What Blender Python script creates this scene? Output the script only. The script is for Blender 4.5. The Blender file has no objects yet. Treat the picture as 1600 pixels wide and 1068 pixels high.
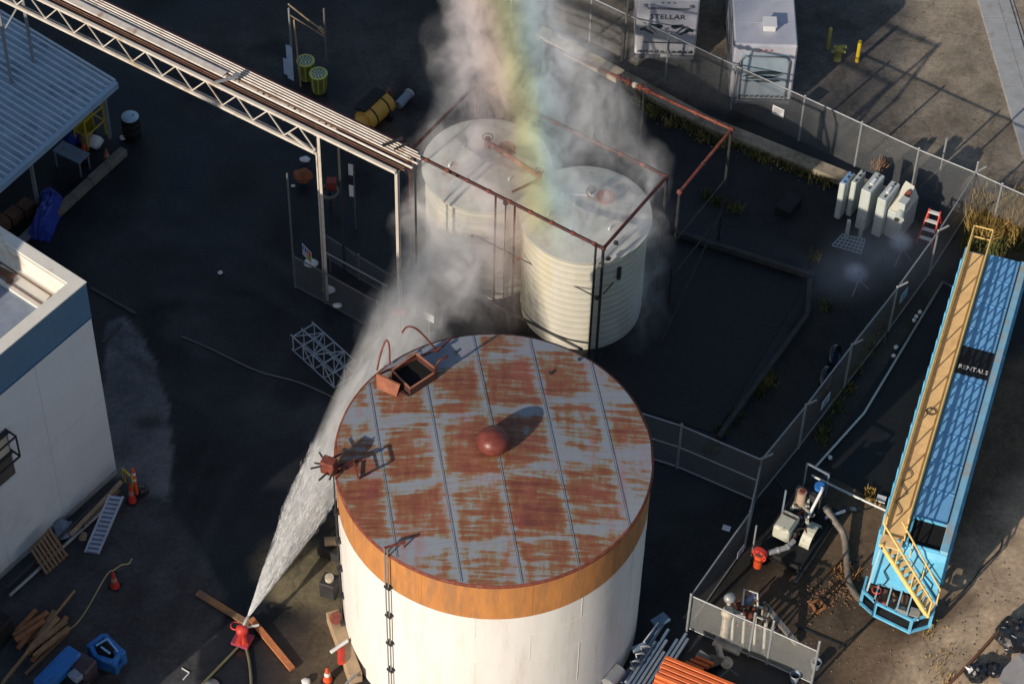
import bpy, bmesh, math, random
import numpy as np
from mathutils import Vector as V, Matrix

random.seed(7); np.random.seed(7)
rad = math.radians
# ------------------------------------------------------------------ camera
TH, RO, FPX, CAMH = 0.8667905, 0.0292984, 3927.88, 65.0
sc = bpy.context.scene
cam_d = bpy.data.cameras.new('camera'); cam = bpy.data.objects.new('camera', cam_d)
sc.collection.objects.link(cam); sc.camera = cam
cam_d.sensor_width = 36.0; cam_d.lens = FPX / 1600 * 36.0
cam_d.clip_start = 1.0; cam_d.clip_end = 3000.0
_fwd = V((0, math.cos(TH), -math.sin(TH))); _up0 = V((0, math.sin(TH), math.cos(TH))); _rt0 = V((1, 0, 0))
_rt = math.cos(RO) * _rt0 + math.sin(RO) * _up0
_up = -math.sin(RO) * _rt0 + math.cos(RO) * _up0
cam.matrix_world = Matrix(((_rt.x, _up.x, -_fwd.x, 0), (_rt.y, _up.y, -_fwd.y, 0), (_rt.z, _up.z, -_fwd.z, CAMH), (0, 0, 0, 1)))

# ------------------------------------------------------------------ daylight
SUN_AZ, SUN_EL = 220.0, 22.0
world = bpy.data.worlds.new('World'); sc.world = world; world.use_nodes = True
wn = world.node_tree.nodes; wl = world.node_tree.links
sky = wn.new('ShaderNodeTexSky'); sky.sky_type = 'NISHITA'; sky.sun_disc = False
sky.sun_elevation = rad(SUN_EL); sky.sun_rotation = rad(SUN_AZ)
wl.new(sky.outputs['Color'], wn['Background'].inputs['Color'])
wn['Background'].inputs['Strength'].default_value = 0.105
sun_d = bpy.data.lights.new('sun', 'SUN'); sun_d.energy = 4.8; sun_d.angle = rad(0.53); sun_d.color = (1.0, 0.88, 0.73)
sun = bpy.data.objects.new('sun', sun_d); sc.collection.objects.link(sun)
_a, _e = rad(SUN_AZ), rad(SUN_EL)
sdir = V((math.sin(_a) * math.cos(_e), math.cos(_a) * math.cos(_e), math.sin(_e)))   # towards the sun
sun.rotation_euler = sdir.to_track_quat('Z', 'Y').to_euler()
sun.location = (0, 0, 80)
sc.view_settings.view_transform = 'Standard'; sc.view_settings.look = 'None'
sc.view_settings.exposure = 0.0; sc.view_settings.gamma = 1.0; sc.view_settings.use_curve_mapping = False
cy = sc.cycles
cy.use_denoising = True; cy.max_bounces = 6; cy.diffuse_bounces = 2; cy.glossy_bounces = 2
cy.transparent_max_bounces = 12; cy.volume_bounces = 2; cy.volume_step_rate = 1.4; cy.volume_max_steps = 128
cy.caustics_reflective = False; cy.caustics_refractive = False

# ------------------------------------------------------------------ measuring: a picture point at a known height is a place
def G(px, py, z=0.0):
    x = (px - 800) / FPX; y = -(py - 534) / FPX
    d = _fwd + _rt * x + _up * y
    t = (z - CAMH) / d.z
    return V((d.x * t, d.y * t, z))
def az(a):
    a = rad(a); return V((math.sin(a), math.cos(a), 0))

# ------------------------------------------------------------------ materials
MATS = {}
def _n(nt, t, **kw):
    n = nt.nodes.new(t)
    for k, v in kw.items():
        if k in n.inputs: n.inputs[k].default_value = v
        else: setattr(n, k, v)
    return n
def ramp(nt, stops):
    r = nt.nodes.new('ShaderNodeValToRGB'); e = r.color_ramp.elements
    while len(e) < len(stops): e.new(0.5)
    for el, (p, c) in zip(e, stops):
        el.position = p; el.color = (*c, 1) if len(c) == 3 else (c[0], c[0], c[0], 1)
    return r
def mixc(nt, fac, a, b):
    m = nt.nodes.new('ShaderNodeMix'); m.data_type = 'RGBA'
    for s, v in ((0, fac), (6, a), (7, b)):
        if isinstance(v, bpy.types.NodeSocket): nt.links.new(v, m.inputs[s])
        else: m.inputs[s].default_value = v if s == 0 else (*v, 1)
    return m.outputs[2]
def mat(name, col, rough=0.6, metal=0.0, var=0.25, scale=2.5, dirt=None, damt=0.5, dscale=1.3, bump=0.15, stretch=(1, 1, 1), spec=0.4):
    if name in MATS: return MATS[name]
    m = bpy.data.materials.new(name); m.use_nodes = True; nt = m.node_tree
    b = nt.nodes['Principled BSDF']; L = nt.links
    tc = nt.nodes.new('ShaderNodeTexCoord'); mp = _n(nt, 'ShaderNodeMapping'); mp.inputs['Scale'].default_value = stretch
    L.new(tc.outputs['Object'], mp.inputs['Vector'])
    no = _n(nt, 'ShaderNodeTexNoise', Scale=scale, Detail=6.0, Roughness=0.65); L.new(mp.outputs[0], no.inputs['Vector'])
    lo = tuple(max(0, c * (1 - var)) for c in col); hi = tuple(min(1, c * (1 + var)) for c in col)
    r = ramp(nt, [(0.3, lo), (0.7, hi)]); L.new(no.outputs['Fac'], r.inputs['Fac'])
    out = r.outputs['Color']
    if dirt:
        n2 = _n(nt, 'ShaderNodeTexNoise', Scale=dscale, Detail=8.0, Roughness=0.7); L.new(mp.outputs[0], n2.inputs['Vector'])
        r2 = ramp(nt, [(0.62 - damt * 0.3, (0,)), (0.72 - damt * 0.2, (1,))]); L.new(n2.outputs['Fac'], r2.inputs['Fac'])
        mm = nt.nodes.new('ShaderNodeMath'); mm.operation = 'MULTIPLY'; mm.inputs[1].default_value = 0.85
        L.new(r2.outputs['Color'], mm.inputs[0])
        out = mixc(nt, mm.outputs[0], out, dirt)
    L.new(out, b.inputs['Base Color'])
    b.inputs['Roughness'].default_value = rough; b.inputs['Metallic'].default_value = metal
    b.inputs['Specular IOR Level'].default_value = spec
    if bump:
        n3 = _n(nt, 'ShaderNodeTexNoise', Scale=scale * 7, Detail=4.0); L.new(mp.outputs[0], n3.inputs['Vector'])
        bp = _n(nt, 'ShaderNodeBump', Strength=bump, Distance=0.02); L.new(n3.outputs['Fac'], bp.inputs['Height'])
        L.new(bp.outputs[0], b.inputs['Normal'])
    MATS[name] = m; return m

WHITE = mat('white_paint', (0.72, 0.70, 0.67), 0.5, var=0.06, dirt=(0.45, 0.42, 0.38), damt=0.05)
TANKWHITE = mat('tank_white_paint', (0.78, 0.75, 0.72), 0.55, var=0.06, scale=0.8, dirt=(0.66, 0.62, 0.55), damt=0.32, dscale=0.7, stretch=(3, 3, 0.35), bump=0.05)
OCHRE = mat('ochre_band_paint', (0.50, 0.215, 0.07), 0.6, var=0.14, scale=1.4, dirt=(0.34, 0.17, 0.08), damt=0.5, dscale=1.1, stretch=(3, 3, 0.5), bump=0.05)
RUSTRED = mat('rusty_red_steel', (0.17, 0.042, 0.028), 0.75, var=0.45, scale=6, dirt=(0.30, 0.13, 0.09), damt=0.25)
DARKRED = mat('dark_red_pipe_paint', (0.055, 0.014, 0.013), 0.6, var=0.5, scale=4, dirt=(0.20, 0.08, 0.06), damt=0.2)
DARKSTEEL = mat('dark_steel', (0.03, 0.03, 0.032), 0.6, var=0.4)
BLACK = mat('black_rubber', (0.012, 0.012, 0.013), 0.75, var=0.3)
GALV = mat('galvanised_steel', (0.32, 0.33, 0.34), 0.45, 0.35, var=0.15, scale=9)
CREAM = mat('cream_pipe_paint', (0.66, 0.59, 0.52), 0.55, var=0.15, scale=3, dirt=(0.34, 0.18, 0.10), damt=0.2)
TRUSSCREAM = mat('cream_truss_paint', (0.60, 0.54, 0.47), 0.55, var=0.12, dirt=(0.40, 0.29, 0.18), damt=0.3)
BROWNPIPE = mat('brown_pipe', (0.16, 0.075, 0.045), 0.7, var=0.35)
WOOD = mat('weathered_wood', (0.20, 0.125, 0.075), 0.8, var=0.4, scale=5, stretch=(6, 6, 1))
WOODRED = mat('red_brown_timber', (0.30, 0.135, 0.062), 0.8, var=0.35, scale=4)
WOODPALE = mat('pale_timber', (0.34, 0.25, 0.16), 0.8, var=0.3, scale=4)
CONC = mat('concrete', (0.34, 0.33, 0.31), 0.9, var=0.2, scale=4, dirt=(0.2, 0.18, 0.15), damt=0.4)
CURBC = mat('sunlit_curb_concrete', (0.30, 0.25, 0.18), 0.9, var=0.3, scale=2, dirt=(0.14, 0.11, 0.07), damt=0.5)  # curb concrete with the sunlight put into its colour
BLUE = mat('light_blue_steel', (0.13, 0.46, 0.70), 0.45, var=0.15, scale=2, dirt=(0.16, 0.36, 0.50), damt=0.35, dscale=3, bump=0.05)
BLUEROOF = mat('blue_tank_roof', (0.17, 0.42, 0.72), 0.4, var=0.12, scale=2, dirt=(0.05, 0.15, 0.30), damt=0.12, dscale=4, bump=0.05)
BLUERAIL = mat('pale_blue_worn_paint', (0.22, 0.46, 0.62), 0.5, var=0.15, scale=2, dirt=(0.40, 0.33, 0.26), damt=0.45, dscale=1.5)
YELLOW = mat('yellow_walkway_paint', (0.84, 0.57, 0.27), 0.55, var=0.15, scale=3, dirt=(0.66, 0.40, 0.20), damt=0.25)
YRAIL = mat('yellow_rail_paint', (0.80, 0.55, 0.20), 0.5, var=0.1)
BANDBLUE = mat('blue_parapet_paint', (0.075, 0.17, 0.29), 0.6, var=0.1, scale=1.5)
WALLWHITE = mat('white_wall_paint', (0.62, 0.65, 0.69), 0.7, var=0.05, scale=0.6, dirt=(0.55, 0.57, 0.61), damt=0.2, dscale=0.5, bump=0.03)
PARAPET = mat('cream_parapet_membrane', (0.74, 0.70, 0.62), 0.6, var=0.06, scale=2, dirt=(0.45, 0.36, 0.27), damt=0.15)
ROOFBLUE = mat('grey_blue_roof', (0.23, 0.27, 0.34), 0.7, var=0.15, scale=2, dirt=(0.30, 0.34, 0.40), damt=0.4)  # flat roof colour, cooler than the cream strip at its edge
CANOPY = mat('canopy_blue_sheet', (0.27, 0.38, 0.47), 0.5, var=0.2, scale=1.2, dirt=(0.12, 0.18, 0.25), damt=0.35, dscale=1.0)
CANOPYRIB = mat('canopy_rib_sheet', (0.52, 0.62, 0.70), 0.45, var=0.1)
FASCIA = mat('canopy_fascia_blue', (0.30, 0.43, 0.57), 0.5, var=0.08)
PVC = mat('white_plastic_pipe', (0.62, 0.62, 0.60), 0.4, var=0.08)
RUBBER = mat('grey_suction_hose', (0.17, 0.145, 0.12), 0.6, var=0.3, scale=8)
ORANGE = mat('orange_steel', (0.72, 0.155, 0.04), 0.5, var=0.15, scale=3)
CONEO = mat('orange_plastic', (0.75, 0.10, 0.03), 0.5, var=0.1)
CONER = mat('faded_red_plastic', (0.55, 0.04, 0.03), 0.5, var=0.15)
REFLW = mat('white_sleeve', (0.7, 0.7, 0.7), 0.4, var=0.05)
RED = mat('bright_red_paint', (0.55, 0.05, 0.035), 0.45, var=0.2)
TARPBLUE = mat('blue_tarp', (0.02, 0.045, 0.30), 0.5, var=0.3)
MACHBLUE = mat('machine_blue_paint', (0.03, 0.17, 0.50), 0.45, var=0.15, dirt=(0.03, 0.09, 0.2), damt=0.3)
MACHY = mat('machine_yellow', (0.52, 0.29, 0.05), 0.5, var=0.15, dirt=(0.2, 0.12, 0.05), damt=0.25)
SAFY = mat('safety_yellow', (0.60, 0.42, 0.03), 0.5, var=0.12)
LIME = mat('lime_plastic', (0.47, 0.52, 0.13), 0.55, var=0.12)
RADIA = mat('transformer_cream', (0.44, 0.48, 0.46), 0.5, var=0.07, dirt=(0.38, 0.42, 0.42), damt=0.2)
GREYBLUE = mat('grey_blue_steel', (0.20, 0.25, 0.32), 0.5, 0.1, var=0.2, scale=5)
RVWHITE = mat('caravan_white', (0.50, 0.50, 0.55), 0.4, var=0.05, scale=1, dirt=(0.45, 0.46, 0.52), damt=0.3, dscale=1.2, bump=0.02)
RVGREY = mat('caravan_grey_trim', (0.16, 0.17, 0.19), 0.5, var=0.15)
RVFRONT = mat('caravan_front_panel', (0.34, 0.42, 0.48), 0.4, var=0.08, bump=0.02)
DECAL = mat('caravan_dark_graphics', (0.035, 0.05, 0.06), 0.5, var=0.2, bump=0)
SIGNW = mat('white_sign_board', (0.70, 0.70, 0.70), 0.5, var=0.08)
PUMPG = mat('pump_grey_green_paint', (0.46, 0.46, 0.38), 0.5, var=0.12, dirt=(0.15, 0.13, 0.1), damt=0.3, dscale=4)
DULLCREAM = mat('dirty_cream_valve_paint', (0.50, 0.44, 0.35), 0.6, var=0.25, scale=6, dirt=(0.2, 0.13, 0.08), damt=0.3, dscale=5)
RTANK = mat('cream_tank_coating', (0.50, 0.485, 0.42), 0.55, var=0.08, scale=1.2, dirt=(0.50, 0.46, 0.34), damt=0.35, dscale=1.0, stretch=(1, 1, 0.3))
RTOP = mat('grey_tank_top', (0.42, 0.43, 0.40), 0.6, var=0.15, scale=1.5, dirt=(0.34, 0.24, 0.20), damt=0.3)
BAGBLACK = mat('shiny_black_plastic', (0.015, 0.015, 0.018), 0.22, var=0.2, spec=0.8)
INTERIOR = mat('dark_interior', (0.006, 0.006, 0.006), 0.9, var=0.1)
LETTERK = mat('black_lettering', (0.02, 0.02, 0.02), 0.6, var=0.05, bump=0)
LETTERW = mat('white_lettering', (0.75, 0.72, 0.66), 0.6, var=0.05, bump=0)

def m_roof():
    """rust burning through grey-blue paint, plate by plate: bare at the middle of a plate, paint left along the seams"""
    m = bpy.data.materials.new('rusted_roof_plate'); m.use_nodes = True; nt = m.node_tree; L = nt.links
    b = nt.nodes['Principled BSDF']
    uv = nt.nodes.new('ShaderNodeUVMap'); uv.uv_map = 'UVMap'
    tc = nt.nodes.new('ShaderNodeTexCoord')
    sx = nt.nodes.new('ShaderNodeSeparateXYZ'); L.new(uv.outputs[0], sx.inputs[0])
    def edge(o, w):
        a = _n(nt, 'ShaderNodeMath', operation='SUBTRACT'); L.new(o, a.inputs[0]); a.inputs[1].default_value = 0.5
        c = _n(nt, 'ShaderNodeMath', operation='ABSOLUTE'); L.new(a.outputs[0], c.inputs[0])
        r = _n(nt, 'ShaderNodeMapRange'); L.new(c.outputs[0], r.inputs[0]); r.inputs[1].default_value = 0.5 - w; r.inputs[2].default_value = 0.5
        r.inputs[3].default_value = 0.0; r.inputs[4].default_value = 1.0
        return r.outputs[0]
    ex, ey = edge(sx.outputs[0], 0.16), edge(sx.outputs[1], 0.17)
    mx = _n(nt, 'ShaderNodeMath', operation='MAXIMUM'); L.new(ex, mx.inputs[0]); L.new(ey, mx.inputs[1])
    # streaks that run across the plates
    mp = _n(nt, 'ShaderNodeMapping'); mp.inputs['Rotation'].default_value = (0, 0, rad(-12)); mp.inputs['Scale'].default_value = (0.45, 3.6, 1)
    L.new(tc.outputs['Object'], mp.inputs['Vector'])
    st = _n(nt, 'ShaderNodeTexNoise', Scale=1.9, Detail=6.0, Roughness=0.60, Distortion=0.35); L.new(mp.outputs[0], st.inputs['Vector'])
    mp2 = _n(nt, 'ShaderNodeMapping'); mp2.inputs['Scale'].default_value = (2.6, 0.8, 1); mp2.inputs['Rotation'].default_value = (0, 0, rad(-8)); L.new(tc.outputs['Object'], mp2.inputs['Vector'])
    st2 = _n(nt, 'ShaderNodeTexNoise', Scale=1.5, Detail=7.0, Roughness=0.7); L.new(mp2.outputs[0], st2.inputs['Vector'])
    big = _n(nt, 'ShaderNodeTexNoise', Scale=0.42, Detail=3.0, Roughness=0.5); L.new(tc.outputs['Object'], big.inputs['Vector'])
    def mul(o, k, add=0.0):
        q = _n(nt, 'ShaderNodeMath', operation='MULTIPLY_ADD'); L.new(o, q.inputs[0]); q.inputs[1].default_value = k; q.inputs[2].default_value = add
        return q.outputs[0]
    def add(a, c):
        q = _n(nt, 'ShaderNodeMath', operation='ADD'); L.new(a, q.inputs[0]); L.new(c, q.inputs[1]); return q.outputs[0]
    at = nt.nodes.new('ShaderNodeAttribute'); at.attribute_name = 'rustiness'
    v = add(add(mul(st.outputs['Fac'], 1.5), mul(st2.outputs['Fac'], 0.95)), add(mul(mx.outputs[0], -0.40, -0.035), mul(big.outputs['Fac'], 1.1, -1.18)))
    fine = _n(nt, 'ShaderNodeTexNoise', Scale=9.0, Detail=6.0, Roughness=0.75); L.new(tc.outputs['Object'], fine.inputs['Vector'])
    v = add(add(v, at.outputs['Fac']), mul(fine.outputs['Fac'], 0.22, -0.11))
    r = ramp(nt, [(0.28, (0.235, 0.26, 0.30)), (0.42, (0.235, 0.235, 0.225)), (0.50, (0.22, 0.165, 0.105)), (0.60, (0.225, 0.100, 0.048)), (0.80, (0.190, 0.064, 0.034)), (1.0, (0.14, 0.042, 0.030))])
    L.new(v, r.inputs['Fac'])
    # pinkish primer stains
    pk = _n(nt, 'ShaderNodeTexNoise', Scale=0.8, Detail=6.0, Roughness=0.7); L.new(mp2.outputs[0], pk.inputs['Vector'])
    rp = ramp(nt, [(0.50, (0,)), (0.72, (0.5,))]); L.new(pk.outputs['Fac'], rp.inputs['Fac'])
    c = mixc(nt, rp.outputs['Color'], r.outputs['Color'], (0.33, 0.085, 0.075))
    L.new(c, b.inputs['Base Color']); b.inputs['Roughness'].default_value = 0.6
    bp = _n(nt, 'ShaderNodeBump', Strength=0.3, Distance=0.02); L.new(st.outputs['Fac'], bp.inputs['Height']); L.new(bp.outputs[0], b.inputs['Normal'])
    return m
ROOFPLATE = m_roof()

def m_chain(name, col, wire=0.10, pitch=0.06):
    m = bpy.data.materials.new(name); m.use_nodes = True; nt = m.node_tree; L = nt.links
    b = nt.nodes['Principled BSDF']; b.inputs['Base Color'].default_value = (*col, 1); b.inputs['Roughness'].default_value = 0.5; b.inputs['Metallic'].default_value = 0.2
    uv = nt.nodes.new('ShaderNodeUVMap'); uv.uv_map = 'UVMap'; sx = nt.nodes.new('ShaderNodeSeparateXYZ'); L.new(uv.outputs[0], sx.inputs[0])
    outs = []
    for op in ('ADD', 'SUBTRACT'):
        a = _n(nt, 'ShaderNodeMath', operation=op); L.new(sx.outputs[0], a.inputs[0]); L.new(sx.outputs[1], a.inputs[1])
        d = _n(nt, 'ShaderNodeMath', operation='DIVIDE'); L.new(a.outputs[0], d.inputs[0]); d.inputs[1].default_value = pitch
        f = _n(nt, 'ShaderNodeMath', operation='FRACT'); L.new(d.outputs[0], f.inputs[0])
        g = _n(nt, 'ShaderNodeMath', operation='LESS_THAN'); L.new(f.outputs[0], g.inputs[0]); g.inputs[1].default_value = wire
        outs.append(g.outputs[0])
    mx = _n(nt, 'ShaderNodeMath', operation='MAXIMUM'); L.new(outs[0], mx.inputs[0]); L.new(outs[1], mx.inputs[1])
    L.new(mx.outputs[0], b.inputs['Alpha'])
    return m
CHAIN = m_chain('chain_link_wire', (0.24, 0.25, 0.26), 0.13)
CHAINRUST = m_chain('rusty_chain_link_wire', (0.30, 0.22, 0.18), 0.17)
CHAINDENSE = m_chain('close_chain_link_wire', (0.42, 0.44, 0.44), 0.17, 0.05)

# ------------------------------------------------------------------ building shapes
C = sc.collection
class B:
    def __init__(s): s.v = []; s.f = []; s.sm = []; s.uv = None
    def add(s, vs, fs, smooth=False):
        o = len(s.v); s.v += [V(x) for x in vs]; s.f += [tuple(i + o for i in f) for f in fs]; s.sm += [smooth] * len(fs); return s
    def hexa(s, p):   # 8 corners: bottom ring 0-3, top ring 4-7 (counter-clockwise seen from above)
        return s.add(p, [(3, 2, 1, 0), (4, 5, 6, 7), (0, 1, 5, 4), (1, 2, 6, 5), (2, 3, 7, 6), (3, 0, 4, 7)])
    def box(s, c, size, yaw=0.0, R=None):
        c = V(c); h = [x / 2 for x in size]
        if R is None: R = Matrix.Rotation(-rad(yaw), 3, 'Z')     # yaw = bearing of the local y axis
        pts = [(-1, -1, -1), (1, -1, -1), (1, 1, -1), (-1, 1, -1), (-1, -1, 1), (1, -1, 1), (1, 1, 1), (-1, 1, 1)]
        return s.hexa([c + R @ V((a * h[0], b * h[1], d * h[2])) for a, b, d in pts])
    def beam(s, p, q, w, h=None, up=(0, 0, 1)):
        p, q = V(p), V(q); h = h or w; d = (q - p)
        if d.length < 1e-6: return s
        d.normalize(); u = V(up)
        if abs(d.dot(u)) > 0.98: u = V((0, 1, 0))
        x = d.cross(u).normalized(); z = x.cross(d)
        a = [(-1, -1), (1, -1), (1, 1), (-1, 1)]
        ps = [p + x * (i * w / 2) + z * (j * h / 2) for i, j in a] + [q + x * (i * w / 2) + z * (j * h / 2) for i, j in a]
        return s.add(ps, [(0, 1, 2, 3), (7, 6, 5, 4), (1, 0, 4, 5), (2, 1, 5, 6), (3, 2, 6, 7), (0, 3, 7, 4)])
    def cyl(s, p, q, r, r2=None, n=12, caps=True, smooth=True):
        p, q = V(p), V(q); r2 = r if r2 is None else r2; d = (q - p).normalized()
        u = V((0, 0, 1)) if abs(d.z) < 0.95 else V((1, 0, 0)); x = d.cross(u).normalized(); y = d.cross(x)
        ps = []
        for c, rr in ((p, r), (q, r2)):
            ps += [c + x * (rr * math.cos(2 * math.pi * i / n)) + y * (rr * math.sin(2 * math.pi * i / n)) for i in range(n)]
        s.add(ps, [(i, (i + 1) % n, n + (i + 1) % n, n + i) for i in range(n)], smooth)
        if caps: s.add(ps, [tuple(range(n))[::-1], tuple(range(n, 2 * n))])
        return s
    def tube(s, path, r, n=8, closed=False):
        path = [V(p) for p in path]; rings = []; k = len(path); px = None
        for i, p in enumerate(path):
            a = path[i - 1] if (i > 0 or closed) else p; b = path[(i + 1) % k] if (i < k - 1 or closed) else p
            d = (b - a).normalized()
            if px is None:
                u = V((0, 0, 1)) if abs(d.z) < 0.9 else V((1, 0, 0)); x = d.cross(u).normalized()
            else:
                x = (px - d * px.dot(d)).normalized()
            px = x; y = d.cross(x)
            rr = r[i] if isinstance(r, (list, tuple)) else r
            rings.append([p + x * (rr * math.cos(2 * math.pi * j / n)) + y * (rr * math.sin(2 * math.pi * j / n)) for j in range(n)])
        vs = [v for g in rings for v in g]; fs = []
        for i in range(k if closed else k - 1):
            a = i * n; b = ((i + 1) % k) * n
            fs += [(a + j, a + (j + 1) % n, b + (j + 1) % n, b + j) for j in range(n)]
        s.add(vs, fs, True)
        if not closed: s.add(vs, [tuple(range(n))[::-1], tuple(range((k - 1) * n, k * n))])
        return s
    def lathe(s, prof, c, n=32, smooth=True, a0=0.0, a1=2 * math.pi):
        c = V(c); full = abs(a1 - a0 - 2 * math.pi) < 1e-6; m = n if full else n + 1; vs = []
        for r, z in prof:
            for j in range(m):
                a = a0 + (a1 - a0) * j / n
                vs.append(c + V((r * math.cos(a), r * math.sin(a), z)))
        fs = []
        for i in range(len(prof) - 1):
            for j in range(n):
                k = (j + 1) % m
                fs.append((i * m + j, i * m + k, (i + 1) * m + k, (i + 1) * m + j))
        return s.add(vs, fs, smooth)
    def prism(s, poly, z0, z1):
        n = len(poly); vs = [V((p[0], p[1], z0)) for p in poly] + [V((p[0], p[1], z1)) for p in poly]
        area = sum(poly[i][0] * poly[(i + 1) % n][1] - poly[(i + 1) % n][0] * poly[i][1] for i in range(n))
        b, t = tuple(range(n)), tuple(range(n, 2 * n))
        if area > 0: fs = [b[::-1], t] + [(i, (i + 1) % n, n + (i + 1) % n, n + i) for i in range(n)]
        else: fs = [b, t[::-1]] + [((i + 1) % n, i, n + i, n + (i + 1) % n) for i in range(n)]
        return s.add(vs, fs)
    def slab(s, pts, t=0.01):   # a flat polygon in space given thickness t along its normal
        pts = [V(p) for p in pts]; nn = (pts[1] - pts[0]).cross(pts[-1] - pts[0]).normalized() * t; n = len(pts)
        return s.add(pts + [p + nn for p in pts], [tuple(range(n))[::-1], tuple(range(n, 2 * n))] + [(i, (i + 1) % n, n + (i + 1) % n, n + i) for i in range(n)])
    def blob(s, c, r, n=1, jit=0.25, sq=(1, 1, 1)):
        bm = bmesh.new(); bmesh.ops.create_icosphere(bm, subdivisions=n, radius=1)
        vs = [V(c) + V((v.co.x * sq[0], v.co.y * sq[1], v.co.z * sq[2])) * (r * (1 + random.uniform(-jit, jit))) for v in bm.verts]
        fs = [tuple(v.index for v in f.verts) for f in bm.faces]; bm.free()
        return s.add(vs, fs, jit < 0.2)
WM = {}
def thing(name, label, cat, loc=(0, 0, 0), group=None):
    o = bpy.data.objects.new(name, None); C.objects.link(o); o.location = V(loc); o.empty_display_size = 0.3
    WM[o.name] = Matrix.Translation(V(loc)); o['label'] = label; o['category'] = cat
    if group: o['group'] = group
    return o
def wm(o): return WM[o.name] if o is not None else Matrix.Identity(4)
def obj(name, b, m, parent=None, bevel=0.0, label=None, kind=None, **kw):
    me = bpy.data.meshes.new(name); M = wm(parent); inv = M.inverted()
    me.from_pydata([tuple(inv @ v) for v in b.v], [], b.f)
    me.polygons.foreach_set('use_smooth', b.sm)
    if b.uv is not None:
        u = me.uv_layers.new(name='UVMap'); u.data.foreach_set('uv', np.array(b.uv, dtype=np.float32).ravel())
    me.materials.append(m); me.update()
    o = bpy.data.objects.new(name, me); C.objects.link(o); WM[o.name] = M
    if parent is not None: o.parent = parent
    if bevel:
        bv = o.modifiers.new('edge', 'BEVEL'); bv.width = bevel; bv.segments = 1; bv.limit_method = 'ANGLE'
    if label: o['label'] = label
    if kind: o['kind'] = kind
    for k, v in kw.items(): o[k] = v
    return o
def tag(o, label, cat, group=None):
    o['label'] = label; o['category'] = cat
    if group: o['group'] = group
    return o
def single(name, b, m, label, cat, group=None, bevel=0.0):
    """a thing that is one mesh; its origin is put at its base"""
    lo = V((min(v.x for v in b.v), min(v.y for v in b.v), min(v.z for v in b.v))); hi = V((max(v.x for v in b.v), max(v.y for v in b.v), 0))
    c = V(((lo.x + hi.x) / 2, (lo.y + hi.y) / 2, lo.z))
    for v in b.v: v -= c
    o = obj(name, b, m, None, bevel); o.location = c; WM[o.name] = Matrix.Translation(c)
    return tag(o, label, cat, group)
def piece(name, me, M, parent):
    o = bpy.data.objects.new(name, me); C.objects.link(o); o.parent = parent
    o.matrix_basis = wm(parent).inverted() @ M; WM[o.name] = M
    return o
def mesh_of(name, b, m):
    me = bpy.data.meshes.new(name); me.from_pydata([tuple(v) for v in b.v], [], b.f); me.polygons.foreach_set('use_smooth', b.sm); me.materials.append(m); return me
def copy_tree(root, loc, rz=0.0, label=None, scale=None):
    def cp(o, par):
        c = o.copy(); C.objects.link(c); c.parent = par
        for ch in kids.get(o, []): cp(ch, c)
        return c
    kids = {}
    for o in bpy.data.objects:
        if o.parent is not None: kids.setdefault(o.parent, []).append(o)
    r = cp(root, None); r.location = V(loc); r.rotation_euler = (0, 0, rz)
    if scale: r.scale = scale
    WM[r.name] = Matrix.Translation(V(loc)) @ Matrix.Rotation(rz, 4, 'Z')
    if label: r['label'] = label
    return r
def text(name, s, size, M, m, parent, align='CENTER', ext=0.003, sx=1.0):
    cu = bpy.data.curves.new(name, 'FONT'); cu.body = s; cu.size = size; cu.extrude = ext; cu.align_x = align; cu.align_y = 'CENTER'
    cu.materials.append(m); cu.resolution_u = 2
    tmp = bpy.data.objects.new('tmp', cu); C.objects.link(tmp); dg = bpy.context.evaluated_depsgraph_get()
    me = bpy.data.meshes.new_from_object(tmp.evaluated_get(dg)); me.name = name; bpy.data.objects.remove(tmp)
    o = bpy.data.objects.new(name, me); C.objects.link(o); o.parent = parent; o['kind'] = 'stuff'
    o.matrix_basis = wm(parent).inverted() @ M @ Matrix.Diagonal((sx, 1, 1, 1)); WM[o.name] = M
    return o
def frameM(o, x, y):   # matrix with the local x axis along x and the local y axis along y
    x = V(x).normalized(); y = V(y); y = (y - x * y.dot(x)).normalized(); z = x.cross(y); o = V(o)
    return Matrix(((x.x, y.x, z.x, o.x), (x.y, y.y, z.y, o.y), (x.z, y.z, z.z, o.z), (0, 0, 0, 1)))
# ================================================================== GROUND
def sdist(P, poly):   # signed distance to a polygon (negative inside)
    d = np.full(len(P), 1e9); inside = np.zeros(len(P), bool); n = len(poly)
    for i in range(n):
        a = np.array(poly[i]); b = np.array(poly[(i + 1) % n]); ab = b - a
        t = np.clip(((P - a) @ ab) / (ab @ ab), 0, 1); q = a + t[:, None] * ab
        d = np.minimum(d, np.hypot(*(P - q).T))
        c = ((a[1] > P[:, 1]) != (b[1] > P[:, 1])) & (P[:, 0] < (b[0] - a[0]) * (P[:, 1] - a[1]) / (b[1] - a[1] + 1e-12) + a[0])
        inside ^= c
    return np.where(inside, -d, d)
def gp(*ps): return [tuple(G(x, y)[:2]) for x, y in ps]
def vnoise(P, s, seed):
    rng = np.random.RandomState(seed); T = rng.rand(64, 64); q = P * s; i = np.floor(q).astype(int); f = q - i; f = f * f * (3 - 2 * f)
    g = lambda a, b: T[(i[:, 0] + a) % 64, (i[:, 1] + b) % 64]
    return (g(0, 0) * (1 - f[:, 0]) + g(1, 0) * f[:, 0]) * (1 - f[:, 1]) + (g(0, 1) * (1 - f[:, 0]) + g(1, 1) * f[:, 0]) * f[:, 1] - 0.5
nx, ny = 300, 310; X0, X1, Y0, Y1 = -24.0, 24.0, 36.0, 84.0
gx, gy = np.meshgrid(np.linspace(X0, X1, nx), np.linspace(Y0, Y1, ny)); P = np.c_[gx.ravel(), gy.ravel()]
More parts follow.
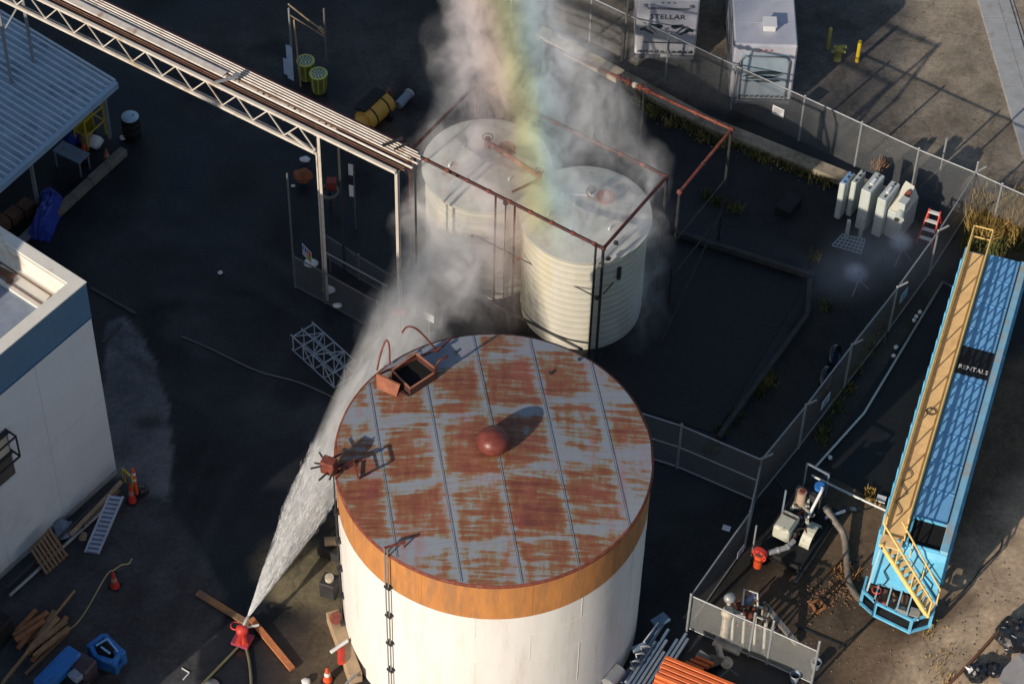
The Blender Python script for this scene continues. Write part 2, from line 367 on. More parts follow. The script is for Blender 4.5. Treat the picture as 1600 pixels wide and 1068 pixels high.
col = np.tile(np.array([.012, .013, .0155]), (len(P), 1)); wet = np.clip(0.55 + vnoise(P, 0.5, 11) * 0.7, 0.22, 0.85)
warp = vnoise(P, 0.9, 1) * 0.7 + vnoise(P, 2.7, 2) * 0.35 + vnoise(P, 7.0, 3) * 0.18
def zone(poly, c, r=0.9, soft=0.15, k=1.0, amt=1.0):
    global col, wet
    d = sdist(P, poly) + warp * k; m = np.clip(0.5 - d / soft / 2, 0, 1)[:, None] * amt
    col = col * (1 - m) + np.array(c) * m; wet = wet * (1 - m[:, 0]) + r * m[:, 0]
# dry concrete apron beside the white wall, darker dry asphalt in front of it
zone(gp((60, 60), (800, 0), (1000, 120), (700, 200), (620, 240), (250, 60)), (.050, .046, .045), 0.85, 1.5, 1.2)
zone(gp((150, 380), (230, 400), (280, 440), (200, 470), (140, 420)), (.024, .027, .031), 0.8, 1.0, 0.8)
zone(gp((165, 500), (200, 492), (222, 530), (245, 580), (262, 640), (272, 705), (272, 760), (262, 787), (225, 770), (150, 740)), (.120, .120, .130), 0.9, 0.05, 0.35)
zone(gp((205, 655), (250, 645), (262, 668), (215, 672)), (.03, .03, .032), 0.8, 0.15, 0.3, 0.8)
zone(gp((-60, 900), (190, 745), (225, 770), (265, 792), (300, 845), (330, 885), (352, 925), (350, 955), (335, 990), (308, 1015), (306, 1100), (-60, 1150)), (.050, .051, .056), 0.9, 0.05, 0.3)
zone(gp((395, 880), (440, 830), (540, 800), (560, 1100), (440, 1100), (500, 960), (420, 930)), (.15, .125, .075), 0.85, 0.25, 0.5)
zone(gp((430, 1010), (520, 940), (560, 1100), (430, 1120)), (.06, .04, .03), 0.85, 0.6, 0.8, 0.7)
# stains and drier patches in the wet yard
for i_ in range(46):
    rx_, ry_ = random.uniform(200, 640), random.uniform(60, 860); w_, h_ = random.uniform(15, 70), random.uniform(10, 40); k_ = random.choice([.55, .7, 1.5, 1.9, 2.3]) * .0135
    if 165 < rx_ < 290 and ry_ > 480: continue
    zone(gp((rx_ - w_, ry_), (rx_, ry_ - h_), (rx_ + w_, ry_ + h_ * .2), (rx_ + w_ * .2, ry_ + h_)), (k_, k_ * 1.05, k_ * 1.15), random.uniform(.3, .9), .25, .6, .8)
for (a_, b__) in (((150, 520), (420, 700)), ((210, 330), (520, 520)), ((250, 300), (560, 490)), ((330, 700), (180, 1000)), ((380, 720), (240, 1020)), ((90, 860), (300, 960))):
    d_ = np.array([b__[0] - a_[0], b__[1] - a_[1]], float); d_ /= np.hypot(*d_); n_ = np.array([-d_[1], d_[0]]) * 7
    zone(gp((a_[0] - n_[0], a_[1] - n_[1]), (b__[0] - n_[0], b__[1] - n_[1]), (b__[0] + n_[0], b__[1] + n_[1]), (a_[0] + n_[0], a_[1] + n_[1])), (.023, .024, .027), .6, .12, .25, .55)
# yard dirt on the right
zone(gp((1290, 770), (1345, 742), (1480, 650), (1680, 470), (1700, 1150), (1330, 1150), (1290, 1020), (1200, 960), (1130, 905), (1190, 840), (1250, 800)), (.13, .088, .055), 0.95, 0.5, 0.7)
zone(gp((1480, 900), (1640, 740), (1700, 1150), (1350, 1150), (1440, 1000)), (.42, .315, .215), 0.95, 0.9, 0.9)
zone(gp((1120, 890), (1200, 850), (1340, 880), (1360, 960), (1260, 1060), (1110, 980)), (.085, .058, .036), 0.9, 0.5, 0.8, 0.8)
zone(gp((1340, 950), (1480, 930), (1535, 920), (1520, 955), (1430, 1000), (1340, 980)), (.085, .058, .038), 0.7, 0.25, 0.5, 0.8)
zone(gp((1010, 760), (1170, 800), (1150, 900), (1030, 950), (980, 900)), (.020, .022, .021), 0.9, 0.8, 1.0, 0.7)
zone(gp((1085, 940), (1120, 870), (1190, 800), (1262, 745), (1290, 790), (1235, 850), (1190, 900), (1150, 930)), (.020, .018, .014), .8, .35, .6)  # dark patch standing in for the big tank's shadow by the pump
# dirt lot beyond the fence
zone(gp((780, -60), (1640, -60), (1640, 330), (1530, 290), (1340, 205), (1100, 150), (860, 40)), (.255, .212, .160), 0.95, 0.9, 0.6)
zone(gp((1200, -60), (1400, -60), (1430, 60), (1400, 240), (1340, 215), (1160, 150)), (.07, .068, .068), 0.95, 0.8, 0.8, 0.8)  # caravan's shadow on the lot, put into the ground tone
zone(gp((900, -60), (1000, -60), (1130, 160), (1050, 150), (880, 60)), (.12, .108, .090), 0.95, 0.6, 0.5, 0.8)
# strip between the curb and the fenced yard: near-black ground
zone(gp((860, 90), (1100, 210), (1330, 300), (1500, 350), (1440, 420), (1250, 400), (1100, 330)), (.016, .016, .017), 0.8, 0.5, 0.5)
zone(gp((1490, 340), (1620, 330), (1640, 420), (1520, 400)), (.11, .085, .035), 0.95, 0.5, 0.7)
zone(gp((1130, 670), (1275, 470), (1330, 470), (1260, 600), (1200, 700)), (.022, .020, .016), 0.9, 0.4, 0.5)
zone(gp((1290, 700), (1470, 400), (1510, 380), (1480, 440), (1300, 730)), (.06, .05, .035), 0.9, 0.4, 0.5, 0.8)
var = 1 + vnoise(P, 0.35, 5) * 0.35 + vnoise(P, 1.6, 6) * 0.3 + vnoise(P, 5.5, 7) * 0.28
col = np.clip(col * var[:, None], 0.003, 1)
b = B(); idx = np.arange(nx * ny).reshape(ny, nx)
me = bpy.data.meshes.new('ground')
core = np.c_[P, np.zeros(len(P))]
f = np.stack([idx[:-1, :-1], idx[:-1, 1:], idx[1:, 1:], idx[1:, :-1]], -1).reshape(-1, 4)
R_ = 900.0
ring = [(-R_, -R_), (R_, -R_), (R_, R_), (-R_, R_)]; base = len(core)
core = np.vstack([core, [(x, y, 0) for x, y in ring]])
bot = list(idx[0, :]); top = list(idx[-1, :]); lef = list(idx[:, 0]); rig = list(idx[:, -1])
faces = [tuple(int(i) for i in q) for q in f]
faces += [tuple([base, base + 1] + [int(i) for i in bot[::-1]]), tuple([base + 1, base + 2] + [int(i) for i in rig[::-1]]), tuple([base + 2, base + 3] + [int(i) for i in top]), tuple([base + 3, base] + [int(i) for i in lef])]
me.from_pydata([tuple(map(float, v)) for v in core], [], faces)
ca = me.color_attributes.new('tone', 'FLOAT_COLOR', 'POINT')
cc = np.ones((len(core), 4), np.float32); cc[:len(P), :3] = col; cc[len(P):, :3] = (.05, .047, .045); cc[:len(P), 3] = wet
ca.data.foreach_set('color', cc.ravel())
gm = bpy.data.materials.new('yard_ground'); gm.use_nodes = True; nt = gm.node_tree; pb = nt.nodes['Principled BSDF']
at = nt.nodes.new('ShaderNodeAttribute'); at.attribute_name = 'tone'; tc = nt.nodes.new('ShaderNodeTexCoord')
n1 = _n(nt, 'ShaderNodeTexNoise', Scale=7.0, Detail=10.0, Roughness=0.75); nt.links.new(tc.outputs['Object'], n1.inputs['Vector'])
n2 = _n(nt, 'ShaderNodeTexNoise', Scale=0.9, Detail=8.0, Roughness=0.65); nt.links.new(tc.outputs['Object'], n2.inputs['Vector'])
r1 = ramp(nt, [(0.25, (0.55,)), (0.75, (1.45,))]); nt.links.new(n1.outputs['Fac'], r1.inputs['Fac'])
r2 = ramp(nt, [(0.3, (0.7,)), (0.7, (1.3,))]); nt.links.new(n2.outputs['Fac'], r2.inputs['Fac'])
v1 = _n(nt, 'ShaderNodeVectorMath', operation='MULTIPLY'); nt.links.new(at.outputs['Color'], v1.inputs[0]); nt.links.new(r1.outputs['Color'], v1.inputs[1])
v2 = _n(nt, 'ShaderNodeVectorMath', operation='MULTIPLY'); nt.links.new(v1.outputs[0], v2.inputs[0]); nt.links.new(r2.outputs['Color'], v2.inputs[1])
wp2 = _n(nt, 'ShaderNodeVectorMath', operation='MULTIPLY_ADD'); nt.links.new(n2.outputs['Color'], wp2.inputs[0]); wp2.inputs[1].default_value = (1.6, 1.6, 0); nt.links.new(tc.outputs['Object'], wp2.inputs[2])
vo = nt.nodes.new('ShaderNodeTexVoronoi'); vo.feature = 'DISTANCE_TO_EDGE'; vo.inputs['Scale'].default_value = .30; nt.links.new(wp2.outputs[0], vo.inputs['Vector'])
rc = ramp(nt, [(0.0, (.72,)), (.005, (.8,)), (.010, (1.0,))]); nt.links.new(vo.outputs['Distance'], rc.inputs['Fac'])
v3 = _n(nt, 'ShaderNodeVectorMath', operation='MULTIPLY'); nt.links.new(v2.outputs[0], v3.inputs[0]); nt.links.new(rc.outputs['Color'], v3.inputs[1])
sp = _n(nt, 'ShaderNodeTexNoise', Scale=38.0, Detail=3.0, Roughness=0.6); nt.links.new(tc.outputs['Object'], sp.inputs['Vector'])
rs = ramp(nt, [(0.66, (1.0,)), (0.76, (2.4,))]); nt.links.new(sp.outputs['Fac'], rs.inputs['Fac'])
v4 = _n(nt, 'ShaderNodeVectorMath', operation='MULTIPLY'); nt.links.new(v3.outputs[0], v4.inputs[0]); nt.links.new(rs.outputs['Color'], v4.inputs[1])
nt.links.new(v4.outputs[0], pb.inputs['Base Color']); nt.links.new(at.outputs['Alpha'], pb.inputs['Roughness']); pb.inputs['Specular IOR Level'].default_value = 0.4
bp = _n(nt, 'ShaderNodeBump', Strength=0.22, Distance=0.03); nt.links.new(n1.outputs['Fac'], bp.inputs['Height']); nt.links.new(bp.outputs[0], pb.inputs['Normal'])
me.materials.append(gm)
go = bpy.data.objects.new('ground', me); C.objects.link(go); go['kind'] = 'structure'; WM['ground'] = Matrix.Identity(4)

def structure(name, b, m, bevel=0.0):
    o = obj(name, b, m, None, bevel); o['kind'] = 'structure'; return o
# pale concrete path in the far corner, laid in panels
A, Bq = G(1515, -40), G(1610, 290); wv = G(1572, -20) - G(1528, -20); wv.z = 0
path = structure('path', B().prism([A + V((0, 0, 0)), A + wv * 1.25, Bq + wv * 1.3, Bq][:4], 0.0, 0.03), CONC)
PATHC = mat('path_concrete', (0.33, 0.34, 0.35), 0.9, var=0.12, scale=2, dirt=(0.25, 0.24, 0.22), damt=0.3)
n = 9
for i in range(n):
    a = A.lerp(Bq, (i + .01) / n); c = A.lerp(Bq, (i + .985) / n); k = 1.12
    for (u0, u1) in ((0.02, 0.72), (0.735, k)):
        q = B().prism([a + wv * u0, a + wv * u1, c + wv * u1, c + wv * u0], 0.032, 0.07 + random.uniform(0, 0.012)); obj('concrete_panel', q, PATHC, path)
# low concrete retaining curb along the fence line
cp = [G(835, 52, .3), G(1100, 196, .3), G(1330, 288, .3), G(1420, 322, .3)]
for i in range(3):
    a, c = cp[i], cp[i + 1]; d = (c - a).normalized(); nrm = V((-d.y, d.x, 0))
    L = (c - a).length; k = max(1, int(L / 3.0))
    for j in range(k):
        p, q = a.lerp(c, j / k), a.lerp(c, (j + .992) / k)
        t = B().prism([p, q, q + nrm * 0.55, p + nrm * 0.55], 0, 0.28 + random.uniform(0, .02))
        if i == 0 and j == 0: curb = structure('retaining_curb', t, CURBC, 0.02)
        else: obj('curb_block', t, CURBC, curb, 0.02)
# black lined containment pit and its rims
LINER = mat('black_pond_liner', (.008, .008, .009), 0.55, var=0.3, scale=3, bump=0.4)
structure('liner_floor', B().prism(gp((1055, 372), (1262, 440), (1118, 678), (1000, 640), (940, 580), (960, 460)), 0.004, 0.02), LINER)
DARKC = mat('dark_damp_concrete', (.045, .043, .042), 0.85, var=0.3, scale=3)
b = B()
for p, q in (((1050, 362), (1272, 432)), ((1265, 438), (1262, 492)), ((1262, 492), (1122, 684))): b.beam(G(*p, .12), G(*q, .12), 0.16, 0.24)
structure('containment_rim', b, DARKC)
structure('pit_floor', B().prism(gp((1473, 442), (1520, 455), (1400, 800), (1275, 728)), 0.004, 0.02), LINER)

# ================================================================== WHITE BUILDING with blue parapet
c0 = G(133, 440, 9.3); c0.z = 0
wd = (c0 - G(0, 551, 9.3)); wd.z = 0; wd.normalize()                    # along the shaded wall, away from us
ld = (G(0, 365, 9.3) - c0); ld.z = 0; ld = V((-wd.y, wd.x, 0)) if True else ld   # to the left
bl = thing('white_building', 'white walled building with a blue painted parapet and a grey-blue flat roof', 'building', c0)
LW, LL = 10.2, 22.0; wp_ = -ld
def ring(b, o, inn, z0, z1, P0=c0):
    A = [P0 - wd * 0, P0 - wd * LW, P0 - wd * LW + ld * LL, P0 + ld * LL]
    pts_o = [P0 + wd * o - ld * o, P0 - wd * (LW + o) - ld * o, P0 - wd * (LW + o) + ld * (LL + o), P0 + wd * o + ld * (LL + o)]
    pts_i = [P0 - wd * inn + ld * inn, P0 - wd * (LW - inn) + ld * inn, P0 - wd * (LW - inn) + ld * (LL - inn), P0 - wd * inn + ld * (LL - inn)]
    vs = [V((p.x, p.y, z)) for z in (z0, z1) for p in pts_o + pts_i]
    fs = []
    for i in range(4):
        j = (i + 1) % 4
        fs += [(j, i, 8 + i, 8 + j), (4 + i, 4 + j, 12 + j, 12 + i), (8 + i, 12 + i, 12 + j, 8 + j), (i, j, 4 + j, 4 + i)]
    b.add(vs, [f_[::-1] for f_ in fs]); return b
q = [c0, c0 - wd * LW, c0 - wd * LW + ld * LL, c0 + ld * LL]
obj('wall', B().prism(q, 0, 7.72), WALLWHITE, bl)
ROOFZ = 8.45
obj('blue_parapet', ring(B(), 0.012, 0.34, 7.72, 9.24), BANDBLUE, bl)
obj('parapet_cap', ring(B(), 0.035, 0.37, 9.243, 9.30), PARAPET, bl, 0.01)
b = ring(B(), -0.345, 0.42, ROOFZ, 9.238); obj('parapet_lining', b, PARAPET, bl)
b = B(); p0 = c0 - wd * 0.42 + ld * 0.42
b.hexa([V((x.x, x.y, z)) for z in (ROOFZ, ROOFZ + 0.10) for x in (p0, p0 - wd * 0.75, p0 - wd * 0.75 + ld * 16, p0 + ld * 16)])
obj('roof_gutter_strip', b, PARAPET, bl)
qq = [c0 - wd * .36 + ld * .36, c0 - wd * (LW - .36) + ld * .36, c0 - wd * (LW - .36) + ld * (LL - .36), c0 - wd * .36 + ld * (LL - .36)]
obj('roof', B().prism(qq, 7.73, ROOFZ), ROOFBLUE, bl)
for off in (0.6, 1.02):
    a = c0 - wd * off + ld * 0.5; a.z = ROOFZ + 0.12; obj('conduit', B().beam(a, a + ld * 9, 0.03, 0.03), BROWNPIPE, bl)
a = c0 - wd * 0.9 + ld * 0.62; a.z = ROOFZ + .06; e = a - wd * 5
obj('drain_pipe', B().tube([a, e], 0.035), DARKSTEEL, bl)
for k, (u, v_, s) in enumerate(((0.75, 0.75, .18), (1.15, 0.62, .10), (0.55, 0.55, .09))):
    p = c0 - wd * u + ld * v_; p.z = ROOFZ + .16; obj('junction_box', B().box(p, (s, s, .16), 30), DARKSTEEL, bl)
p = c0 - wd * 3.6 + ld * 0.58; p.z = ROOFZ + .1; obj('roof_drain', B().box(p, (.24, .2, .2), 30), DARKSTEEL, bl)
for (u, v_) in ((.95, 2.3), (.72, 3.1), (.9, 3.7)):
    p = c0 - wd * u + ld * v_; p.z = ROOFZ + .16; obj('vent_cap', B().cyl(p - V((0, 0, .08)), p, .12, n=12), BROWNPIPE, bl)
p = c0 - wd * .85 + ld * 2.75; p.z = ROOFZ + .14; obj('rusty_patch_plate', B().box(p, (.25, .9, .05), 120), BROWNPIPE, bl)
# panel joints, base flashing and a down pipe on the shaded wall
JOINT = mat('wall_joint', (.58, .61, .65), .7, var=.1); GRIME = mat('dirty_wall_base', (.36, .36, .36), .8, var=.3, scale=4)
for s_ in (2.4, 4.8, 7.2):
    a_ = c0 - wd * s_ + wp_ * .004; obj('panel_joint', B().beam(V((a_.x, a_.y, .3)), V((a_.x, a_.y, 7.7)), .012, .008), JOINT, bl)
for z_ in (3.9,): a_ = c0 + wp_ * .004; obj('panel_joint', B().beam(V((a_.x, a_.y, z_)), V((a_.x, a_.y, z_)) - wd * 10, .012, .014), JOINT, bl)
a_ = c0 + wp_ * .01; obj('base_flashing', B().beam(V((a_.x, a_.y, .12)), V((a_.x, a_.y, .12)) - wd * 10, .03, .24), GRIME, bl)
a_ = c0 + wp_ * .02; obj('parapet_drip_edge', B().beam(V((a_.x, a_.y, 7.72)), V((a_.x, a_.y, 7.72)) - wd * 10, .05, .03), BANDBLUE, bl)
for s_ in (1.6, 3.2, 4.8, 6.4): a_ = c0 - wd * s_ + wp_ * .02; obj('parapet_joint', B().beam(V((a_.x, a_.y, 7.75)), V((a_.x, a_.y, 9.24)), .014, .012), ROOFBLUE, bl)
# wall window box at the picture edge
wp = -ld
def wallpt(px, py):      # a picture point on the shaded wall
    d = G(px, py, 0) - V((0, 0, CAMH)); o = V((0, 0, CAMH)); t = (c0 - o).dot(wp) / d.dot(wp); return o + d * t
a, c, e = wallpt(23, 765), wallpt(14, 705), wallpt(-30, 735)
win = B(); pz0, pz1 = wallpt(24, 762).z, wallpt(10, 668).z
s0 = (wallpt(22, 735) - c0).dot(-wd)
pA = c0 - wd * s0 + wp * 0.0
w_ = obj('window', B().hexa([V((x.x, x.y, z)) for z in (pz1 - 2.1, pz1) for x in (pA + wp * .01, pA - wd * 2.2 + wp * .01, pA - wd * 2.2 + wp * .06, pA + wp * .06)][:8]), mat('dusty_window_pane', (.10, .09, .08), .3, var=.2), bl)
fr = B()
for z in (pz1, pz1 - .95):
    fr.beam(V((pA.x, pA.y, z)) + wp * .12, V((pA.x, pA.y, z)) - wd * 2.2 + wp * .12, .12, .09)
for s_ in (0, 1.1, 2.2):
    a = pA - wd * s_ + wp * .45; fr.beam(V((a.x, a.y, pz1)), V((a.x, a.y, pz1 - .95)), .05, .05)
    a2 = pA - wd * s_; fr.beam(V((a2.x, a2.y, pz1)), V((a.x, a.y, pz1)), .05, .05); fr.beam(V((a2.x, a2.y, pz1 - .95)), V((a.x, a.y, pz1 - .95)), .05, .05)
a = pA + wp * .45; fr.beam(V((a.x, a.y, pz1 - .95)), V((a.x, a.y, pz1 - .95)) - wd * 2.2, .05, .05); fr.beam(V((a.x, a.y, pz1)), V((a.x, a.y, pz1)) - wd * 2.2, .05, .05)
obj('window_frame', fr, DARKSTEEL, w_)
b = B().hexa([V((x.x, x.y, z)) for z in (pz1 - .9, pz1 - .05) for x in (pA - wd * .08 + wp * .07, pA - wd * 2.1 + wp * .07, pA - wd * 2.1 + wp * .11, pA - wd * .08 + wp * .11)])
obj('pane', b, mat('cream_blind', (.50, .46, .38), .6, var=.1), w_)  # plain cream panel
# unseen masses added out of frame to shade the yard, shed and roof
o2 = c0 - wd * 8.2 + ld * 3.2
hb = [o2 + ld * 0, o2 - wd * 12, o2 - wd * 12 + ld * 26, o2 + ld * 26]
hb = [p + (-ld) * 0.6 for p in hb]
shade_mass = obj('unseen_shade_mass', B().prism(hb, 0, 11.6), WALLWHITE, bl)
obj('unseen_shade_mass', B().prism([(-42, 40.0), (-22.9, 40.5), (-21.0, 45.6), (-42, 46.4)], 0, 14.3), WALLWHITE, bl)
o3 = V((-17.1, 33.2, 0))  # unseen block put in to shade the lower left yard
shade_blk = thing('unseen_shade_block', 'unseen block added out of frame to shade the yard by the white building', 'building', o3)
obj('wall', B().prism([o3, o3 + V((-8.4, -9.2, 0)), o3 + V((-34, -9.2, 0)), o3 + V((-34, -.2, 0))], 0, 8.2), WALLWHITE, shade_blk)
obj('upper_shade_block', B().prism([o3 + V((-4.1, -.3, 0)), o3 + V((-12.4, -9.1, 0)), o3 + V((-34, -9.1, 0)), o3 + V((-34, -.4, 0))], 8.2, 15.7), WALLWHITE, shade_blk)
obj('roof', B().prism([o3 + V((-4.0, -.2, 0)), o3 + V((-12.3, -9.2, 0)), o3 + V((-34.1, -9.2, 0)), o3 + V((-34.1, -.3, 0))], 15.703, 15.9), ROOFBLUE, shade_blk)

# ================================================================== CANOPY
k0 = G(178, 128, 2.95); k0.z = 0; kd = (k0 - G(0, 285, 2.95)); kd.z = 0; kd.normalize(); kl = (G(0, 28, 2.95) - G(178, 128, 2.95)); kl.z = 0; kl.normalize()
cn = thing('open_shed', 'open sided shed with a blue ribbed metal roof beside the yard', 'shed', k0)
def kp(u, v_, z): p = k0 - kd * u + kl * v_; return V((p.x, p.y, z))
slope = 0.05
KL, KW = 8.5, 9.5
nr = 34
sheets = 12
for i in range(sheets):
    u0, u1 = KW * i / sheets + 0.006, KW * (i + 1) / sheets - 0.006
    b = B(); z = 2.90
    b.hexa([kp(u0, 0.02, z), kp(u1, 0.02, z), kp(u1, KL, z + slope * KL), kp(u0, KL, z + slope * KL), kp(u0, 0.02, z + .03), kp(u1, 0.02, z + .03), kp(u1, KL, z + .03 + slope * KL), kp(u0, KL, z + .03 + slope * KL)])
    sh_ = obj('roof_sheet', b, CANOPY, cn)
    for j in range(3):
        u = u0 + (u1 - u0) * (j + .12) / 3
        b = B(); b.add([kp(u, 0, z + .031), kp(u + .10, 0, z + .031), kp(u + .075, 0, z + .075), kp(u + .025, 0, z + .075),
                        kp(u, KL, z + .031 + slope * KL), kp(u + .10, KL, z + .031 + slope * KL), kp(u + .075, KL, z + .075 + slope * KL), kp(u + .025, KL, z + .075 + slope * KL)],
                       [(0, 1, 2, 3), (7, 6, 5, 4), (1, 0, 4, 5), (2, 1, 5, 6), (3, 2, 6, 7), (0, 3, 7, 4)])
        obj('rib', b, CANOPYRIB, sh_)
b = B().hexa([kp(-.03, -.18, 2.72), kp(KW, -.18, 2.72), kp(KW, 0.0, 2.72), kp(-.03, 0.0, 2.72), kp(-.03, -.18, 3.0), kp(KW, -.18, 3.0), kp(KW, 0.0, 3.0), kp(-.03, 0.0, 3.0)])
obj('fascia', b, FASCIA, cn, 0.01)
b = B().hexa([kp(-.10, 0.0, 2.8), kp(-.03, 0, 2.8), kp(-.03, KL, 2.8 + slope * KL), kp(-.10, KL, 2.8 + slope * KL), kp(-.10, 0, 3.0), kp(-.03, 0, 3.0), kp(-.03, KL, 3.0 + slope * KL), kp(-.10, KL, 3.0 + slope * KL)])
obj('verge_trim', b, CANOPYRIB, cn)
for u in (0.35, 4.3, 8.3):
    obj('post', B().beam(kp(u, .25, 0.3), kp(u, .25, 2.72), .13), GALV, cn, 0.01)
    obj('rear_post', B().beam(kp(u, 7.5, 0), kp(u, 7.5, 3.2), .13), GALV, cn)
a, c = G(188, 228, .3), G(52, 352, .3)
SHADEC = mat('shaded_curb_concrete', (0.17, 0.15, 0.125), 0.9, var=0.3, scale=3)  # darker copy of the curb concrete, shade put into the colour
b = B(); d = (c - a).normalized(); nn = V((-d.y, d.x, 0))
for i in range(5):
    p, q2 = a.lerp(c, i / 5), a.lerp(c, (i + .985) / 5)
    bb = B().prism([p, q2, q2 + nn * .32, p + nn * .32], 0, .27 + random.uniform(0, .03)); obj('curb_block', bb, SHADEC, cn, .02)
# things under and round the shed
def under(px, py): return G(px, py, 0)
t = G(166, 210); rk = thing('yellow_rack', 'yellow steel stair frame standing under the corner of the blue shed roof', 'rack', t)
e1, e2 = kd, kl
for i, (u, v_) in enumerate(((0, 0), (1.0, 0), (1.0, .6), (0, .6))):
    p = t - e1 * u + e2 * v_; obj('leg', B().beam(p, p + V((0, 0, 2.1)), .06), SAFY, rk)
for z in (.7, 1.4, 2.08):
    b = B(); pts = [t - e1 * u + e2 * v_ + V((0, 0, z)) for u, v_ in ((0, 0), (1.0, 0), (1.0, .6), (0, .6))]
    for i in range(4): b.beam(pts[i], pts[(i + 1) % 4], .045)
    obj('shelf_rail', b, SAFY, rk)
obj('back_panel', B().slab([t + e2 * .6, t - e1 + e2 * .6, t - e1 + e2 * .6 + V((0, 0, 2)), t + e2 * .6 + V((0, 0, 2))], .02), mat('dull_yellow_panel', (.22, .17, .02), .6, var=.3), rk)
def drum(px, py, label, body, lid, r=.30, h=.9, group=None):
    p = G(px, py); t = thing('drum', label, 'drum', p, group)
    prof = [(0.01, 0), (r, 0), (r, h * .32), (r + .012, h * .34), (r, h * .36), (r, h * .65), (r + .012, h * .67), (r, h * .69), (r, h), (r + .012, h + .01), (r - .02, h + .012)]
    obj('body', B().lathe(prof, p, 20), body, t); obj('lid', B().lathe([(r - .015, h - .015), (r - .02, h + .02), (0.001, h + .03)], p, 20), lid, t)
    obj('bung', B().cyl(p + V((.12, .08, h + .02)), p + V((.12, .08, h + .06)), .035), GALV, t); return t
drum(207, 212, 'black drum with a pale blue lid standing alone beside the shed corner', BLACK, mat('pale_blue_lid', (.34, .48, .60), .5, var=.15), .34, .95)
p = G(115, 262)
t = thing('workbench', 'grey steel bench standing under the edge of the shed roof', 'bench', p)
obj('top', B().box(p + V((0, 0, .78)), (.6, 1.2, .05), 120), GREYBLUE, t)
for sx_ in (-.25, .25):
    for sy_ in (-.55, .55):
        o_ = p + Matrix.Rotation(-rad(120), 3, 'Z') @ V((sx_, sy_, 0)); obj('leg', B().beam(o_, o_ + V((0, 0, .76)), .05), GREYBLUE, t)
def tarp(px, py, sx_, sy_, sz, yaw, label, m=TARPBLUE):
    b = B(); c = G(px, py, 0); R = Matrix.Rotation(-rad(yaw), 3, 'Z'); n = 10; vs = []
    for i in range(n + 1):
        for j in range(n + 1):
            x, y = i / n * 2 - 1, j / n * 2 - 1; r_ = max(abs(x), abs(y)); z = sz * (1 - max(0, r_ - .55) / .45) ** .8 if r_ < 1 else .01
            vs.append(c + R @ V((x * sx_ / 2 * random.uniform(.94, 1.04), y * sy_ / 2 * random.uniform(.94, 1.04), max(.01, z * random.uniform(.85, 1.05)))))
    b.add(vs, [(i * (n + 1) + j, (i + 1) * (n + 1) + j, (i + 1) * (n + 1) + j + 1, i * (n + 1) + j + 1) for i in range(n) for j in range(n)], False)
    return single('tarpaulin', b, m, label, 'tarpaulin')
tarp(74, 345, .8, 1.9, .8, 10, 'blue tarpaulin draped over goods at the near post of the shed')
tarp(112, 218, .7, .7, .6, 40, 'small blue tarpaulin bundle deep under the shed roof')
tarp(80, 315, .9, .7, .5, 40, 'blue tarpaulin heap just behind the near shed post')
p = G(134, 252); t = thing('red_extinguisher_post', 'thin red fire extinguisher on a stand under the shed roof', 'extinguisher', p)
obj('cylinder', B().lathe([(0.01, .1), (.08, .1), (.08, .75), (.03, .85), (.03, .92)], p, 12), RED, t); obj('stand', B().box(p + V((0, 0, .05)), (.25, .25, .1)), DARKSTEEL, t)
for (x, y, m, s, lab, nm) in ((136, 218, WOODPALE, .3, 'tan canvas sack leaning under the shed roof by the yellow rack', 'sack'), (149, 222, SIGNW, .28, 'white plastic sack beside the tan sack under the shed roof', 'sack'), (192, 215, SIGNW, .12, 'small white rag on the ground between the shed post and the drum', 'rag')):
    b = B(); b.blob(G(x, y, s * .55), s, 2, .18, (1, 1, .9 if s > .2 else .4)); single(nm, b, m, lab, nm)
p = G(168, 252); t = thing('pinkish_cone', 'small dirty orange cone standing outside the shed curb', 'cone', p)
def cone_parts(t, p, m, h=.7, r=.15, base=.36):
    obj('cone_body', B().lathe([(r, .03), (r * .6, h * .4), (r * .27, h * .9), (.02, h)], p, 14), m, t)
    obj('base', B().box(p + V((0, 0, .02)), (base, base, .04), 20), BLACK, t, .01)
    obj('sleeve', B().lathe([(r * .66, h * .42), (r * .47, h * .62)], p + V((0, 0, .004)), 14), REFLW if m is CONEO else mat('dirty_sleeve', (.40, .20, .18), .5), t)
cone_parts(t, p, mat('dull_orange_plastic', (.35, .10, .06), .6, var=.2), .65)
p = G(42, 330); t = thing('timber_stack', 'low stack of reddish crates behind the near shed post', 'crates', p)
for i in range(4): obj('crate', B().box(p + kl * (.1 * i) - kd * (.55 * i) + V((0, 0, .2)), (.5, .5, .4), 33 + 5 * i), mat('reddish_crate_board', (.16, .08, .05), .8, var=.4), t, .01)
p = G(40, 372, .1)
b = B(); b.beam(G(25, 385, .08), G(70, 338, .08), .3, .12); single('loading_ramp', b, GALV, 'pale metal ramp lying at the foot of the blue tarpaulin', 'ramp')
# ================================================================== BIG STORAGE TANK
H = 7.8; TC = V((-0.42, 44.29, 0)); R = 4.56
APEX = 0.45
def roofz(x, y):
    r = math.hypot(x - TC.x, y - TC.y); return H + APEX * max(0, 1 - r / R)
tk = thing('storage_tank', 'large round storage tank with a rusted plate roof, ochre band and white shell', 'tank', TC)
obj('shell', B().lathe([(R, 0), (R, H - 1.62)], TC, 96), TANKWHITE, tk)
obj('painted_band', B().lathe([(R + .004, H - 1.62), (R + .004, H - .07)], TC, 96), OCHRE, tk)
obj('rim_angle', B().lathe([(R + .005, H - .07), (R + .05, H - .065), (R + .05, H), (R - .05, H + .01)], TC, 96), RUSTRED, tk)
obj('roof_deck', B().lathe([(R - .02, H - .07), (R * .5, H + APEX * .5 - .05), (.01, H + APEX - .05)], TC, 96), DARKSTEEL, tk)
SEAM = mat('shell_weld', (.70, .67, .63), .6, var=.15)
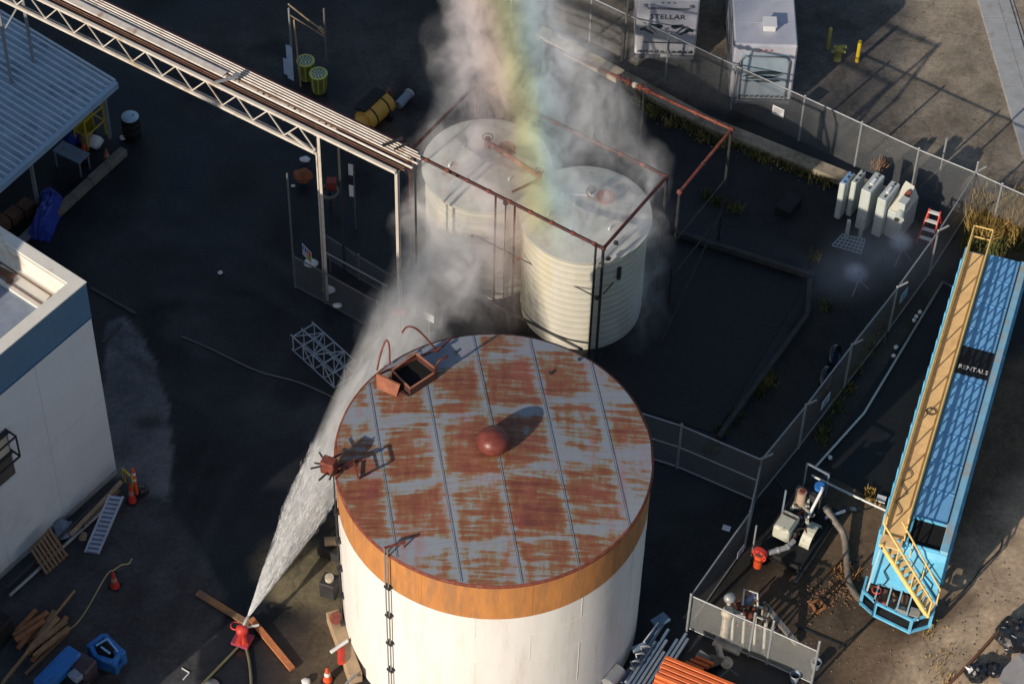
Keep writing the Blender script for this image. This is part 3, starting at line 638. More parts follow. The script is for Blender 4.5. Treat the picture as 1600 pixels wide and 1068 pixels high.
for z in (1.9, 3.9, 5.2):
    obj('ring_weld', B().lathe([(R, z - .012), (R + .006, z), (R, z + .012)], TC, 96), SEAM, tk)
for k, (z0, z1) in enumerate(((0, 1.9), (1.9, 3.9), (3.9, 5.2), (5.2, H - 1.62))):
    for j in range(9):
        a = 2 * math.pi * (j + (k % 2) * .5 + .13) / 9; d = V((math.cos(a), math.sin(a), 0))
        obj('plate_weld', B().beam(TC + d * (R + .001) + V((0, 0, z0)), TC + d * (R + .001) + V((0, 0, z1)), .02, .008, up=tuple(d)), SEAM, tk)
for j in range(9):
    a = 2 * math.pi * (j + .13) / 9; d = V((math.cos(a), math.sin(a), 0))
    obj('plate_weld', B().beam(TC + d * (R + .005) + V((0, 0, H - 1.6)), TC + d * (R + .005) + V((0, 0, H - .08)), .02, .008, up=tuple(d)), OCHRE, tk)
# roof plates in strips
sA, sB = G(740, 530, H + .1), G(815, 905, H + .1); sd = (sA - sB); sd.z = 0; sd.normalize(); sp = V((sd.y, -sd.x, 0))     # along, across
off0 = (sA - TC).dot(sp); Wd = 1.65
k0_ = int(math.floor((-R - off0) / Wd)); 
cnt = 0
for k in range(k0_, k0_ + 8):
    s0, s1 = off0 + k * Wd, off0 + (k + 1) * Wd
    if s1 < -R or s0 > R: continue
    gap = .005; ss0, ss1 = max(s0 + gap, -R + .02), min(s1 - gap, R - .02)
    if ss1 - ss0 < .1: continue
    cuts = [-9, -3.5, -1.2, 1.0, 3.3, 9] if k % 2 == 0 else [-9, -2.7, -.4, 1.85, 9]
    _o = (.0, .45, -.55, .3, -.25, .7, -.4, .2)[(k - k0_) % 8]; cuts = [cuts[0]] + [q_ + _o + random.uniform(-.15, .15) for q_ in cuts[1:-1]] + [cuts[-1]]
    for c in range(len(cuts) - 1):
        t0, t1 = cuts[c] + .0015, cuts[c + 1] - .0015; nu, nv = 8, 8; vs, uv = [], []
        ok = False; grid = []
        for i in range(nu + 1):
            s_ = ss0 + (ss1 - ss0) * i / nu; ch = math.sqrt(max(0, (R - .015) ** 2 - s_ ** 2)); a_, b_ = max(t0, -ch), min(t1, ch)
            if b_ - a_ > .05: ok = True
            if b_ < a_: a_ = b_ = min(max((t0 if abs(t0) < abs(t1) else t1), -ch), ch)
            for j in range(nv + 1):
                t_ = a_ + (b_ - a_) * j / nv; p = TC + sp * s_ + sd * t_; z = roofz(p.x, p.y) + .012
                grid.append(V((p.x, p.y, z)))
                lo, hi = (t0 if abs(t0) < R else t1 - 2.2), (t1 if abs(t1) < R else t0 + 2.2)
                uv.append(((s_ - s0) / Wd, min(1, max(0, (t_ - lo) / (hi - lo)))))
        if not ok: continue
        b = B(); fs = [(i * (nv + 1) + j, (i + 1) * (nv + 1) + j, (i + 1) * (nv + 1) + j + 1, i * (nv + 1) + j + 1) for i in range(nu) for j in range(nv)]
        fs = [f_ if (grid[f_[1]] - grid[f_[0]]).cross(grid[f_[3]] - grid[f_[0]]).z >= 0 else f_[::-1] for f_ in fs]
        b.add(grid, fs, False)
        b.uv = [uv[i] for f_ in fs for i in f_]
        o = obj('roof_plate', b, ROOFPLATE, tk)
        o['rustiness'] = 0.0
        at_ = o.data.attributes.new('rustiness', 'FLOAT', 'POINT'); val = random.uniform(-.13, .15)
        at_.data.foreach_set('value', np.full(len(grid), val, np.float32)); cnt += 1
    # lap strip along each seam
    for se in ((s0,) if s0 > -R + .2 else ()):
        ch = math.sqrt(max(0, (R - .03) ** 2 - se ** 2)); pts = []
        for j in range(13):
            p = TC + sp * (se + .03) + sd * (-ch + 2 * ch * j / 12); pts.append(V((p.x, p.y, roofz(p.x, p.y) + .02)))
        b = B()
        for j in range(12): b.beam(pts[j], pts[j + 1], .012, .015)
        obj('seam_strip', b, mat('blue_grey_seam_paint', (.18, .205, .25), .5, var=.4), tk)
# domed vent
vc = G(771, 697, H + .42); vc.z = roofz(vc.x, vc.y)
vent = obj('roof_vent', B().lathe([(.40, .10), (.47, .12), (.485, .22), (.46, .36), (.38, .48), (.25, .56), (.1, .60), (.005, .61)], vc, 32), mat('vent_red_lead_paint', (.15, .036, .027), .38, var=.35, scale=5, dirt=(.22, .09, .055), damt=.3), tk)
obj('vent_neck', B().cyl(vc - V((0, 0, .05)), vc + V((0, 0, .14)), .36, n=24), RUSTRED, vent)
# hatch: an open black box with a rim, its lid standing up beside it
hA, hB, hC_, hD = G(605, 577, H + .45), G(650, 553, H + .45), G(688, 577, H + .45), G(643, 604, H + .45)
hA, hB, hC_, hD = G(612, 579, H + .5), G(650, 552, H + .5), G(684, 579, H + .5), G(641, 607, H + .5)
pts = [hA, hB, hC_, hD]; ht = obj('roof_hatch', B(), RUSTRED, tk) if False else None
cen = sum(pts, V()) / 4
b = B()
for i in range(4):
    a_, c_ = pts[i], pts[(i + 1) % 4]; d = (c_ - a_).normalized(); nn = V((-d.y, d.x, 0)); nn = nn if nn.dot(cen - a_) > 0 else -nn
    b.hexa([V((q_.x, q_.y, z)) for z in (H - .1, H + .5) for q_ in (a_, c_, c_ + nn * .035, a_ + nn * .035)])
ht = obj('roof_hatch', b, mat('dark_rusted_plate', (.06, .022, .018), .8, var=.4), tk)
obj('hatch_opening', B().prism([p_.lerp(cen, .06) for p_ in pts], H + .05, H + .3), INTERIOR, ht)
b = B()
for i in range(4): b.beam(pts[i] + V((0, 0, .015)), pts[(i + 1) % 4] + V((0, 0, .015)), .05, .03)
obj('hatch_rim', b, mat('orange_rust_rim', (.36, .15, .085), .7, var=.3), ht)
la, lb = G(585, 588, H + .4), G(612, 622, H + .05)
L0, L1 = G(590, 603, H + .1), G(620, 618, H + .1)
lid = [V((L0.x, L0.y, H + .05)), V((L1.x, L1.y, H + .05)), V((L1.x, L1.y, H + .62)) + V((.12, .02, 0)), V((L0.x, L0.y, H + .72))]
obj('hatch_lid', B().slab(lid, .05), mat('lid_rust', (.27, .10, .06), .7, var=.35), ht)
side = [hA, hD]; dd = V((hA.x - .62, hA.y - .22, 0)); 
b = B(); q0 = V((L0.x, L0.y, H + .2)); q1 = V((L1.x, L1.y, H + .2))
b.prism([V((L0.x + .06, L0.y + .03, 0)), V((L1.x + .06, L1.y + .03, 0)), V((hD.x - .06, hD.y - .02, 0)), V((hA.x - .06, hA.y, 0))], H + .0, H + .22)
obj('hatch_step', b, mat('dark_rusted_plate', (.06, .022, .018), .8, var=.4), ht)
b = B(); b.beam(G(590, 585, H + .55), G(690, 543, H + .30), .05, .05); obj('hatch_edge_rail', b, RUSTRED, ht)
b = B(); b.beam(G(600, 572, H + .02), G(655, 546, H + .02), .03, .03); b.beam(G(655, 546, H + .02), G(690, 540, H + .02), .03, .03)
obj('conduit', b, GALV, tk)
# hooped hand rails beside the hatch
def hoop(name, ps, r, m): 
    pts = [G(x, y, z) for x, y, z in ps]; sm = []
    for i in range(len(pts) - 1):
        p0_, p1_, p2_, p3_ = pts[max(i - 1, 0)], pts[i], pts[i + 1], pts[min(i + 2, len(pts) - 1)]
        for k in range(6):
            t_ = k / 6; sm.append(.5 * ((2 * p1_) + (p2_ - p0_) * t_ + (2 * p0_ - 5 * p1_ + 4 * p2_ - p3_) * t_ ** 2 + (3 * p1_ - p0_ - 3 * p2_ + p3_) * t_ ** 3))
    sm.append(pts[-1]); return B().tube(sm, r, 8)
obj('hoop_rail', hoop('', ((589, 578, H + .3), (595, 552, H + 1.0), (603, 532, H + 1.35), (608, 540, H + 1.2), (609, 570, H + .5)), .028, 0), RUSTRED, tk)
obj('hoop_rail', hoop('', ((628, 520, H + 1.2), (635, 511, H + 1.35), (648, 512, H + 1.3), (662, 524, H + .9), (683, 548, H + .12)), .03, 0), RUSTRED, tk)
b = B(); b.beam(G(684, 548, H + .1), G(705, 528, H + .3), .045); b.beam(G(705, 528, H + .3), G(716, 526, H + .2), .045); obj('brace_bar', b, DARKRED, tk)
# long thin bar lying on the roof behind the hatch (it throws the long shadow)
obj('davit_arm', hoop('', ((676, 592, H + .1), (684, 566, H + 1.1), (700, 556, H + 1.2)), .04, 0), DARKRED, tk)
b = B(); p = G(646, 590, H + .5); 
# gauge head at the left edge of the roof
g0 = G(514, 727, H + .5)
gg = obj('gauge_head', B().box(g0, (.42, .34, .5), 20), RUSTRED, tk, .03)
b = B()
for (dx, dy, dz, ex_, ey_) in ((-.2, .05, .0, -.42, .08), (-.15, .17, .05, -.3, .42), (.15, -.2, .0, .05, -.5), (-.2, -.1, .1, -.5, -.2), (.1, .2, .1, .42, .42), (-.05, -.2, -.1, -.25, -.45)):
    b.cyl(g0 + V((dx, dy, dz)), g0 + V((ex_, ey_, dz)), .03, n=8)
obj('gauge_stub', b, DARKSTEEL, gg)
b = B(); b.beam(g0 + V((.1, 0, -.15)), G(560, 716, H + .45), .06); b.beam(G(520, 742, H + .1), G(556, 722, H + .35), .05); b.beam(G(530, 735, H + .05), g0, .05)
obj('gauge_bracket', b, DARKRED, gg)
b = B(); p1, p2, p3, p4 = G(560, 748, H + .15), G(554, 722, H + .25), G(585, 722, H + .3), G(598, 708, H + .3)
b.beam(p1, p2, .06); b.beam(p2, G(572, 714, H + .45), .05); b.beam(p1, G(578, 738, H + .15), .05)
obj('cable_bracket', b, RUSTRED, tk)
b = B().beam(G(560, 746, H + .75), G(560, 746, H + .1), .05); b.beam(G(560, 746, H + .75), G(553, 722, H + .75), .05); b.beam(G(553, 722, H + .75), G(553, 722, H + .1), .05); b.beam(G(560, 746, H + .45), G(553, 722, H + .45), .04)
obj('bracket_frame', b, RUSTRED, tk)
# vertical pipes with brackets down the shell
def rimdir(px): 
    best = None
    for i in range(720):
        a = math.pi + math.pi * i / 720; p = TC + V((math.cos(a), math.sin(a), 0)) * R
        d = (p - V((0, 0, 0)) ); v_ = V((p.x, p.y, H)) - V((0, 0, CAMH)); xx = 800 + FPX * v_.dot(_rt) / v_.dot(_fwd)
        if best is None or abs(xx - px) < best[0]: best = (abs(xx - px), a)
    return V((math.cos(best[1]), math.sin(best[1]), 0))
for px, n2, lab in ((605, 2, 'gauge'), (527, 1, 'edge')):
    d = rimdir(px); tn = V((-d.y, d.x, 0)); base_ = TC + d * (R + .10)
    for k in range(n2):
        p = base_ + tn * (.11 * k); obj('shell_conduit', B().tube([p + V((0, 0, .3)), p + V((0, 0, H + (.35 if px == 605 else .2)))], .022, 8), GALV if n2 == 2 else DARKSTEEL, tk)
    for z in np.arange(.6, H - .2, 1.42):
        p = base_ + V((0, 0, z)); obj('pipe_bracket', B().box(p - d * .03 + tn * (.07 if n2 == 2 else 0), (.22, .17, .09), math.degrees(math.atan2(d.x, d.y))), DARKSTEEL, tk, .01)
    if n2 == 2:
        p = base_ + V((0, 0, H + .32)); b = B(); b.beam(p, p - d * .55 + tn * .3, .06); b.beam(p - d * .5 + tn * .26, p - d * .5 + tn * .26 - V((0, 0, .3)), .04); obj('conduit_arm', b, RUSTRED, tk)
# small dots on the roof
for (x, y) in ((712, 550), (905, 560), (860, 585)):
    p = G(x, y, H + .1); p.z = roofz(p.x, p.y) + .02; obj('roof_fitting', B().cyl(p, p + V((0, 0, .06)), .05, n=10), DARKSTEEL, tk)

# pipes and crates at the foot of the tank's left side
p = G(528, 985); t = thing('pipe_manifold', 'tan valve chamber hugging the lit left foot of the big tank', 'valve box', p)
obj('housing', B().beam(G(520, 960, .25), G(556, 1060, .25), .42, .5), mat('tan_housing', (.42, .30, .19), .7, var=.2), t, .02)
obj('top_flange', B().cyl(G(525, 965, .5), G(525, 965, .68), .2, n=16), RUSTRED, t); obj('white_arm', B().cyl(G(517, 1018, .75), G(543, 1000, .75), .06, n=10), SIGNW, t)
obj('red_valve', B().cyl(G(533, 1012, .55), G(533, 1035, .55), .11, n=12), RED, t); obj('front_frame', B().beam(G(540, 1068, .6), G(556, 1052, .6), .06), GALV, t)
p = G(512, 1062); t = thing('traffic_cone', 'bright orange cone at the bottom edge, left of the big tank foot', 'cone', p, None); cone_parts(t, p, CONEO, .7)
b = B().blob(G(478, 1064, .1), .14, 2, .15, (1, 1, .5)); single('white_bag', b, SIGNW, 'small white bag at the bottom edge beside the orange cone', 'bag')
p = G(516, 925); t = thing('equipment_box', 'black box with a pale fitting against the left side of the big tank', 'box', p)
obj('body', B().box(p + V((0, 0, .35)), (.5, .5, .7), 20), DARKSTEEL, t, .02); obj('top_fitting', B().cyl(p + V((0, 0, .7)), p + V((0, 0, .85)), .14, n=12), DULLCREAM, t)
p = G(518, 862); t = thing('pump_motor', 'small cream motor on a black plinth against the left side of the tank', 'motor', p)
obj('plinth', B().box(p + V((0, 0, .2)), (.7, .6, .4), 20), DARKSTEEL, t); obj('motor', B().cyl(p + V((-.2, 0, .55)), p + V((.25, .05, .55)), .15, n=12), WOODPALE, t); obj('cap', B().cyl(p + V((.25, .05, .55)), p + V((.32, .055, .55)), .1, n=12), GALV, t)

# ================================================================== REAR TANKS
P0, P1, P2, P3 = V((-3.57, 58.56, 0)), V((-1.4, 61.95, 0)), V((5.06, 57.79, 0)), V((2.84, 54.48, 0))
E1 = (P3 - P0).normalized(); E2 = V((-E1.y, E1.x, 0)); E2 = E2 if E2.y > 0 else -E2; WF = (P3 - P0).length; DF = 3.9
def fp(u, v_, z): p = P0 + E1 * u + E2 * v_; return V((p.x, p.y, z))
RT = 2.06; TZ = 4.5
for i, (u, lab) in enumerate(((1.86, 'cream ribbed tank at the rack end of the red sprinkler frame, half hidden by mist'), (5.80, 'cream ribbed tank nearest the rusted roof tank, lit on its near side'))):
    c = fp(u, 1.85, 0); t = thing('ribbed_tank', lab, 'tank', c, 'twin cream tanks inside the red pipe frame')
    prof = [(RT, 0)]; z = .15
    while z < TZ - .35:
        prof += [(RT, z), (RT + .008, z + .04), (RT + .022, z + .08), (RT + .008, z + .12), (RT, z + .16)]; z += .30
    prof += [(RT, TZ - .12), (RT + .14, TZ - .08), (RT + .14, TZ)]
    obj('shell', B().lathe(prof, c, 64), RTANK, t)
    obj('top', B().lathe([(RT + .14, TZ), (RT * .5, TZ + .24), (.01, TZ + .36)], c, 64), RTOP, t)
    m1 = c + E1 * .0 + E2 * .55 + V((.35, 0, TZ + .28)); obj('manway_cover', B().cyl(m1 - V((0, 0, .1)), m1 + V((0, 0, .12)), .30, n=24), RUSTRED, t)
    for (du, dv) in ((-1.0, .1), (-.9, -.9), (.1, -1.1), (1.1, -.3)):
        q_ = c + E1 * du + E2 * dv + V((0, 0, TZ + .16)); obj('lifting_lug', B().box(q_ + V((0, 0, .06)), (.06, .12, .16), 30), SIGNW, t)
    obj('shell_ladder_bracket', B().box(c + V((RT * .55, -RT * .86, 3.6)), (.10, .12, .55), 30), DARKSTEEL, t)
# header pipe over the first tank and the valves
p = fp(1.6, 2.1, TZ); t = thing('roof_header_pipe', 'rusty red pipe with valves crossing the top of the misted tank', 'pipe', p)
a_, c_ = G(762, 222, TZ + .55), G(842, 275, TZ + .45)
obj('pipe', B().tube([a_, a_.lerp(c_, .35), c_], .09, 10), RUSTRED, t)
for q_ in (a_, c_): obj('valve', B().cyl(q_ - V((0, 0, .4)), q_ + V((0, 0, .18)), .11, n=12), RUSTRED, t)
obj('valve_wheel', B().lathe([(.16, 0), (.19, .02), (.16, .04)], a_ + V((0, 0, .22)), 16), DARKSTEEL, t); obj('valve_wheel', B().lathe([(.13, 0), (.16, .02), (.13, .04)], c_ + V((0, 0, .22)), 16), RUSTRED, t)
obj('branch_pipe', B().tube([G(800, 300, TZ + .3), G(838, 282, TZ + .35)], .04), BROWNPIPE, t)
p = G(922, 315, TZ); t = thing('roof_valve', 'red relief valve with a dark head on top of the lit cream tank', 'valve', p)
obj('valve_body', B().cyl(p, p + V((0, 0, .45)), .13, n=12), RUSTRED, t); obj('head', B().box(p + V((0, 0, .55)), (.22, .3, .2), 30), DARKSTEEL, t); obj('bonnet', B().cyl(p + V((0, 0, .45)), p + V((.05, 0, .5)), .18, n=12), SIGNW, t)
obj('outlet_pipe', B().cyl(p + V((0, 0, .3)), p + V((-.7, .05, .28)), .035, n=8), SIGNW, t)

# ================================================================== RED SPRINKLER FRAMES
ZF = 5.6; t = thing('sprinkler_frame', 'dark red pipe frame of the deluge system standing round the twin cream tanks', 'pipe frame', fp(0, 0, 0))
def rail(name, pts, r, m=DARKRED): 
    o_ = obj(name, B().tube(pts, r, 8), m, t); return o_
C4 = [fp(0, 0, ZF), fp(WF, 0, ZF), fp(WF, DF, ZF), fp(0, DF, ZF)]
for i in range(4): rail('top_pipe', [C4[i], C4[(i + 1) % 4]], .06)
for i, c_ in enumerate(C4):
    obj('elbow', B().blob(c_, .10, 1, .05), DARKRED, t); rail('post', [c_ - V((0, 0, ZF)), c_], .05, DARKSTEEL if i in (1, 2) else DARKRED)
rail('post', [fp(WF - .28, 0, 0), fp(WF - .28, 0, ZF)], .04, DARKSTEEL)
for u in (3.45, 4.2): rail('post', [fp(u, -.02, .1), fp(u, -.02, ZF)], .035, DARKRED)
rail('drop_pipe', [fp(3.8, .05, .6), fp(3.8, .05, ZF - .15)], .025, DARKSTEEL)
for z in (3.2,):
    rail('mid_rail', [fp(2.2, -.04, z), fp(WF - .2, -.04, z)], .022, DARKSTEEL); rail('mid_rail', [fp(WF, .2, z), fp(WF, DF, z)], .022, DARKSTEEL)
rail('low_pipe', [fp(2.6, -.25, .55), fp(WF - .4, -.25, .55)], .05, DARKSTEEL)
rail('low_pipe', [fp(2.8, -.35, .95), fp(4.3, -.35, .95)], .025, DARKSTEEL)
b = B(); 
for u in (2.6, 4.4, 6.0): obj('spray_nozzle', B().blob(fp(u, -.06, 3.2), .085, 1, .1), RUSTRED, t)
for u, v_, z in ((3.8, .05, ZF - .2), (WF, .8, ZF - .45), (WF - .1, -.02, 3.15), (WF, .35, ZF - .8)): obj('spray_nozzle', B().blob(fp(u, v_, z), .10, 1, .15), DARKSTEEL, t)
for k in range(9): obj('coupling', B().cyl(fp(.7 + k * .82, 0, ZF) - E1 * .05, fp(.7 + k * .82, 0, ZF) + E1 * .05, .075, n=10), RUSTRED, t)
for k in range(8): obj('coupling', B().cyl(fp(.7 + k * .85, DF, ZF) - E1 * .05, fp(.7 + k * .85, DF, ZF) + E1 * .05, .075, n=10), RUSTRED, t)
b = B().tube([fp(.1, DF, ZF - .1), fp(.1, DF, ZF - 1.2), fp(.5, DF - .2, ZF - 1.0), fp(.6, DF - .2, ZF - 1.5)], .03); obj('drop_pipe', b, DARKRED, t)
# the second frame behind
ZB = 5.4; q0, q1, q2, q3 = G(845, 65, ZB), G(1143, 202, ZB), G(1062, 300, ZB), G(768, 140, ZB)
t = thing('rear_sprinkler_frame', 'longer red pipe frame behind the mist, running beside the low concrete curb', 'pipe frame', V((q1.x, q1.y, 0)))
for a_, c_, m in ((q0, q1, RUSTRED), (q1, q2, RUSTRED), (q0, q3, DARKRED)): obj('top_pipe', B().tube([a_, c_], .055, 8), m, t)
for q_ in (q0, q1, q2): obj('post', B().tube([V((q_.x, q_.y, 0)), q_], .05, 8), DARKSTEEL, t); obj('elbow', B().blob(q_, .11, 1, .05), RUSTRED, t)
for f_ in (.44, .55):
    q_ = q0.lerp(q1, f_); obj('post', B().tube([V((q_.x, q_.y, 0)), q_], .04, 8), DARKSTEEL, t)
for f_ in (.42, .47, .50, .53, .57): q_ = q0.lerp(q1, f_); obj('valve_cluster', B().blob(q_, .13, 1, .2), RUSTRED if f_ != .5 else DULLCREAM, t)
q_ = q1.lerp(q2, .55); obj('coupling', B().blob(q_, .09, 1, .1), DARKRED, t)
for f_ in (.12, .25, .7, .82, .92): q_ = q0.lerp(q1, f_); d = (q1 - q0).normalized(); obj('coupling', B().cyl(q_ - d * .05, q_ + d * .05, .075, n=10), RUSTRED, t)
for z, h_ in ((3.0, 0), (1.2, 0)): obj('mid_rail', B().tube([V((q1.x, q1.y, z)), V((q2.x, q2.y, z))], .03), DARKSTEEL, t)
obj('diagonal_brace', B().tube([V((q1.x, q1.y, 1.4)), V((q2.x - .3, q2.y - 2.0, .2))], .03), DARKSTEEL, t)

# ================================================================== PIPE BRIDGE
BZ = 8.0
n0 = V((-6.38, 56.84, 0)); n1 = V((-3.79, 55.3, 0)); bd = V((math.sin(rad(121.5)), math.cos(rad(121.5)), 0)); bn = V((-bd.y, bd.x, 0)); bn = bn if bn.y > 0 else -bn
t = thing('pipe_bridge', 'long cream lattice bridge carrying parallel pipes over the yard', 'pipe bridge', n0)
LB = -20.0; RB = (n1 - n0).length
def bp_(s_, w_, z): p = n0 + bd * s_ + bn * w_; return V((p.x, p.y, z))
obj('top_chord', B().beam(bp_(LB, 0, BZ), bp_(RB, 0, BZ), .12, .10), TRUSSCREAM, t, .008)
obj('bottom_chord', B().beam(bp_(LB, -.05, BZ - .85), bp_(-.15, -.05, BZ - .85), .10, .10), TRUSSCREAM, t, .008)
obj('bottom_chord', B().beam(bp_(LB, .12, BZ - .9), bp_(-.15, .12, BZ - .9), .06, .06), TRUSSCREAM, t)
s_ = -.15; k = 0
while s_ > LB:
    nxt = s_ - .62; a_, c_ = (BZ - .8, BZ - .05) if k % 2 == 0 else (BZ - .05, BZ - .8)
    obj('web_bar', B().beam(bp_(s_, 0, a_), bp_(nxt, 0, c_), .035, .035), TRUSSCREAM, t); s_ = nxt; k += 1
# far truss
obj('far_chord', B().beam(bp_(LB, 1.25, BZ - .12), bp_(RB, 1.25, BZ - .12), .06, .06), mat('red_far_pipe', (.28, .06, .04), .6, var=.3), t)
obj('far_bottom_chord', B().beam(bp_(LB, 1.2, BZ - .85), bp_(-.15, 1.2, BZ - .85), .08, .08), TRUSSCREAM, t)
s_ = -.15; k = 0
while s_ > LB:
    nxt = s_ - 1.24; a_, c_ = (BZ - .9, BZ - .2) if k % 2 == 0 else (BZ - .2, BZ - .9)
    obj('far_web_bar', B().beam(bp_(s_, 1.2, a_), bp_(nxt, 1.2, c_), .03), BROWNPIPE, t)
    obj('cross_bar', B().beam(bp_(s_, 0, BZ - .14), bp_(s_, 1.2, BZ - .14), .05), BROWNPIPE, t); s_ = nxt; k += 1
pipes = [(.15, .022, BROWNPIPE), (.24, .025, BROWNPIPE), (.33, .022, BROWNPIPE), (.46, .04, CREAM), (.62, .025, BROWNPIPE), (.71, .032, CREAM), (.82, .032, CREAM), (.93, .030, CREAM), (1.03, .030, CREAM), (1.13, .026, CREAM)]
for (w_, r_, m) in pipes:
    obj('service_pipe', B().tube([bp_(LB, w_, BZ - .06 + r_), bp_(RB + random.uniform(.0, .35), w_, BZ - .06 + r_)], r_, 8), m, t)
obj('cable_tray', B().beam(bp_(LB, .52, BZ + .03), bp_(-4.1, .52, BZ + .03), .24, .06), CREAM, t)
b = B(); b.beam(bp_(-4.1, 0, BZ + .1), bp_(-3.6, .55, BZ + .16), .07); b.beam(bp_(-3.7, .4, BZ + .12), bp_(-3.7, .72, BZ + .12), .18, .1); obj('tray_end', b, GALV, t)
obj('crossover_clamp', B().beam(bp_(RB - .95, .62, BZ + .13), bp_(RB - .6, 1.25, BZ + .15), .09, .06), DARKSTEEL, t)
obj('crossover_clamp', B().beam(bp_(RB - .55, .7, BZ + .12), bp_(RB - .35, 1.2, BZ + .12), .05, .05), DARKSTEEL, t)
def post(s_, w_, z0, r=.09, m=TRUSSCREAM): obj('post', B().beam(bp_(s_, w_, z0), bp_(s_, w_, BZ - .05), r), m, t, .005)
post(0, 0, 0); post(RB, 0, 0); post(RB, .14, 0, .05); post(-.12, 1.2, 0, .08, DARKSTEEL); post(RB - .1, 1.2, 0, .07, DARKSTEEL)
obj('post', B().beam(bp_(-1.0, 1.2, 0), bp_(-1.0, 1.2, BZ - .9), .06), DARKSTEEL, t)
obj('knee_brace', B().beam(bp_(-.08, -.05, BZ - .9), bp_(-1.2, -.03, BZ - .55), .06), TRUSSCREAM, t)
for k in range(2): obj('pipe_riser', B().tube([bp_(-.10 - .09 * k, .1, 0), bp_(-.10 - .09 * k, .1, BZ - .9)], .03), TRUSSCREAM, t)
for s_ in (-13.5, -19):
    obj('post', B().beam(bp_(s_, 0, 0), bp_(s_, 0, BZ), .10), GALV, t); obj('post', B().beam(bp_(s_, 1.2, 0), bp_(s_, 1.2, BZ), .10), GALV, t)
    obj('knee_brace', B().beam(bp_(s_, 0, BZ - 2.6), bp_(s_ + .9, 0, BZ - 1), .06), GALV, t)
# ================================================================== FENCES
DULLP = mat('dull_grey_pole', (.16, .15, .14), .6, var=.2)
def fence(name, label, pts, h, m=CHAIN, posts=None, bottom=True, pm=GALV, r=.028, arms=False, mid=False, tall=()):
    """pts: ground points; chain-link panels, rails and posts between them"""
    t = thing('chain_link_fence' if name is None else name, label, 'fence', pts[0])
    for i in range(len(pts) - 1):
        a_, c_ = V(pts[i]), V(pts[i + 1]); a_.z = c_.z = 0; L = (c_ - a_).length; d = (c_ - a_) / L; nn = V((-d.y, d.x, 0))
        b = B(); n = 6; vs, uv = [], []
        for k in range(n + 1):
            for z in (0.03, h * .5, h):
                bow = math.sin(k / n * math.pi) * .05 * (1 if z < h else .2) * random.uniform(.2, 1)
                p = a_ + d * (L * k / n) + nn * bow; vs.append(V((p.x, p.y, z))); uv.append((L * k / n, z))
        fs = [(k * 3 + j, (k + 1) * 3 + j, (k + 1) * 3 + j + 1, k * 3 + j + 1) for k in range(n) for j in range(2)]
        b.add(vs, fs); b.uv = [uv[q_] for f_ in fs for q_ in f_]
        obj('wire_mesh', b, m, t)
        obj('top_rail', B().tube([a_ + V((0, 0, h)), c_ + V((0, 0, h))], r, 6), pm, t)
        if bottom: obj('bottom_rail', B().tube([a_ + V((0, 0, .08)), c_ + V((0, 0, .08))], r * .8, 6), pm, t)
        if mid: obj('mid_rail', B().tube([a_ + V((0, 0, h * .5)), c_ + V((0, 0, h * .5))], r * .8, 6), pm, t)
    for i, p in enumerate(pts):
        p = V(p); p.z = 0; hh = h + (.5 if i in tall else .05)
        po = obj('post', B().tube([p, p + V((0, 0, hh))], r * 1.5, 8), pm, t)
        obj('post_cap', B().blob(p + V((0, 0, hh + .02)), r * 1.9, 1, .03), pm, po)
        if arms: obj('barb_arm', B().beam(p + V((0, 0, hh)), p + V((.32, .0, hh + .28)), .045), pm, t)
    return t
def atz(pts, z): return [G(x, y, z) for x, y in pts]
fA = fence(None, 'tall chain link fence in front of the parked caravans, running down to the yard corner', atz(((800, -35), (925, -3), (1046, 54), (1150, 103), (1258, 152), (1347, 193), (1436, 234), (1525, 270)), 2.2), 2.2, CHAIN, bottom=False, tall=(7,))
fence(None, 'short fence run leaving the yard corner towards the picture edge', atz(((1525, 270), (1566, 289), (1640, 322)), 2.2), 2.2, CHAIN, bottom=False)
p = G(1462, 300); t = single('tall_post', B().tube([p, p + V((0, 0, 2.75))], .04, 8), GALV, 'taller bare galvanised post standing alone behind the corner of the fence', 'post')
p = G(972, 98); single('tall_post', B().tube([p, p + V((.1, 0, 4.0))], .05, 8), DULLP, 'thick blurred pole just left of the first caravan', 'post')
fE = fence(None, 'long rusty chain link fence between the transformer yard and the blue tank', atz(((1525, 270), (1466, 362), (1402, 450), (1331, 540), (1259, 634), (1190, 718)), 2.2), 2.2, CHAINRUST, arms=True)
fence(None, 'fence run beside the pump, from the yard corner to the gate end', atz(((1190, 718), (1172, 800), (1080, 930)), 1.9), 1.9, CHAIN)
fence(None, 'fence across the back of the black pit, from the big tank to the corner post', atz(((985, 640), (1065, 665), (1190, 718)), 2.2), 2.2, CHAIN, mid=True)
fG = fence('gate_fence', 'pale close-mesh gate panel at the bottom right of the big tank', atz(((1080, 930), (1178, 973), (1207, 985), (1278, 1017)), 1.8), 1.8, CHAINDENSE, tall=(1, 2, 3))
obj('latch', B().box(G(1207, 985, 1.3), (.12, .08, .4), 30), GALV, fG); 
fI = fence(None, 'low dark fence under the end of the pipe bridge', atz(((505, 365), (560, 400), (628, 440)), 1.2), 1.2, CHAIN, pm=mat('dull_steel', (.12, .12, .12), .6, var=.2))
fence(None, 'dark fence run in front of the white oval signs', atz(((458, 400), (505, 425), (590, 472), (640, 500)), 1.6), 1.6, CHAIN, pm=mat('dull_steel', (.12, .12, .12), .6))
DULL = MATS['dull_steel']
t = thing('bent_standpipe', 'thin grey post with an elbow in the shade under the pipe bridge', 'post', G(461, 448))
a_ = G(461, 448); obj('pole', B().tube([a_, a_ + V((0, 0, 5.6))], .035), DULL, t)
t = thing('pipe_rail', 'thin grey pipe lying beside the dark fence under the bridge', 'pipe', G(508, 394, .9))
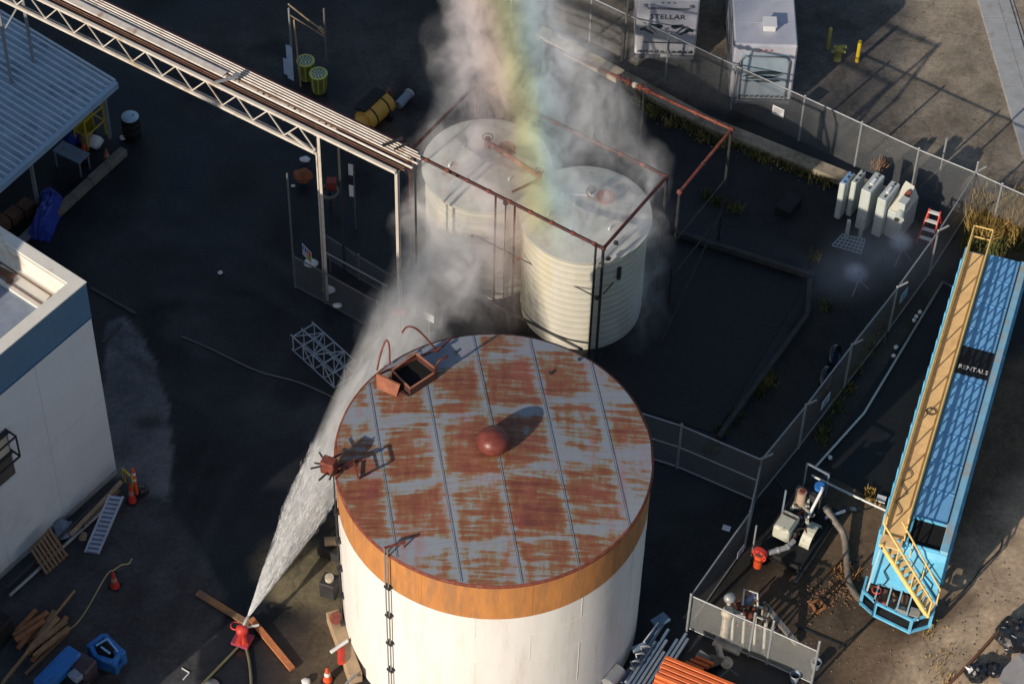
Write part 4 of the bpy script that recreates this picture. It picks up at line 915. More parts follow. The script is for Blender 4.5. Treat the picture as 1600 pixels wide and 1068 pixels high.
obj('pipe', B().tube([G(508, 394, .9), G(605, 447, .9)], .03), GALV, t)
for q_ in (G(515, 398, .9), G(598, 443, .9)): obj('leg', B().beam(V((q_.x, q_.y, 0)), q_, .04), DULL, t)
def board(name, px, py, z, w, h, d, label, m=SIGNW, tilt=0.0, up=None, cat='sign'):
    """a board standing upright facing us, its width along d"""
    c = G(px, py, z); d = d.normalized(); u = up or V((0, 0, 1)); t = thing(name, label, cat, (c.x, c.y, c.z - h / 2))
    q_ = [c - d * w / 2 - u * h / 2, c + d * w / 2 - u * h / 2, c + d * w / 2 + u * h / 2, c - d * w / 2 + u * h / 2]
    obj('panel', B().slab(q_, .012), m, t); return t, c
fdir = (G(1347, 193, 2.2) - G(1258, 152, 2.2)); fdir.z = 0; fdir.normalize(); edir = (G(1331, 540, 2.2) - G(1259, 634, 2.2)); edir.z = 0; edir.normalize()
for nm, x, y, z, w, h, d, lab, off in (('sign_board', 1216, 174, 1.0, .48, .42, fdir, 'white rectangular sign on the fence below the second caravan', 0),
                                  ('sign_board', 1412, 461, 1.2, .5, .42, edir, 'small pale blue sign on the rusty fence, the one nearer the transformer', 0),
                                  ('sign_board', 1290, 626, 1.3, .55, .42, edir, 'larger pale blue sign on the same fence near the pump', 0),
                                  ('sign_board', 1157, 861, 1.0, .4, .35, edir, 'pale sign on the fence beside the pump skid', 0)):
    t, c_ = board(nm, x, y, z, w, h, d, lab, mat('pale_blue_sign', (.42, .50, .60), .5, var=.08) if d is edir else SIGNW)
    f_ = V((d.y, -d.x, 0)); f_ = f_ if f_.y < 0 or d is fdir else f_
    b = B()
    for k in range(3): b.beam(c_ - d * w * .35 + f_ * .02 + V((0, 0, .1 - .1 * k)), c_ + d * w * (.35 - .1 * k) + f_ * .02 + V((0, 0, .1 - .1 * k)), .012, .02)
    obj('print_line', b, RVGREY, t, kind='stuff')
t, c_ = board('white_sign', 670, 495, 1.6, .42, .36, fdir, 'white sign board showing through the mist above the rusted roof hatch')
obj('stake', B().beam(V((c_.x, c_.y + .02, 0)), c_ + V((0, .02, -.1)), .04), GALV, t)
p = G(1135, 825, 0.01); single('paper_sheet', B().box(p + V((0, 0, .02)), (.26, .2, .02), 20), SIGNW, 'pale sheet on the dark ground left of the pump fence', 'sheet')
# hazard diamond board
dgd = V((.45, -.75, 0)).normalized()
t = thing('hazard_board', 'white hazard board with blue, red and yellow squares hanging in the shade below the bridge', 'sign', G(480, 400, 1.2))
c_ = G(480, 396, 1.3); uu = V((0, 0, 1)); w, h = .55, .55
dgd = V((.62, -.78, 0))
obj('panel', B().slab([c_ - dgd * .28 - uu * .28, c_ + dgd * .28 - uu * .28, c_ + dgd * .28 + uu * .28, c_ - dgd * .28 + uu * .28], .012), SIGNW, t)
fnn = V((-.78, -.62, 0)) * .018
for (du, dv, cc_, nm, s) in ((-.13, .13, (.03, .12, .5), 'blue_diamond', '3'), (.13, .13, (.5, .03, .03), 'red_diamond', '0'), (.13, -.13, (.6, .5, .04), 'yellow_diamond', '2'), (-.13, -.13, (.6, .6, .6), 'white_diamond', '')):
    q_ = c_ + dgd * du + uu * dv + fnn
    k_ = obj(nm, B().slab([q_ - dgd * .115 - uu * .115, q_ + dgd * .115 - uu * .115, q_ + dgd * .115 + uu * .115, q_ - dgd * .115 + uu * .115][::-1], .004), mat(nm, cc_, .5, var=.05), t)
    if s: text('number', s, .2, frameM(q_ + fnn * .5, dgd, uu), LETTERK if 'yellow' in nm else LETTERW, k_)
for x, y, w_, lab in ((486, 411, .22, 'white oval bowl just under the hazard board'), (514, 452, .19, 'white crumpled bucket lid in front of the dark fence post'), (527, 477, .13, 'smallest white scrap on the ground below the crumpled lid'), (476, 249, .17, 'white drum top in the dark behind the bridge post'), (458, 290, .07, 'tiny white cap beside the thin grey post')):
    b = B().blob(G(x, y, .2), w_, 2, .12, (1.2, .9, .45)); single('white_scrap', b, SIGNW, lab, 'scrap')
for x, y, lab in ((548, 265, 'upper white strip notice under the bridge end'), (549, 298, 'lower white strip notice under the bridge end')):
    t, c_ = board('notice_strip', x, y, 2.0, .16, .55, V((1, -.2, 0)), lab, cat='notice'); obj('post', B().beam(V((c_.x + .1, c_.y + .03, 0)), c_ + V((.1, .03, .2)), .05), DULL, t)
t = thing('hose_reel', 'dark red and grey hose reel in the shade beneath the bridge', 'hose reel', G(515, 320))
c_ = G(515, 300, .8)
obj('reel', B().lathe([(.28, -.08), (.34, -.08), (.34, .08), (.28, .08), (.28, -.08)], c_, 20), DULL, t); obj('red_body', B().box(c_ + V((.05, .3, .1)), (.35, .3, .4)), mat('dim_red', (.22, .04, .03), .6), t); obj('stand', B().beam(V((c_.x, c_.y, 0)), c_, .1), DARKSTEEL, t)
b = B().blob(G(474, 275, .4), .32, 2, .2, (1.1, .7, 1)); single('rust_drum', b, mat('dim_orange_rust', (.26, .09, .04), .7, var=.3), 'rusty orange lump on the ground behind the grey post', 'scrap drum')
p = G(672, 330); 
# red two-headed alarm on a pole beyond the tank roof
q_ = G(627, 545, 0); hd = G(625, 489, 2.2)
t = thing('alarm_post', 'thin pole with twin red caps beyond the left edge of the rusted roof', 'post', (hd.x, hd.y, 0))
obj('pole', B().tube([V((hd.x, hd.y, 0)), hd], .03), DARKSTEEL, t)
for k in (-1, 1): obj('red_cap', B().lathe([(.13, -.05), (.15, .02), (.10, .09), (.01, .11)], hd + V((.09 * k, 0, 0)), 14), RED, t)
obj('junction', B().box(hd - V((0, 0, 1.3)), (.1, .1, .35)), DARKSTEEL, t)
# fallen lattice cage
t = thing('lattice_cage', 'pale grey welded lattice frame lying on the wet yard left of the water jet', 'steel frame', G(505, 600))
A0, A1, A2 = G(459, 548, .0), G(492, 528, .0), G(555, 585, .0)
ud = (A2 - A1); ud.z = 0; wv_ = (A0 - A1); wv_.z = 0; CG = mat('cage_grey', (.30, .35, .42), .5, var=.15)
hz = V((0, 0, .75)); 
def cg(a_, c_, z): return A1 + wv_ * a_ + ud * c_ + hz * z
for a_ in (0, .5, 1):
    for z in (0, 1): obj('long_bar', B().beam(cg(a_, -.05, z), cg(a_, 1, z), .035), CG, t)
for c_ in (0, .25, .5, .75, 1):
    b = B(); b.beam(cg(0, c_, 0), cg(1, c_, 0), .035); b.beam(cg(0, c_, 1), cg(1, c_, 1), .035)
    for a_ in (0, .5, 1): b.beam(cg(a_, c_, 0), cg(a_, c_, 1), .035)
    obj('cross_frame', b, CG, t)
for k in range(4): obj('diagonal_bar', B().beam(cg(0 if k % 2 else 1, k * .25, 1), cg(1 if k % 2 else 0, k * .25 + .25, 1), .03), CG, t)
for k in range(4): obj('diagonal_bar', B().beam(cg(1, k * .25, k % 2), cg(1, k * .25 + .25, 1 - k % 2), .03), CG, t)

# ================================================================== CARAVANS
def rv(name, x0, x1, yb, y1, z1, label, kindlab):
    t = thing('caravan', label, 'caravan', V(((x0 + x1) / 2, yb, 0)))
    b = B(); xm = (x0 + x1) / 2; tp = .0
    vs = [V((x0, yb, .45)), V((x1, yb, .45)), V((x1, y1, .45)), V((x0, y1, .45)), V((x0, yb + .15, z1)), V((x1, yb + .15, z1)), V((x1, y1, z1)), V((x0, y1, z1))]
    b.hexa(vs); obj('body', b, RVWHITE, t, .06)
    for k in (0, 1):
        for yy in (yb + 4.4, yb + 5.4):
            xx = x0 + .12 if k == 0 else x1 - .12
            w_ = obj('wheel', B().cyl(V((xx - .1, yy, .36)), V((xx + .1, yy, .36)), .36, n=20), BLACK, t)
            obj('hub', B().cyl(V((xx - .115, yy, .36)), V((xx + .115, yy, .36)), .18, n=12), GALV, w_)
    obj('roof_skin', B().prism([(x0 + .05, yb + .22), (x1 - .05, yb + .22), (x1 - .05, y1 - .1), (x0 + .05, y1 - .1)], z1 + .002, z1 + .02), RVWHITE, t)
    return t
y0 = 66.85
t = rv('caravan', 7.72, 10.0, y0, 75.5, 3.0, 'white caravan with its whole roof in view and a hooped bar on its rear wall', '')
xm = 8.86
obj('rear_panel', B().hexa([V((7.98, y0 - .03, .55)), V((9.76, y0 - .03, .55)), V((9.76, y0 + .06, .55)), V((7.98, y0 + .06, .55)), V((7.98, y0 + .09, 2.62)), V((9.76, y0 + .09, 2.62)), V((9.76, y0 + .16, 2.62)), V((7.98, y0 + .16, 2.62))]), RVFRONT, t, .02)
yf = lambda z: y0 - .035 + .15 * (z - .45) / 2.55
ps = [V((8.02, yf(.5) - .06, .5)), V((7.99, yf(2.3) - .06, 2.35)), V((8.12, yf(2.6) - .06, 2.55)), V((9.62, yf(2.6) - .06, 2.55)), V((9.75, yf(2.3) - .06, 2.35)), V((9.72, yf(.5) - .06, .5))]
obj('hooped_bar', B().tube(ps, .028, 8), RVGREY, t)
def decal(pts, t, name='dark_graphic', z0=None):
    q_ = [V((x, yf(z) - .012, z)) for x, z in pts]; obj(name, B().slab(q_, .008), DECAL, t)
for poly in (((8.1, 1.55), (8.35, 1.75), (8.8, 1.85), (9.3, 1.85), (9.6, 1.75), (9.3, 1.70), (8.7, 1.68), (8.4, 1.60)), ((8.25, 1.45), (8.6, 1.62), (9.1, 1.60), (9.5, 1.62), (9.1, 1.50), (8.6, 1.46)), ((8.5, 1.38), (8.9, 1.46), (9.4, 1.45), (9.55, 1.38), (9.1, 1.30), (8.7, 1.30)), ((8.06, 1.40), (8.3, 1.42), (8.5, 1.34), (8.3, 1.30)), ((9.2, 1.68), (9.65, 1.7), (9.4, 1.64))): decal(poly, t)
for k in range(9): decal(((8.05 + .19 * k, .58), (8.2 + .19 * k, .62), (8.22 + .19 * k, .70 + .03 * (k % 2)), (8.07 + .19 * k, .68)), t, 'mud_spatter')
for k in range(3): obj('marker_light', B().box(V((8.65 + .2 * k, y0 + .10, 2.80)), (.07, .03, .04)), CONEO, t)
ac = obj('roof_vent_box', B().box(V((9.0, 67.95, 3.14)), (.46, .5, .26)), SIGNW, t, .03); obj('vent_lid', B().box(V((9.0, 67.95, 3.285)), (.5, .54, .03)), REFLW, ac)
for k in range(5): obj('roof_seam', B().beam(V((7.8, 68.2 + k * 1.6, 3.024)), V((9.92, 68.2 + k * 1.6, 3.024)), .03, .008), RVWHITE, t)
# side graphics
for (ya, za, yb_, zb, w_) in ((67.1, .8, 69.6, 1.9, .28), (67.1, 1.4, 69.0, 2.5, .18), (67.4, .6, 70.2, 1.2, .16), (68.2, 1.2, 71.0, 2.5, .3)):
    obj('side_graphic', B().slab([V((7.708, ya, za)), V((7.708, yb_, zb)), V((7.708, yb_ + .1, zb + w_)), V((7.708, ya - .0, za + w_ * .6))], .008), DECAL, t)
obj('side_trim', B().beam(V((7.70, y0 + .3, 2.85)), V((7.70, 75.3, 2.85)), .04, .06), RVGREY, t)
obj('bumper', B().beam(V((7.8, y0 - .1, .42)), V((9.92, y0 - .1, .42)), .1, .14), RVGREY, t)
# first caravan: lettered rear wall
y0 = 69.05
t = rv('caravan', 4.25, 6.52, y0, 78, 3.1, 'white caravan whose rear wall carries dark chevrons and a lettered name', '')
yf = lambda z: y0 - .0 + .15 * (z - .45) / 2.65
def decal1(pts, name='dark_graphic', m=DECAL): obj(name, B().slab([V((x, yf(z) - .012, z)) for x, z in pts], .008), m, t)
decal1(((4.55, 2.72), (6.22, 2.72), (6.12, 2.62), (4.65, 2.62)), 'shadow_band', RVGREY)  # shadow near the wall top, painted as a grey strip
for s in (-1, 1):
    X = lambda v_: 5.385 + s * v_
    decal1([(X(.75), 1.72), (X(.80), 1.82), (X(1.0), 1.70), (X(.98), 1.60), (X(.85), 1.63), (X(.50), 1.45), (X(.45), 1.50)][::s])
    decal1([(X(.18), 1.92), (X(.58), 1.95), (X(.62), 1.88), (X(.30), 1.72), (X(.14), 1.80)][::s])
    decal1([(X(.95), 1.50), (X(1.0), 1.54), (X(.93), 1.42)][::s]); decal1([(X(.70), 1.86), (X(.62), 1.88), (X(.34), 1.55), (X(.38), 1.53)][::s])
    obj('clearance_lamp', B().cyl(V((X(.85), y0 + .08, 2.78)), V((X(.85), y0 + .12, 2.88)), .07, n=12), RVGREY, t)
decal1(((5.27, 1.78), (5.50, 1.78), (5.385, 1.64)), 'emblem', RVGREY)
decal1(((4.52, 1.10), (6.25, 1.10), (6.2, 1.04), (4.57, 1.04)), 'lower_stripe')
for k in range(10): decal1(((4.34 + .21 * k, .60), (4.54 + .21 * k, .58), (4.5 + .21 * k, .70 + .04 * (k % 2)), (4.38 + .21 * k, .68)), 'mud_spatter')
for k in range(3): obj('marker_light', B().box(V((5.15 + .22 * k, y0 + .12, 2.95)), (.07, .03, .05)), RVGREY, t)
text('lettering', 'STELLAR', .30, frameM(V((5.385, yf(2.3) - .014, 2.28)), (1, 0, 0), (0, .056, 1)), LETTERK, t, ext=.004, sx=1.15)
obj('bumper', B().beam(V((4.3, y0 - .06, .45)), V((6.45, y0 - .06, .45)), .1, .14), RVGREY, t); obj('number_plate', B().box(V((5.385, y0 - .12, .55)), (.34, .02, .16)), SIGNW, t)

# ---- bollards and the yellow hydrant
for x, y, lab in ((1293, 76, 'dull yellow bollard, the far one, in the caravan lot shade'), (1339, 96, 'brighter yellow bollard on the right side of the hydrant')):
    p = G(x, y); t = thing('bollard', lab, 'bollard', p, 'yellow bollards in the caravan lot')
    m = SAFY if x > 1300 else mat('faded_yellow', (.40, .36, .10), .6, var=.15)
    obj('pipe', B().cyl(p, p + V((0, 0, 1.0)), .075, n=14), m, t); obj('dome', B().lathe([(.075, 1.0), (.055, 1.05), (.005, 1.07)], p, 14), m, t)
p = G(1308, 93); t = thing('hydrant', 'squat dull yellow hydrant standing between the two bollards', 'hydrant', p); FY = MATS['faded_yellow']
obj('barrel', B().lathe([(.16, 0), (.13, .05), (.12, .5), (.17, .52), (.17, .56), (.12, .6), (.03, .7)], p, 16), FY, t)
obj('outlet', B().cyl(p + V((-.26, 0, .40)), p + V((.26, 0, .40)), .06, n=10), FY, t); obj('cross_arm', B().beam(p + V((-.2, 0, .62)), p + V((.28, .05, .62)), .1), FY, t)

# ================================================================== TRANSFORMER
t = thing('transformer', 'cream electrical transformer with four tall radiator fins and a sloping tank', 'transformer', G(1345, 345))
e1 = fdir; e2 = V((-e1.y, e1.x, 0)); 
for k, (x, y, w_, l_, z1, bl_) in enumerate(((1318, 312, .22, .75, 1.75, True), (1336, 308, .20, .75, 1.7, False), (1357, 325, .38, 1.05, 1.95, False), (1382, 335, .34, 1.05, 1.85, False))):
    c_ = G(x, y, .9); c_.z = 0
    yaw_ = math.degrees(math.atan2(e2.x, e2.y)); b = B().box(c_ + V((0, 0, .25 + z1 / 2)), (w_, l_, z1), yaw_)
    o = obj('radiator', b, RADIA, t, .03)
    top = c_ + V((0, 0, .25 + z1))
    if bl_: obj('top_plate', B().box(top + V((0, 0, .012)), (w_ * .8, l_ * .8, .02), yaw_), mat('blue_top_plate', (.18, .33, .55), .5), o)
    for q_ in (-.32, .05, .36): obj('lifting_eye', B().cyl(top + e2 * (q_ * l_) + e1 * .03, top + e2 * (q_ * l_) + e1 * .03 + V((0, 0, .05)), .04, n=8), DARKSTEEL, o)
    if k in (2, 3): obj('name_plate', B().box(top + V((0, 0, .04)), (w_ * .3, l_ * .3, .05), yaw_), SIGNW, o)
    for q_ in (-.3, -.1, .1, .3):
        for s in (-1, 1): obj('fin_edge', B().beam(c_ + e2 * (q_ * l_) + e1 * (s * w_ / 2) + V((0, 0, .3)), c_ + e2 * (q_ * l_) + e1 * (s * w_ / 2) + V((0, 0, .2 + z1)), .02), RADIA, o)
c_ = G(1408, 335, .9); c_.z = 0; yaw_ = math.degrees(math.atan2(e2.x, e2.y))
obj('main_tank', B().box(c_ - e1 * .0 + V((0, 0, .85)), (.6, 1.2, 1.3), yaw_), RADIA, t, .03)
ap = V((0, 0, 1.5)); b = B(); b.add([c_ - e1 * .3 - e2 * .55 + ap, c_ + e1 * .3 - e2 * .55 + ap * .98, c_ + e1 * .3 + e2 * .55 + ap, c_ - e1 * .3 + e2 * .55 + ap, c_ - e1 * .25 + e2 * .5 + ap * 1.35, c_ + e1 * .1 + e2 * .5 + ap * 1.3], [(0, 1, 5, 4), (1, 2, 5), (2, 3, 4, 5), (3, 0, 4), (0, 3, 2, 1)]); obj('sloping_cover', b, mat('cream_cover', (.62, .60, .50), .5, var=.08), t)
q_ = G(1412, 318, 1.75); obj('control_box', B().box(q_, (.3, .42, .35), yaw_), RADIA, t, .02); obj('bushing', B().cyl(q_ + V((.1, .35, 0)), q_ + V((.25, .45, .15)), .1, n=10), RUSTRED, t)
q_ = G(1405, 338, 1.45); obj('pump_head', B().cyl(q_ - V((0, .15, 0)), q_ + V((.05, .12, .05)), .16, n=14), RADIA, t); obj('flange', B().cyl(q_ - V((.12, .18, 0)), q_ - V((.10, .15, 0)), .09, n=10), DARKSTEEL, t)
for x, y in ((1322, 372), (1344, 368)): q_ = G(x, y); obj('leg', B().beam(q_, q_ + V((0, 0, .9)), .12, .14), RADIA, t)
b = B(); GR = mat('grating_blue_grey', (.26, .33, .38), .5, var=.2)
ga, gb, gc, gd = G(1300, 383, .15), G(1345, 396, .15), G(1352, 374, .35), G(1316, 366, .35)
for k in range(8): b.beam(ga.lerp(gb, k / 7), gd.lerp(gc, k / 7), .03)
for k in range(5): b.beam(ga.lerp(gd, k / 4), gb.lerp(gc, k / 4), .03)
obj('grating', b, GR, t)
# stepladder
p = G(1448, 375); t = thing('step_ladder', 'small red and white step ladder by the fence, right of the transformer', 'ladder', p)
lu = V((.25, .5, 0)).normalized(); lx = V((.93, -.37, 0)).normalized()
T_ = p + V((0, 0, 1.25)) + lu * .3
for s in (-1, 1):
    obj('side_rail', B().beam(p + lx * .27 * s - lu * .25, T_ + lx * .19 * s, .05, .07), RED, t); obj('rear_leg', B().beam(p + lx * .27 * s + lu * .7, T_ + lx * .19 * s, .04), RED, t)
for k in range(4): f_ = .18 + .25 * k; q_ = (p - lu * .25).lerp(T_, f_); w_ = .27 - .08 * f_; obj('step', B().beam(q_ - lx * w_, q_ + lx * w_, .14, .035), SIGNW, t)
# black box on the ground, dark bicycle-like wheel thing
b = B().box(G(1232, 320, .22), (.95, .6, .42), 122); single('black_case', b, BLACK, 'black case on the dark ground left of the transformer', 'case', bevel=.03)
t = thing('dark_tyre_pair', 'pair of dark tyres standing inside the fence near the middle of the right side', 'tyres', G(1296, 585))
for (x, y) in ((1304, 558), (1290, 592)):
    c_ = G(x, y, .45); a_ = V((.85, -.4, .25)).normalized(); b = B(); n = 20; pts = []
    u_ = a_.cross(V((0, 0, 1))).normalized(); w_ = a_.cross(u_)
    b.tube([c_ + u_ * (.38 * math.cos(2 * math.pi * k / n)) + w_ * (.38 * math.sin(2 * math.pi * k / n)) for k in range(n)], .10, 8, True); obj('tyre', b, BAGBLACK, t)
    obj('rim', B().cyl(c_ - a_ * .05, c_ + a_ * .05, .26, n=16), mat('dark_blue_rim', (.02, .03, .08), .4), t)

# ================================================================== BLUE TANK
O = G(1375, 835, 3.0); O.z = 0; fu = V((math.sin(rad(17.4)), math.cos(rad(17.4)), 0)); fw = V((fu.y, -fu.x, 0))
FL, FW, FZ = 12.6, 2.12, 3.0
t = thing('blue_tank_trailer', 'long light blue tank trailer with a yellow walkway and stair along its top', 'tank trailer', O + fu * 2)
def fq(w_, u_, z): p = O + fw * w_ + fu * u_; return V((p.x, p.y, z))
def fbox(b, w0, w1, u0, u1, z0, z1): return b.hexa([fq(w0, u0, z0), fq(w1, u0, z0), fq(w1, u1, z0), fq(w0, u1, z0), fq(w0, u0, z1), fq(w1, u0, z1), fq(w1, u1, z1), fq(w0, u1, z1)])
b = B(); fbox(b, .0, FW, 0, FL, .95, FZ - .12); obj('body', b, BLUE, t, .02)
# top: roof plates with hatch openings between walkway and rail
rp = [(1.05, 3.2), (3.2, 5.2), (5.2, 7.15), (8.35, 10.4), (10.4, FL)]
for u0, u1 in rp:
    b = B(); fbox(b, .80, 1.84, u0 + .01, u1 - .01, FZ - .11, FZ - .05); obj('roof_plate', b, BLUEROOF, t)
b = B(); fbox(b, .82, 1.98, 7.17, 8.33, FZ - .118, FZ - .09); q_ = obj('walkover_banner', b, BAGBLACK, t)
b = B(); fbox(b, .80, 2.0, 7.15, 7.6, FZ - .05, FZ - .02); fbox(b, .80, 2.0, 7.6, 8.35, FZ - .06, FZ - .045)
bn_ = obj('black_banner', b, mat('black_vinyl', (.012, .012, .013), .5), t)
text('lettering', 'RENTALS', .25, frameM(fq(1.33, 7.42, FZ - .012), fw, fu), LETTERW, bn_, sx=.95)
b = B(); fbox(b, .86, 1.86, .02, 1.02, FZ - .119, FZ - .10); obj('manway_opening', b, INTERIOR, t)
b = B(); fbox(b, .80, .87, 0, 1.04, FZ - .11, FZ); fbox(b, .88, 1.86, 1.03, 1.07, FZ - .11, FZ); fbox(b, .88, 1.86, -.02, .02, FZ - .11, FZ); obj('manway_rim', b, BLUE, t)
for u0 in np.arange(1.1, FL, 1.15):
    if 7.1 < u0 < 8.3: continue
    b = B(); fbox(b, .82, 1.84, u0, u0 + .03, FZ - .052, FZ - .03); obj('roof_stiffener', b, BLUEROOF, t)
b = B(); fbox(b, 1.86, FW, 0, FL, FZ - .118, FZ + .02); obj('edge_rail', b, BLUERAIL, t, .02)
b = B(); fbox(b, 1.845, 1.87, 1.1, FL, FZ - .10, FZ + .05); obj('gasket_line', b, DARKSTEEL, t)
b = B(); fbox(b, -.02, .08, .0, FL, FZ - .13, FZ + .02); obj('side_rail', b, BLUE, t, .01)
for k in range(11):
    u0 = .1 + k * 1.13; b = B(); fbox(b, .12, .70, u0, u0 + 1.115, FZ - .115, FZ - .075); obj('walkway_plate', b, YELLOW, t)
# hand rails of the walkway
for w_ in (.10, .74):
    for z in ((FZ + 1.0, FZ + .5) if w_ < .5 else (FZ + 1.0, FZ + .75, FZ + .5, FZ + .25)):
        obj('hand_rail', B().tube([fq(w_, .1, z), fq(w_, FL + .1, z)], .03, 6), YRAIL, t)
    b = B(); fbox(b, w_ - .02, w_ + .02, .05, FL, FZ - .11, FZ + .06); obj('kick_plate', b, YRAIL, t)
    for u_ in np.arange(.1, FL + .1, 1.13 if w_ < .5 else .565): obj('rail_post', B().tube([fq(w_, u_, FZ - .1), fq(w_, u_, FZ + 1.0)], .027, 6), YRAIL, t)
for z in (FZ + 1.0, FZ + .5): obj('end_rail', B().tube([fq(.10, FL + .1, z), fq(.74, FL + .1, z)], .022, 6), YRAIL, t)
obj('end_rail', B().tube([fq(.10, FL + .1, FZ), fq(.10, FL + .1, FZ + 1)], .025, 6), YRAIL, t); obj('end_rail', B().tube([fq(.74, FL + .1, FZ), fq(.74, FL + .1, FZ + 1)], .025, 6), YRAIL, t)
obj('rope_coil', B().tube([fq(.42 + .16 * math.cos(k / 14 * 2 * math.pi), 5.3 + .13 * math.sin(k / 14 * 2 * math.pi), FZ - .05) for k in range(14)], .018, 6, True), DARKSTEEL, t)
obj('loose_cable', B().tube([fq(.3 + .12 * math.sin(k * 1.1), .9 + k * .13, FZ - .04) for k in range(16)], .014, 5), DARKSTEEL, t)
# side stakes and rear wheels
for u_ in np.arange(.3, FL, .62):
    for w_, s in ((FW, 1), (0, -1)): b = B(); fbox(b, w_ - .01 if s > 0 else w_ - .07, w_ + .07 if s > 0 else w_ + .01, u_, u_ + .09, 1.0, FZ - .14); obj('side_stake', b, BLUE, t)
b = B(); fbox(b, .2, FW - .2, .4, FL, .72, .945); obj('chassis', b, BLUE, t)
for u_ in (FL - 1.2, FL - 2.5):
    for w_ in (.18, FW - .18): q_ = obj('wheel', B().cyl(fq(w_ - .14, u_, .5), fq(w_ + .14, u_, .5), .5, n=20), BLACK, t); obj('hub', B().cyl(fq(w_ - .15, u_, .5), fq(w_ + .15, u_, .5), .2, n=12), GALV, q_)
for w_ in (.25, FW - .25): obj('landing_leg', B().beam(fq(w_, .6, .0), fq(w_, .6, .75), .14), BLUE, t)
# sloped nose and the low valve deck
b = B().hexa([fq(.0, -.36, .95), fq(FW, -.36, .95), fq(FW, -.003, .95), fq(.0, -.003, .95), fq(.0, -.16, FZ - .3), fq(FW, -.16, FZ - .3), fq(FW, -.003, FZ - .12), fq(.0, -.003, FZ - .12)])
obj('nose_plate', b, BLUE, t, .02)
hexp = [fq(-.10, -.20, 1.0), fq(-.09, -.76, 1.0), fq(.40, -1.06, 1.0), fq(1.58, -1.32, 1.0), fq(2.12, -.90, 1.0), fq(2.14, -.3, 1.0)]
for z in (1.0, .35):
    for i in range(5): a_, c_ = hexp[i].copy(), hexp[i + 1].copy(); a_.z = c_.z = z; obj('bumper_rail', B().beam(a_, c_, .07, .09), BLUE, t)
for p_ in hexp[1:5]: obj('bumper_post', B().beam(V((p_.x, p_.y, .3)), p_, .08), BLUE, t)
for w_ in (.32, .72, 1.05, 1.38, 1.75): obj('deck_bar', B().beam(fq(w_, -.36, 1.02), fq(w_, -1.02 - .17 * min(w_, 1.5), 1.02), .05), mat('pale_blue_bar', (.40, .60, .68), .5), t)
b = B(); b.prism([fq(-.02, -.36, 0), fq(-.02, -.7, 0), fq(.42, -1.0, 0), fq(1.55, -1.25, 0), fq(2.08, -.86, 0), fq(2.1, -.36, 0)], .30, .36); obj('valve_deck', b, DARKSTEEL, t)
obj('outlet_pipe', B().cyl(fq(.55, -.36, .75), fq(.55, -.78, .7), .13, n=14), BROWNPIPE, t); obj('outlet_pipe', B().cyl(fq(1.2, -.36, .75), fq(1.2, -.86, .7), .15, n=14), BROWNPIPE, t)
obj('outlet_flange', B().cyl(fq(.55, -.78, .7), fq(.55, -.83, .7), .2, n=14), RUSTRED, t); obj('outlet_flange', B().cyl(fq(1.2, -.86, .7), fq(1.2, -.92, .7), .22, n=14), GALV, t)
obj('valve_wheel', B().lathe([(.13, 0), (.16, .02), (.13, .04)], fq(.3, -.68, 1.1), 14), RED, t); obj('white_valve', B().box(fq(1.85, -.66, 1.05), (.2, .2, .15), 17), SIGNW, t)
# pipework drawn on the nose
b = B(); b.tube([fq(1.25, -.2, FZ - .28), fq(1.15, -.26, 2.1), fq(1.45, -.32, 1.8), fq(1.45, -.42, 1.2)], .022); obj('nose_hose', b, DARKSTEEL, t)
b = B(); b.tube([fq(.5, -.28, 2.1), fq(.38, -.34, 1.7), fq(.55, -.38, 1.4), fq(.45, -.42, 1.1)], .022); obj('nose_hose', b, DARKSTEEL, t)
b = B(); b.tube([fq(1.75, -.25, 2.6), fq(1.6, -.28, 2.0), fq(1.9, -.32, 1.7), fq(1.85, -.42, 1.2)], .018); obj('nose_hose', b, DARKSTEEL, t)
# stair across the nose
S0, S1 = fq(.10, -.34, FZ + .02), fq(2.02, -1.05, 1.0); S2, S3 = fq(.55, -.02, FZ + .02), fq(2.16, -.52, 1.0)
b = B(); fbox(b, .05, .72, -.36, .08, FZ - .05, FZ); obj('stair_landing', b, YELLOW, t)
obj('stringer', B().beam(S0, S1, .06, .16), YRAIL, t); obj('stringer', B().beam(S2, S3, .06, .14), BLUE, t)
for k in range(11): f_ = (k + .5) / 11; obj('stair_tread', B().beam(S0.lerp(S1, f_), S2.lerp(S3, f_), .16, .03), YELLOW, t)
up_ = V((0, 0, .95))
obj('stair_rail', B().tube([fq(.06, .1, FZ + 1), fq(.06, -.3, FZ + 1.0), S0 + up_, S1 + up_ * .9, S1], .035, 8), YRAIL, t)
obj('stair_rail', B().tube([S2 + up_, S3 + up_ * .9, S3], .028, 8), YRAIL, t)
for f_ in (.3, .62): obj('stair_rail_post', B().tube([S0.lerp(S1, f_), S0.lerp(S1, f_) + up_], .022, 6), YRAIL, t); obj('stair_rail_post', B().tube([S2.lerp(S3, f_), S2.lerp(S3, f_) + up_], .02, 6), YRAIL, t)
obj('stair_rail_post', B().beam(fq(.12, -.5, FZ), fq(.02, -.72, 1.0), .05), mat('pale_blue_bar', (.40, .60, .68)), t)
b = B(); b.add([], []); 
obj('grille', B().box(fq(1.6, -1.05, 1.06), (.3, .3, .06), 17), GALV, t)
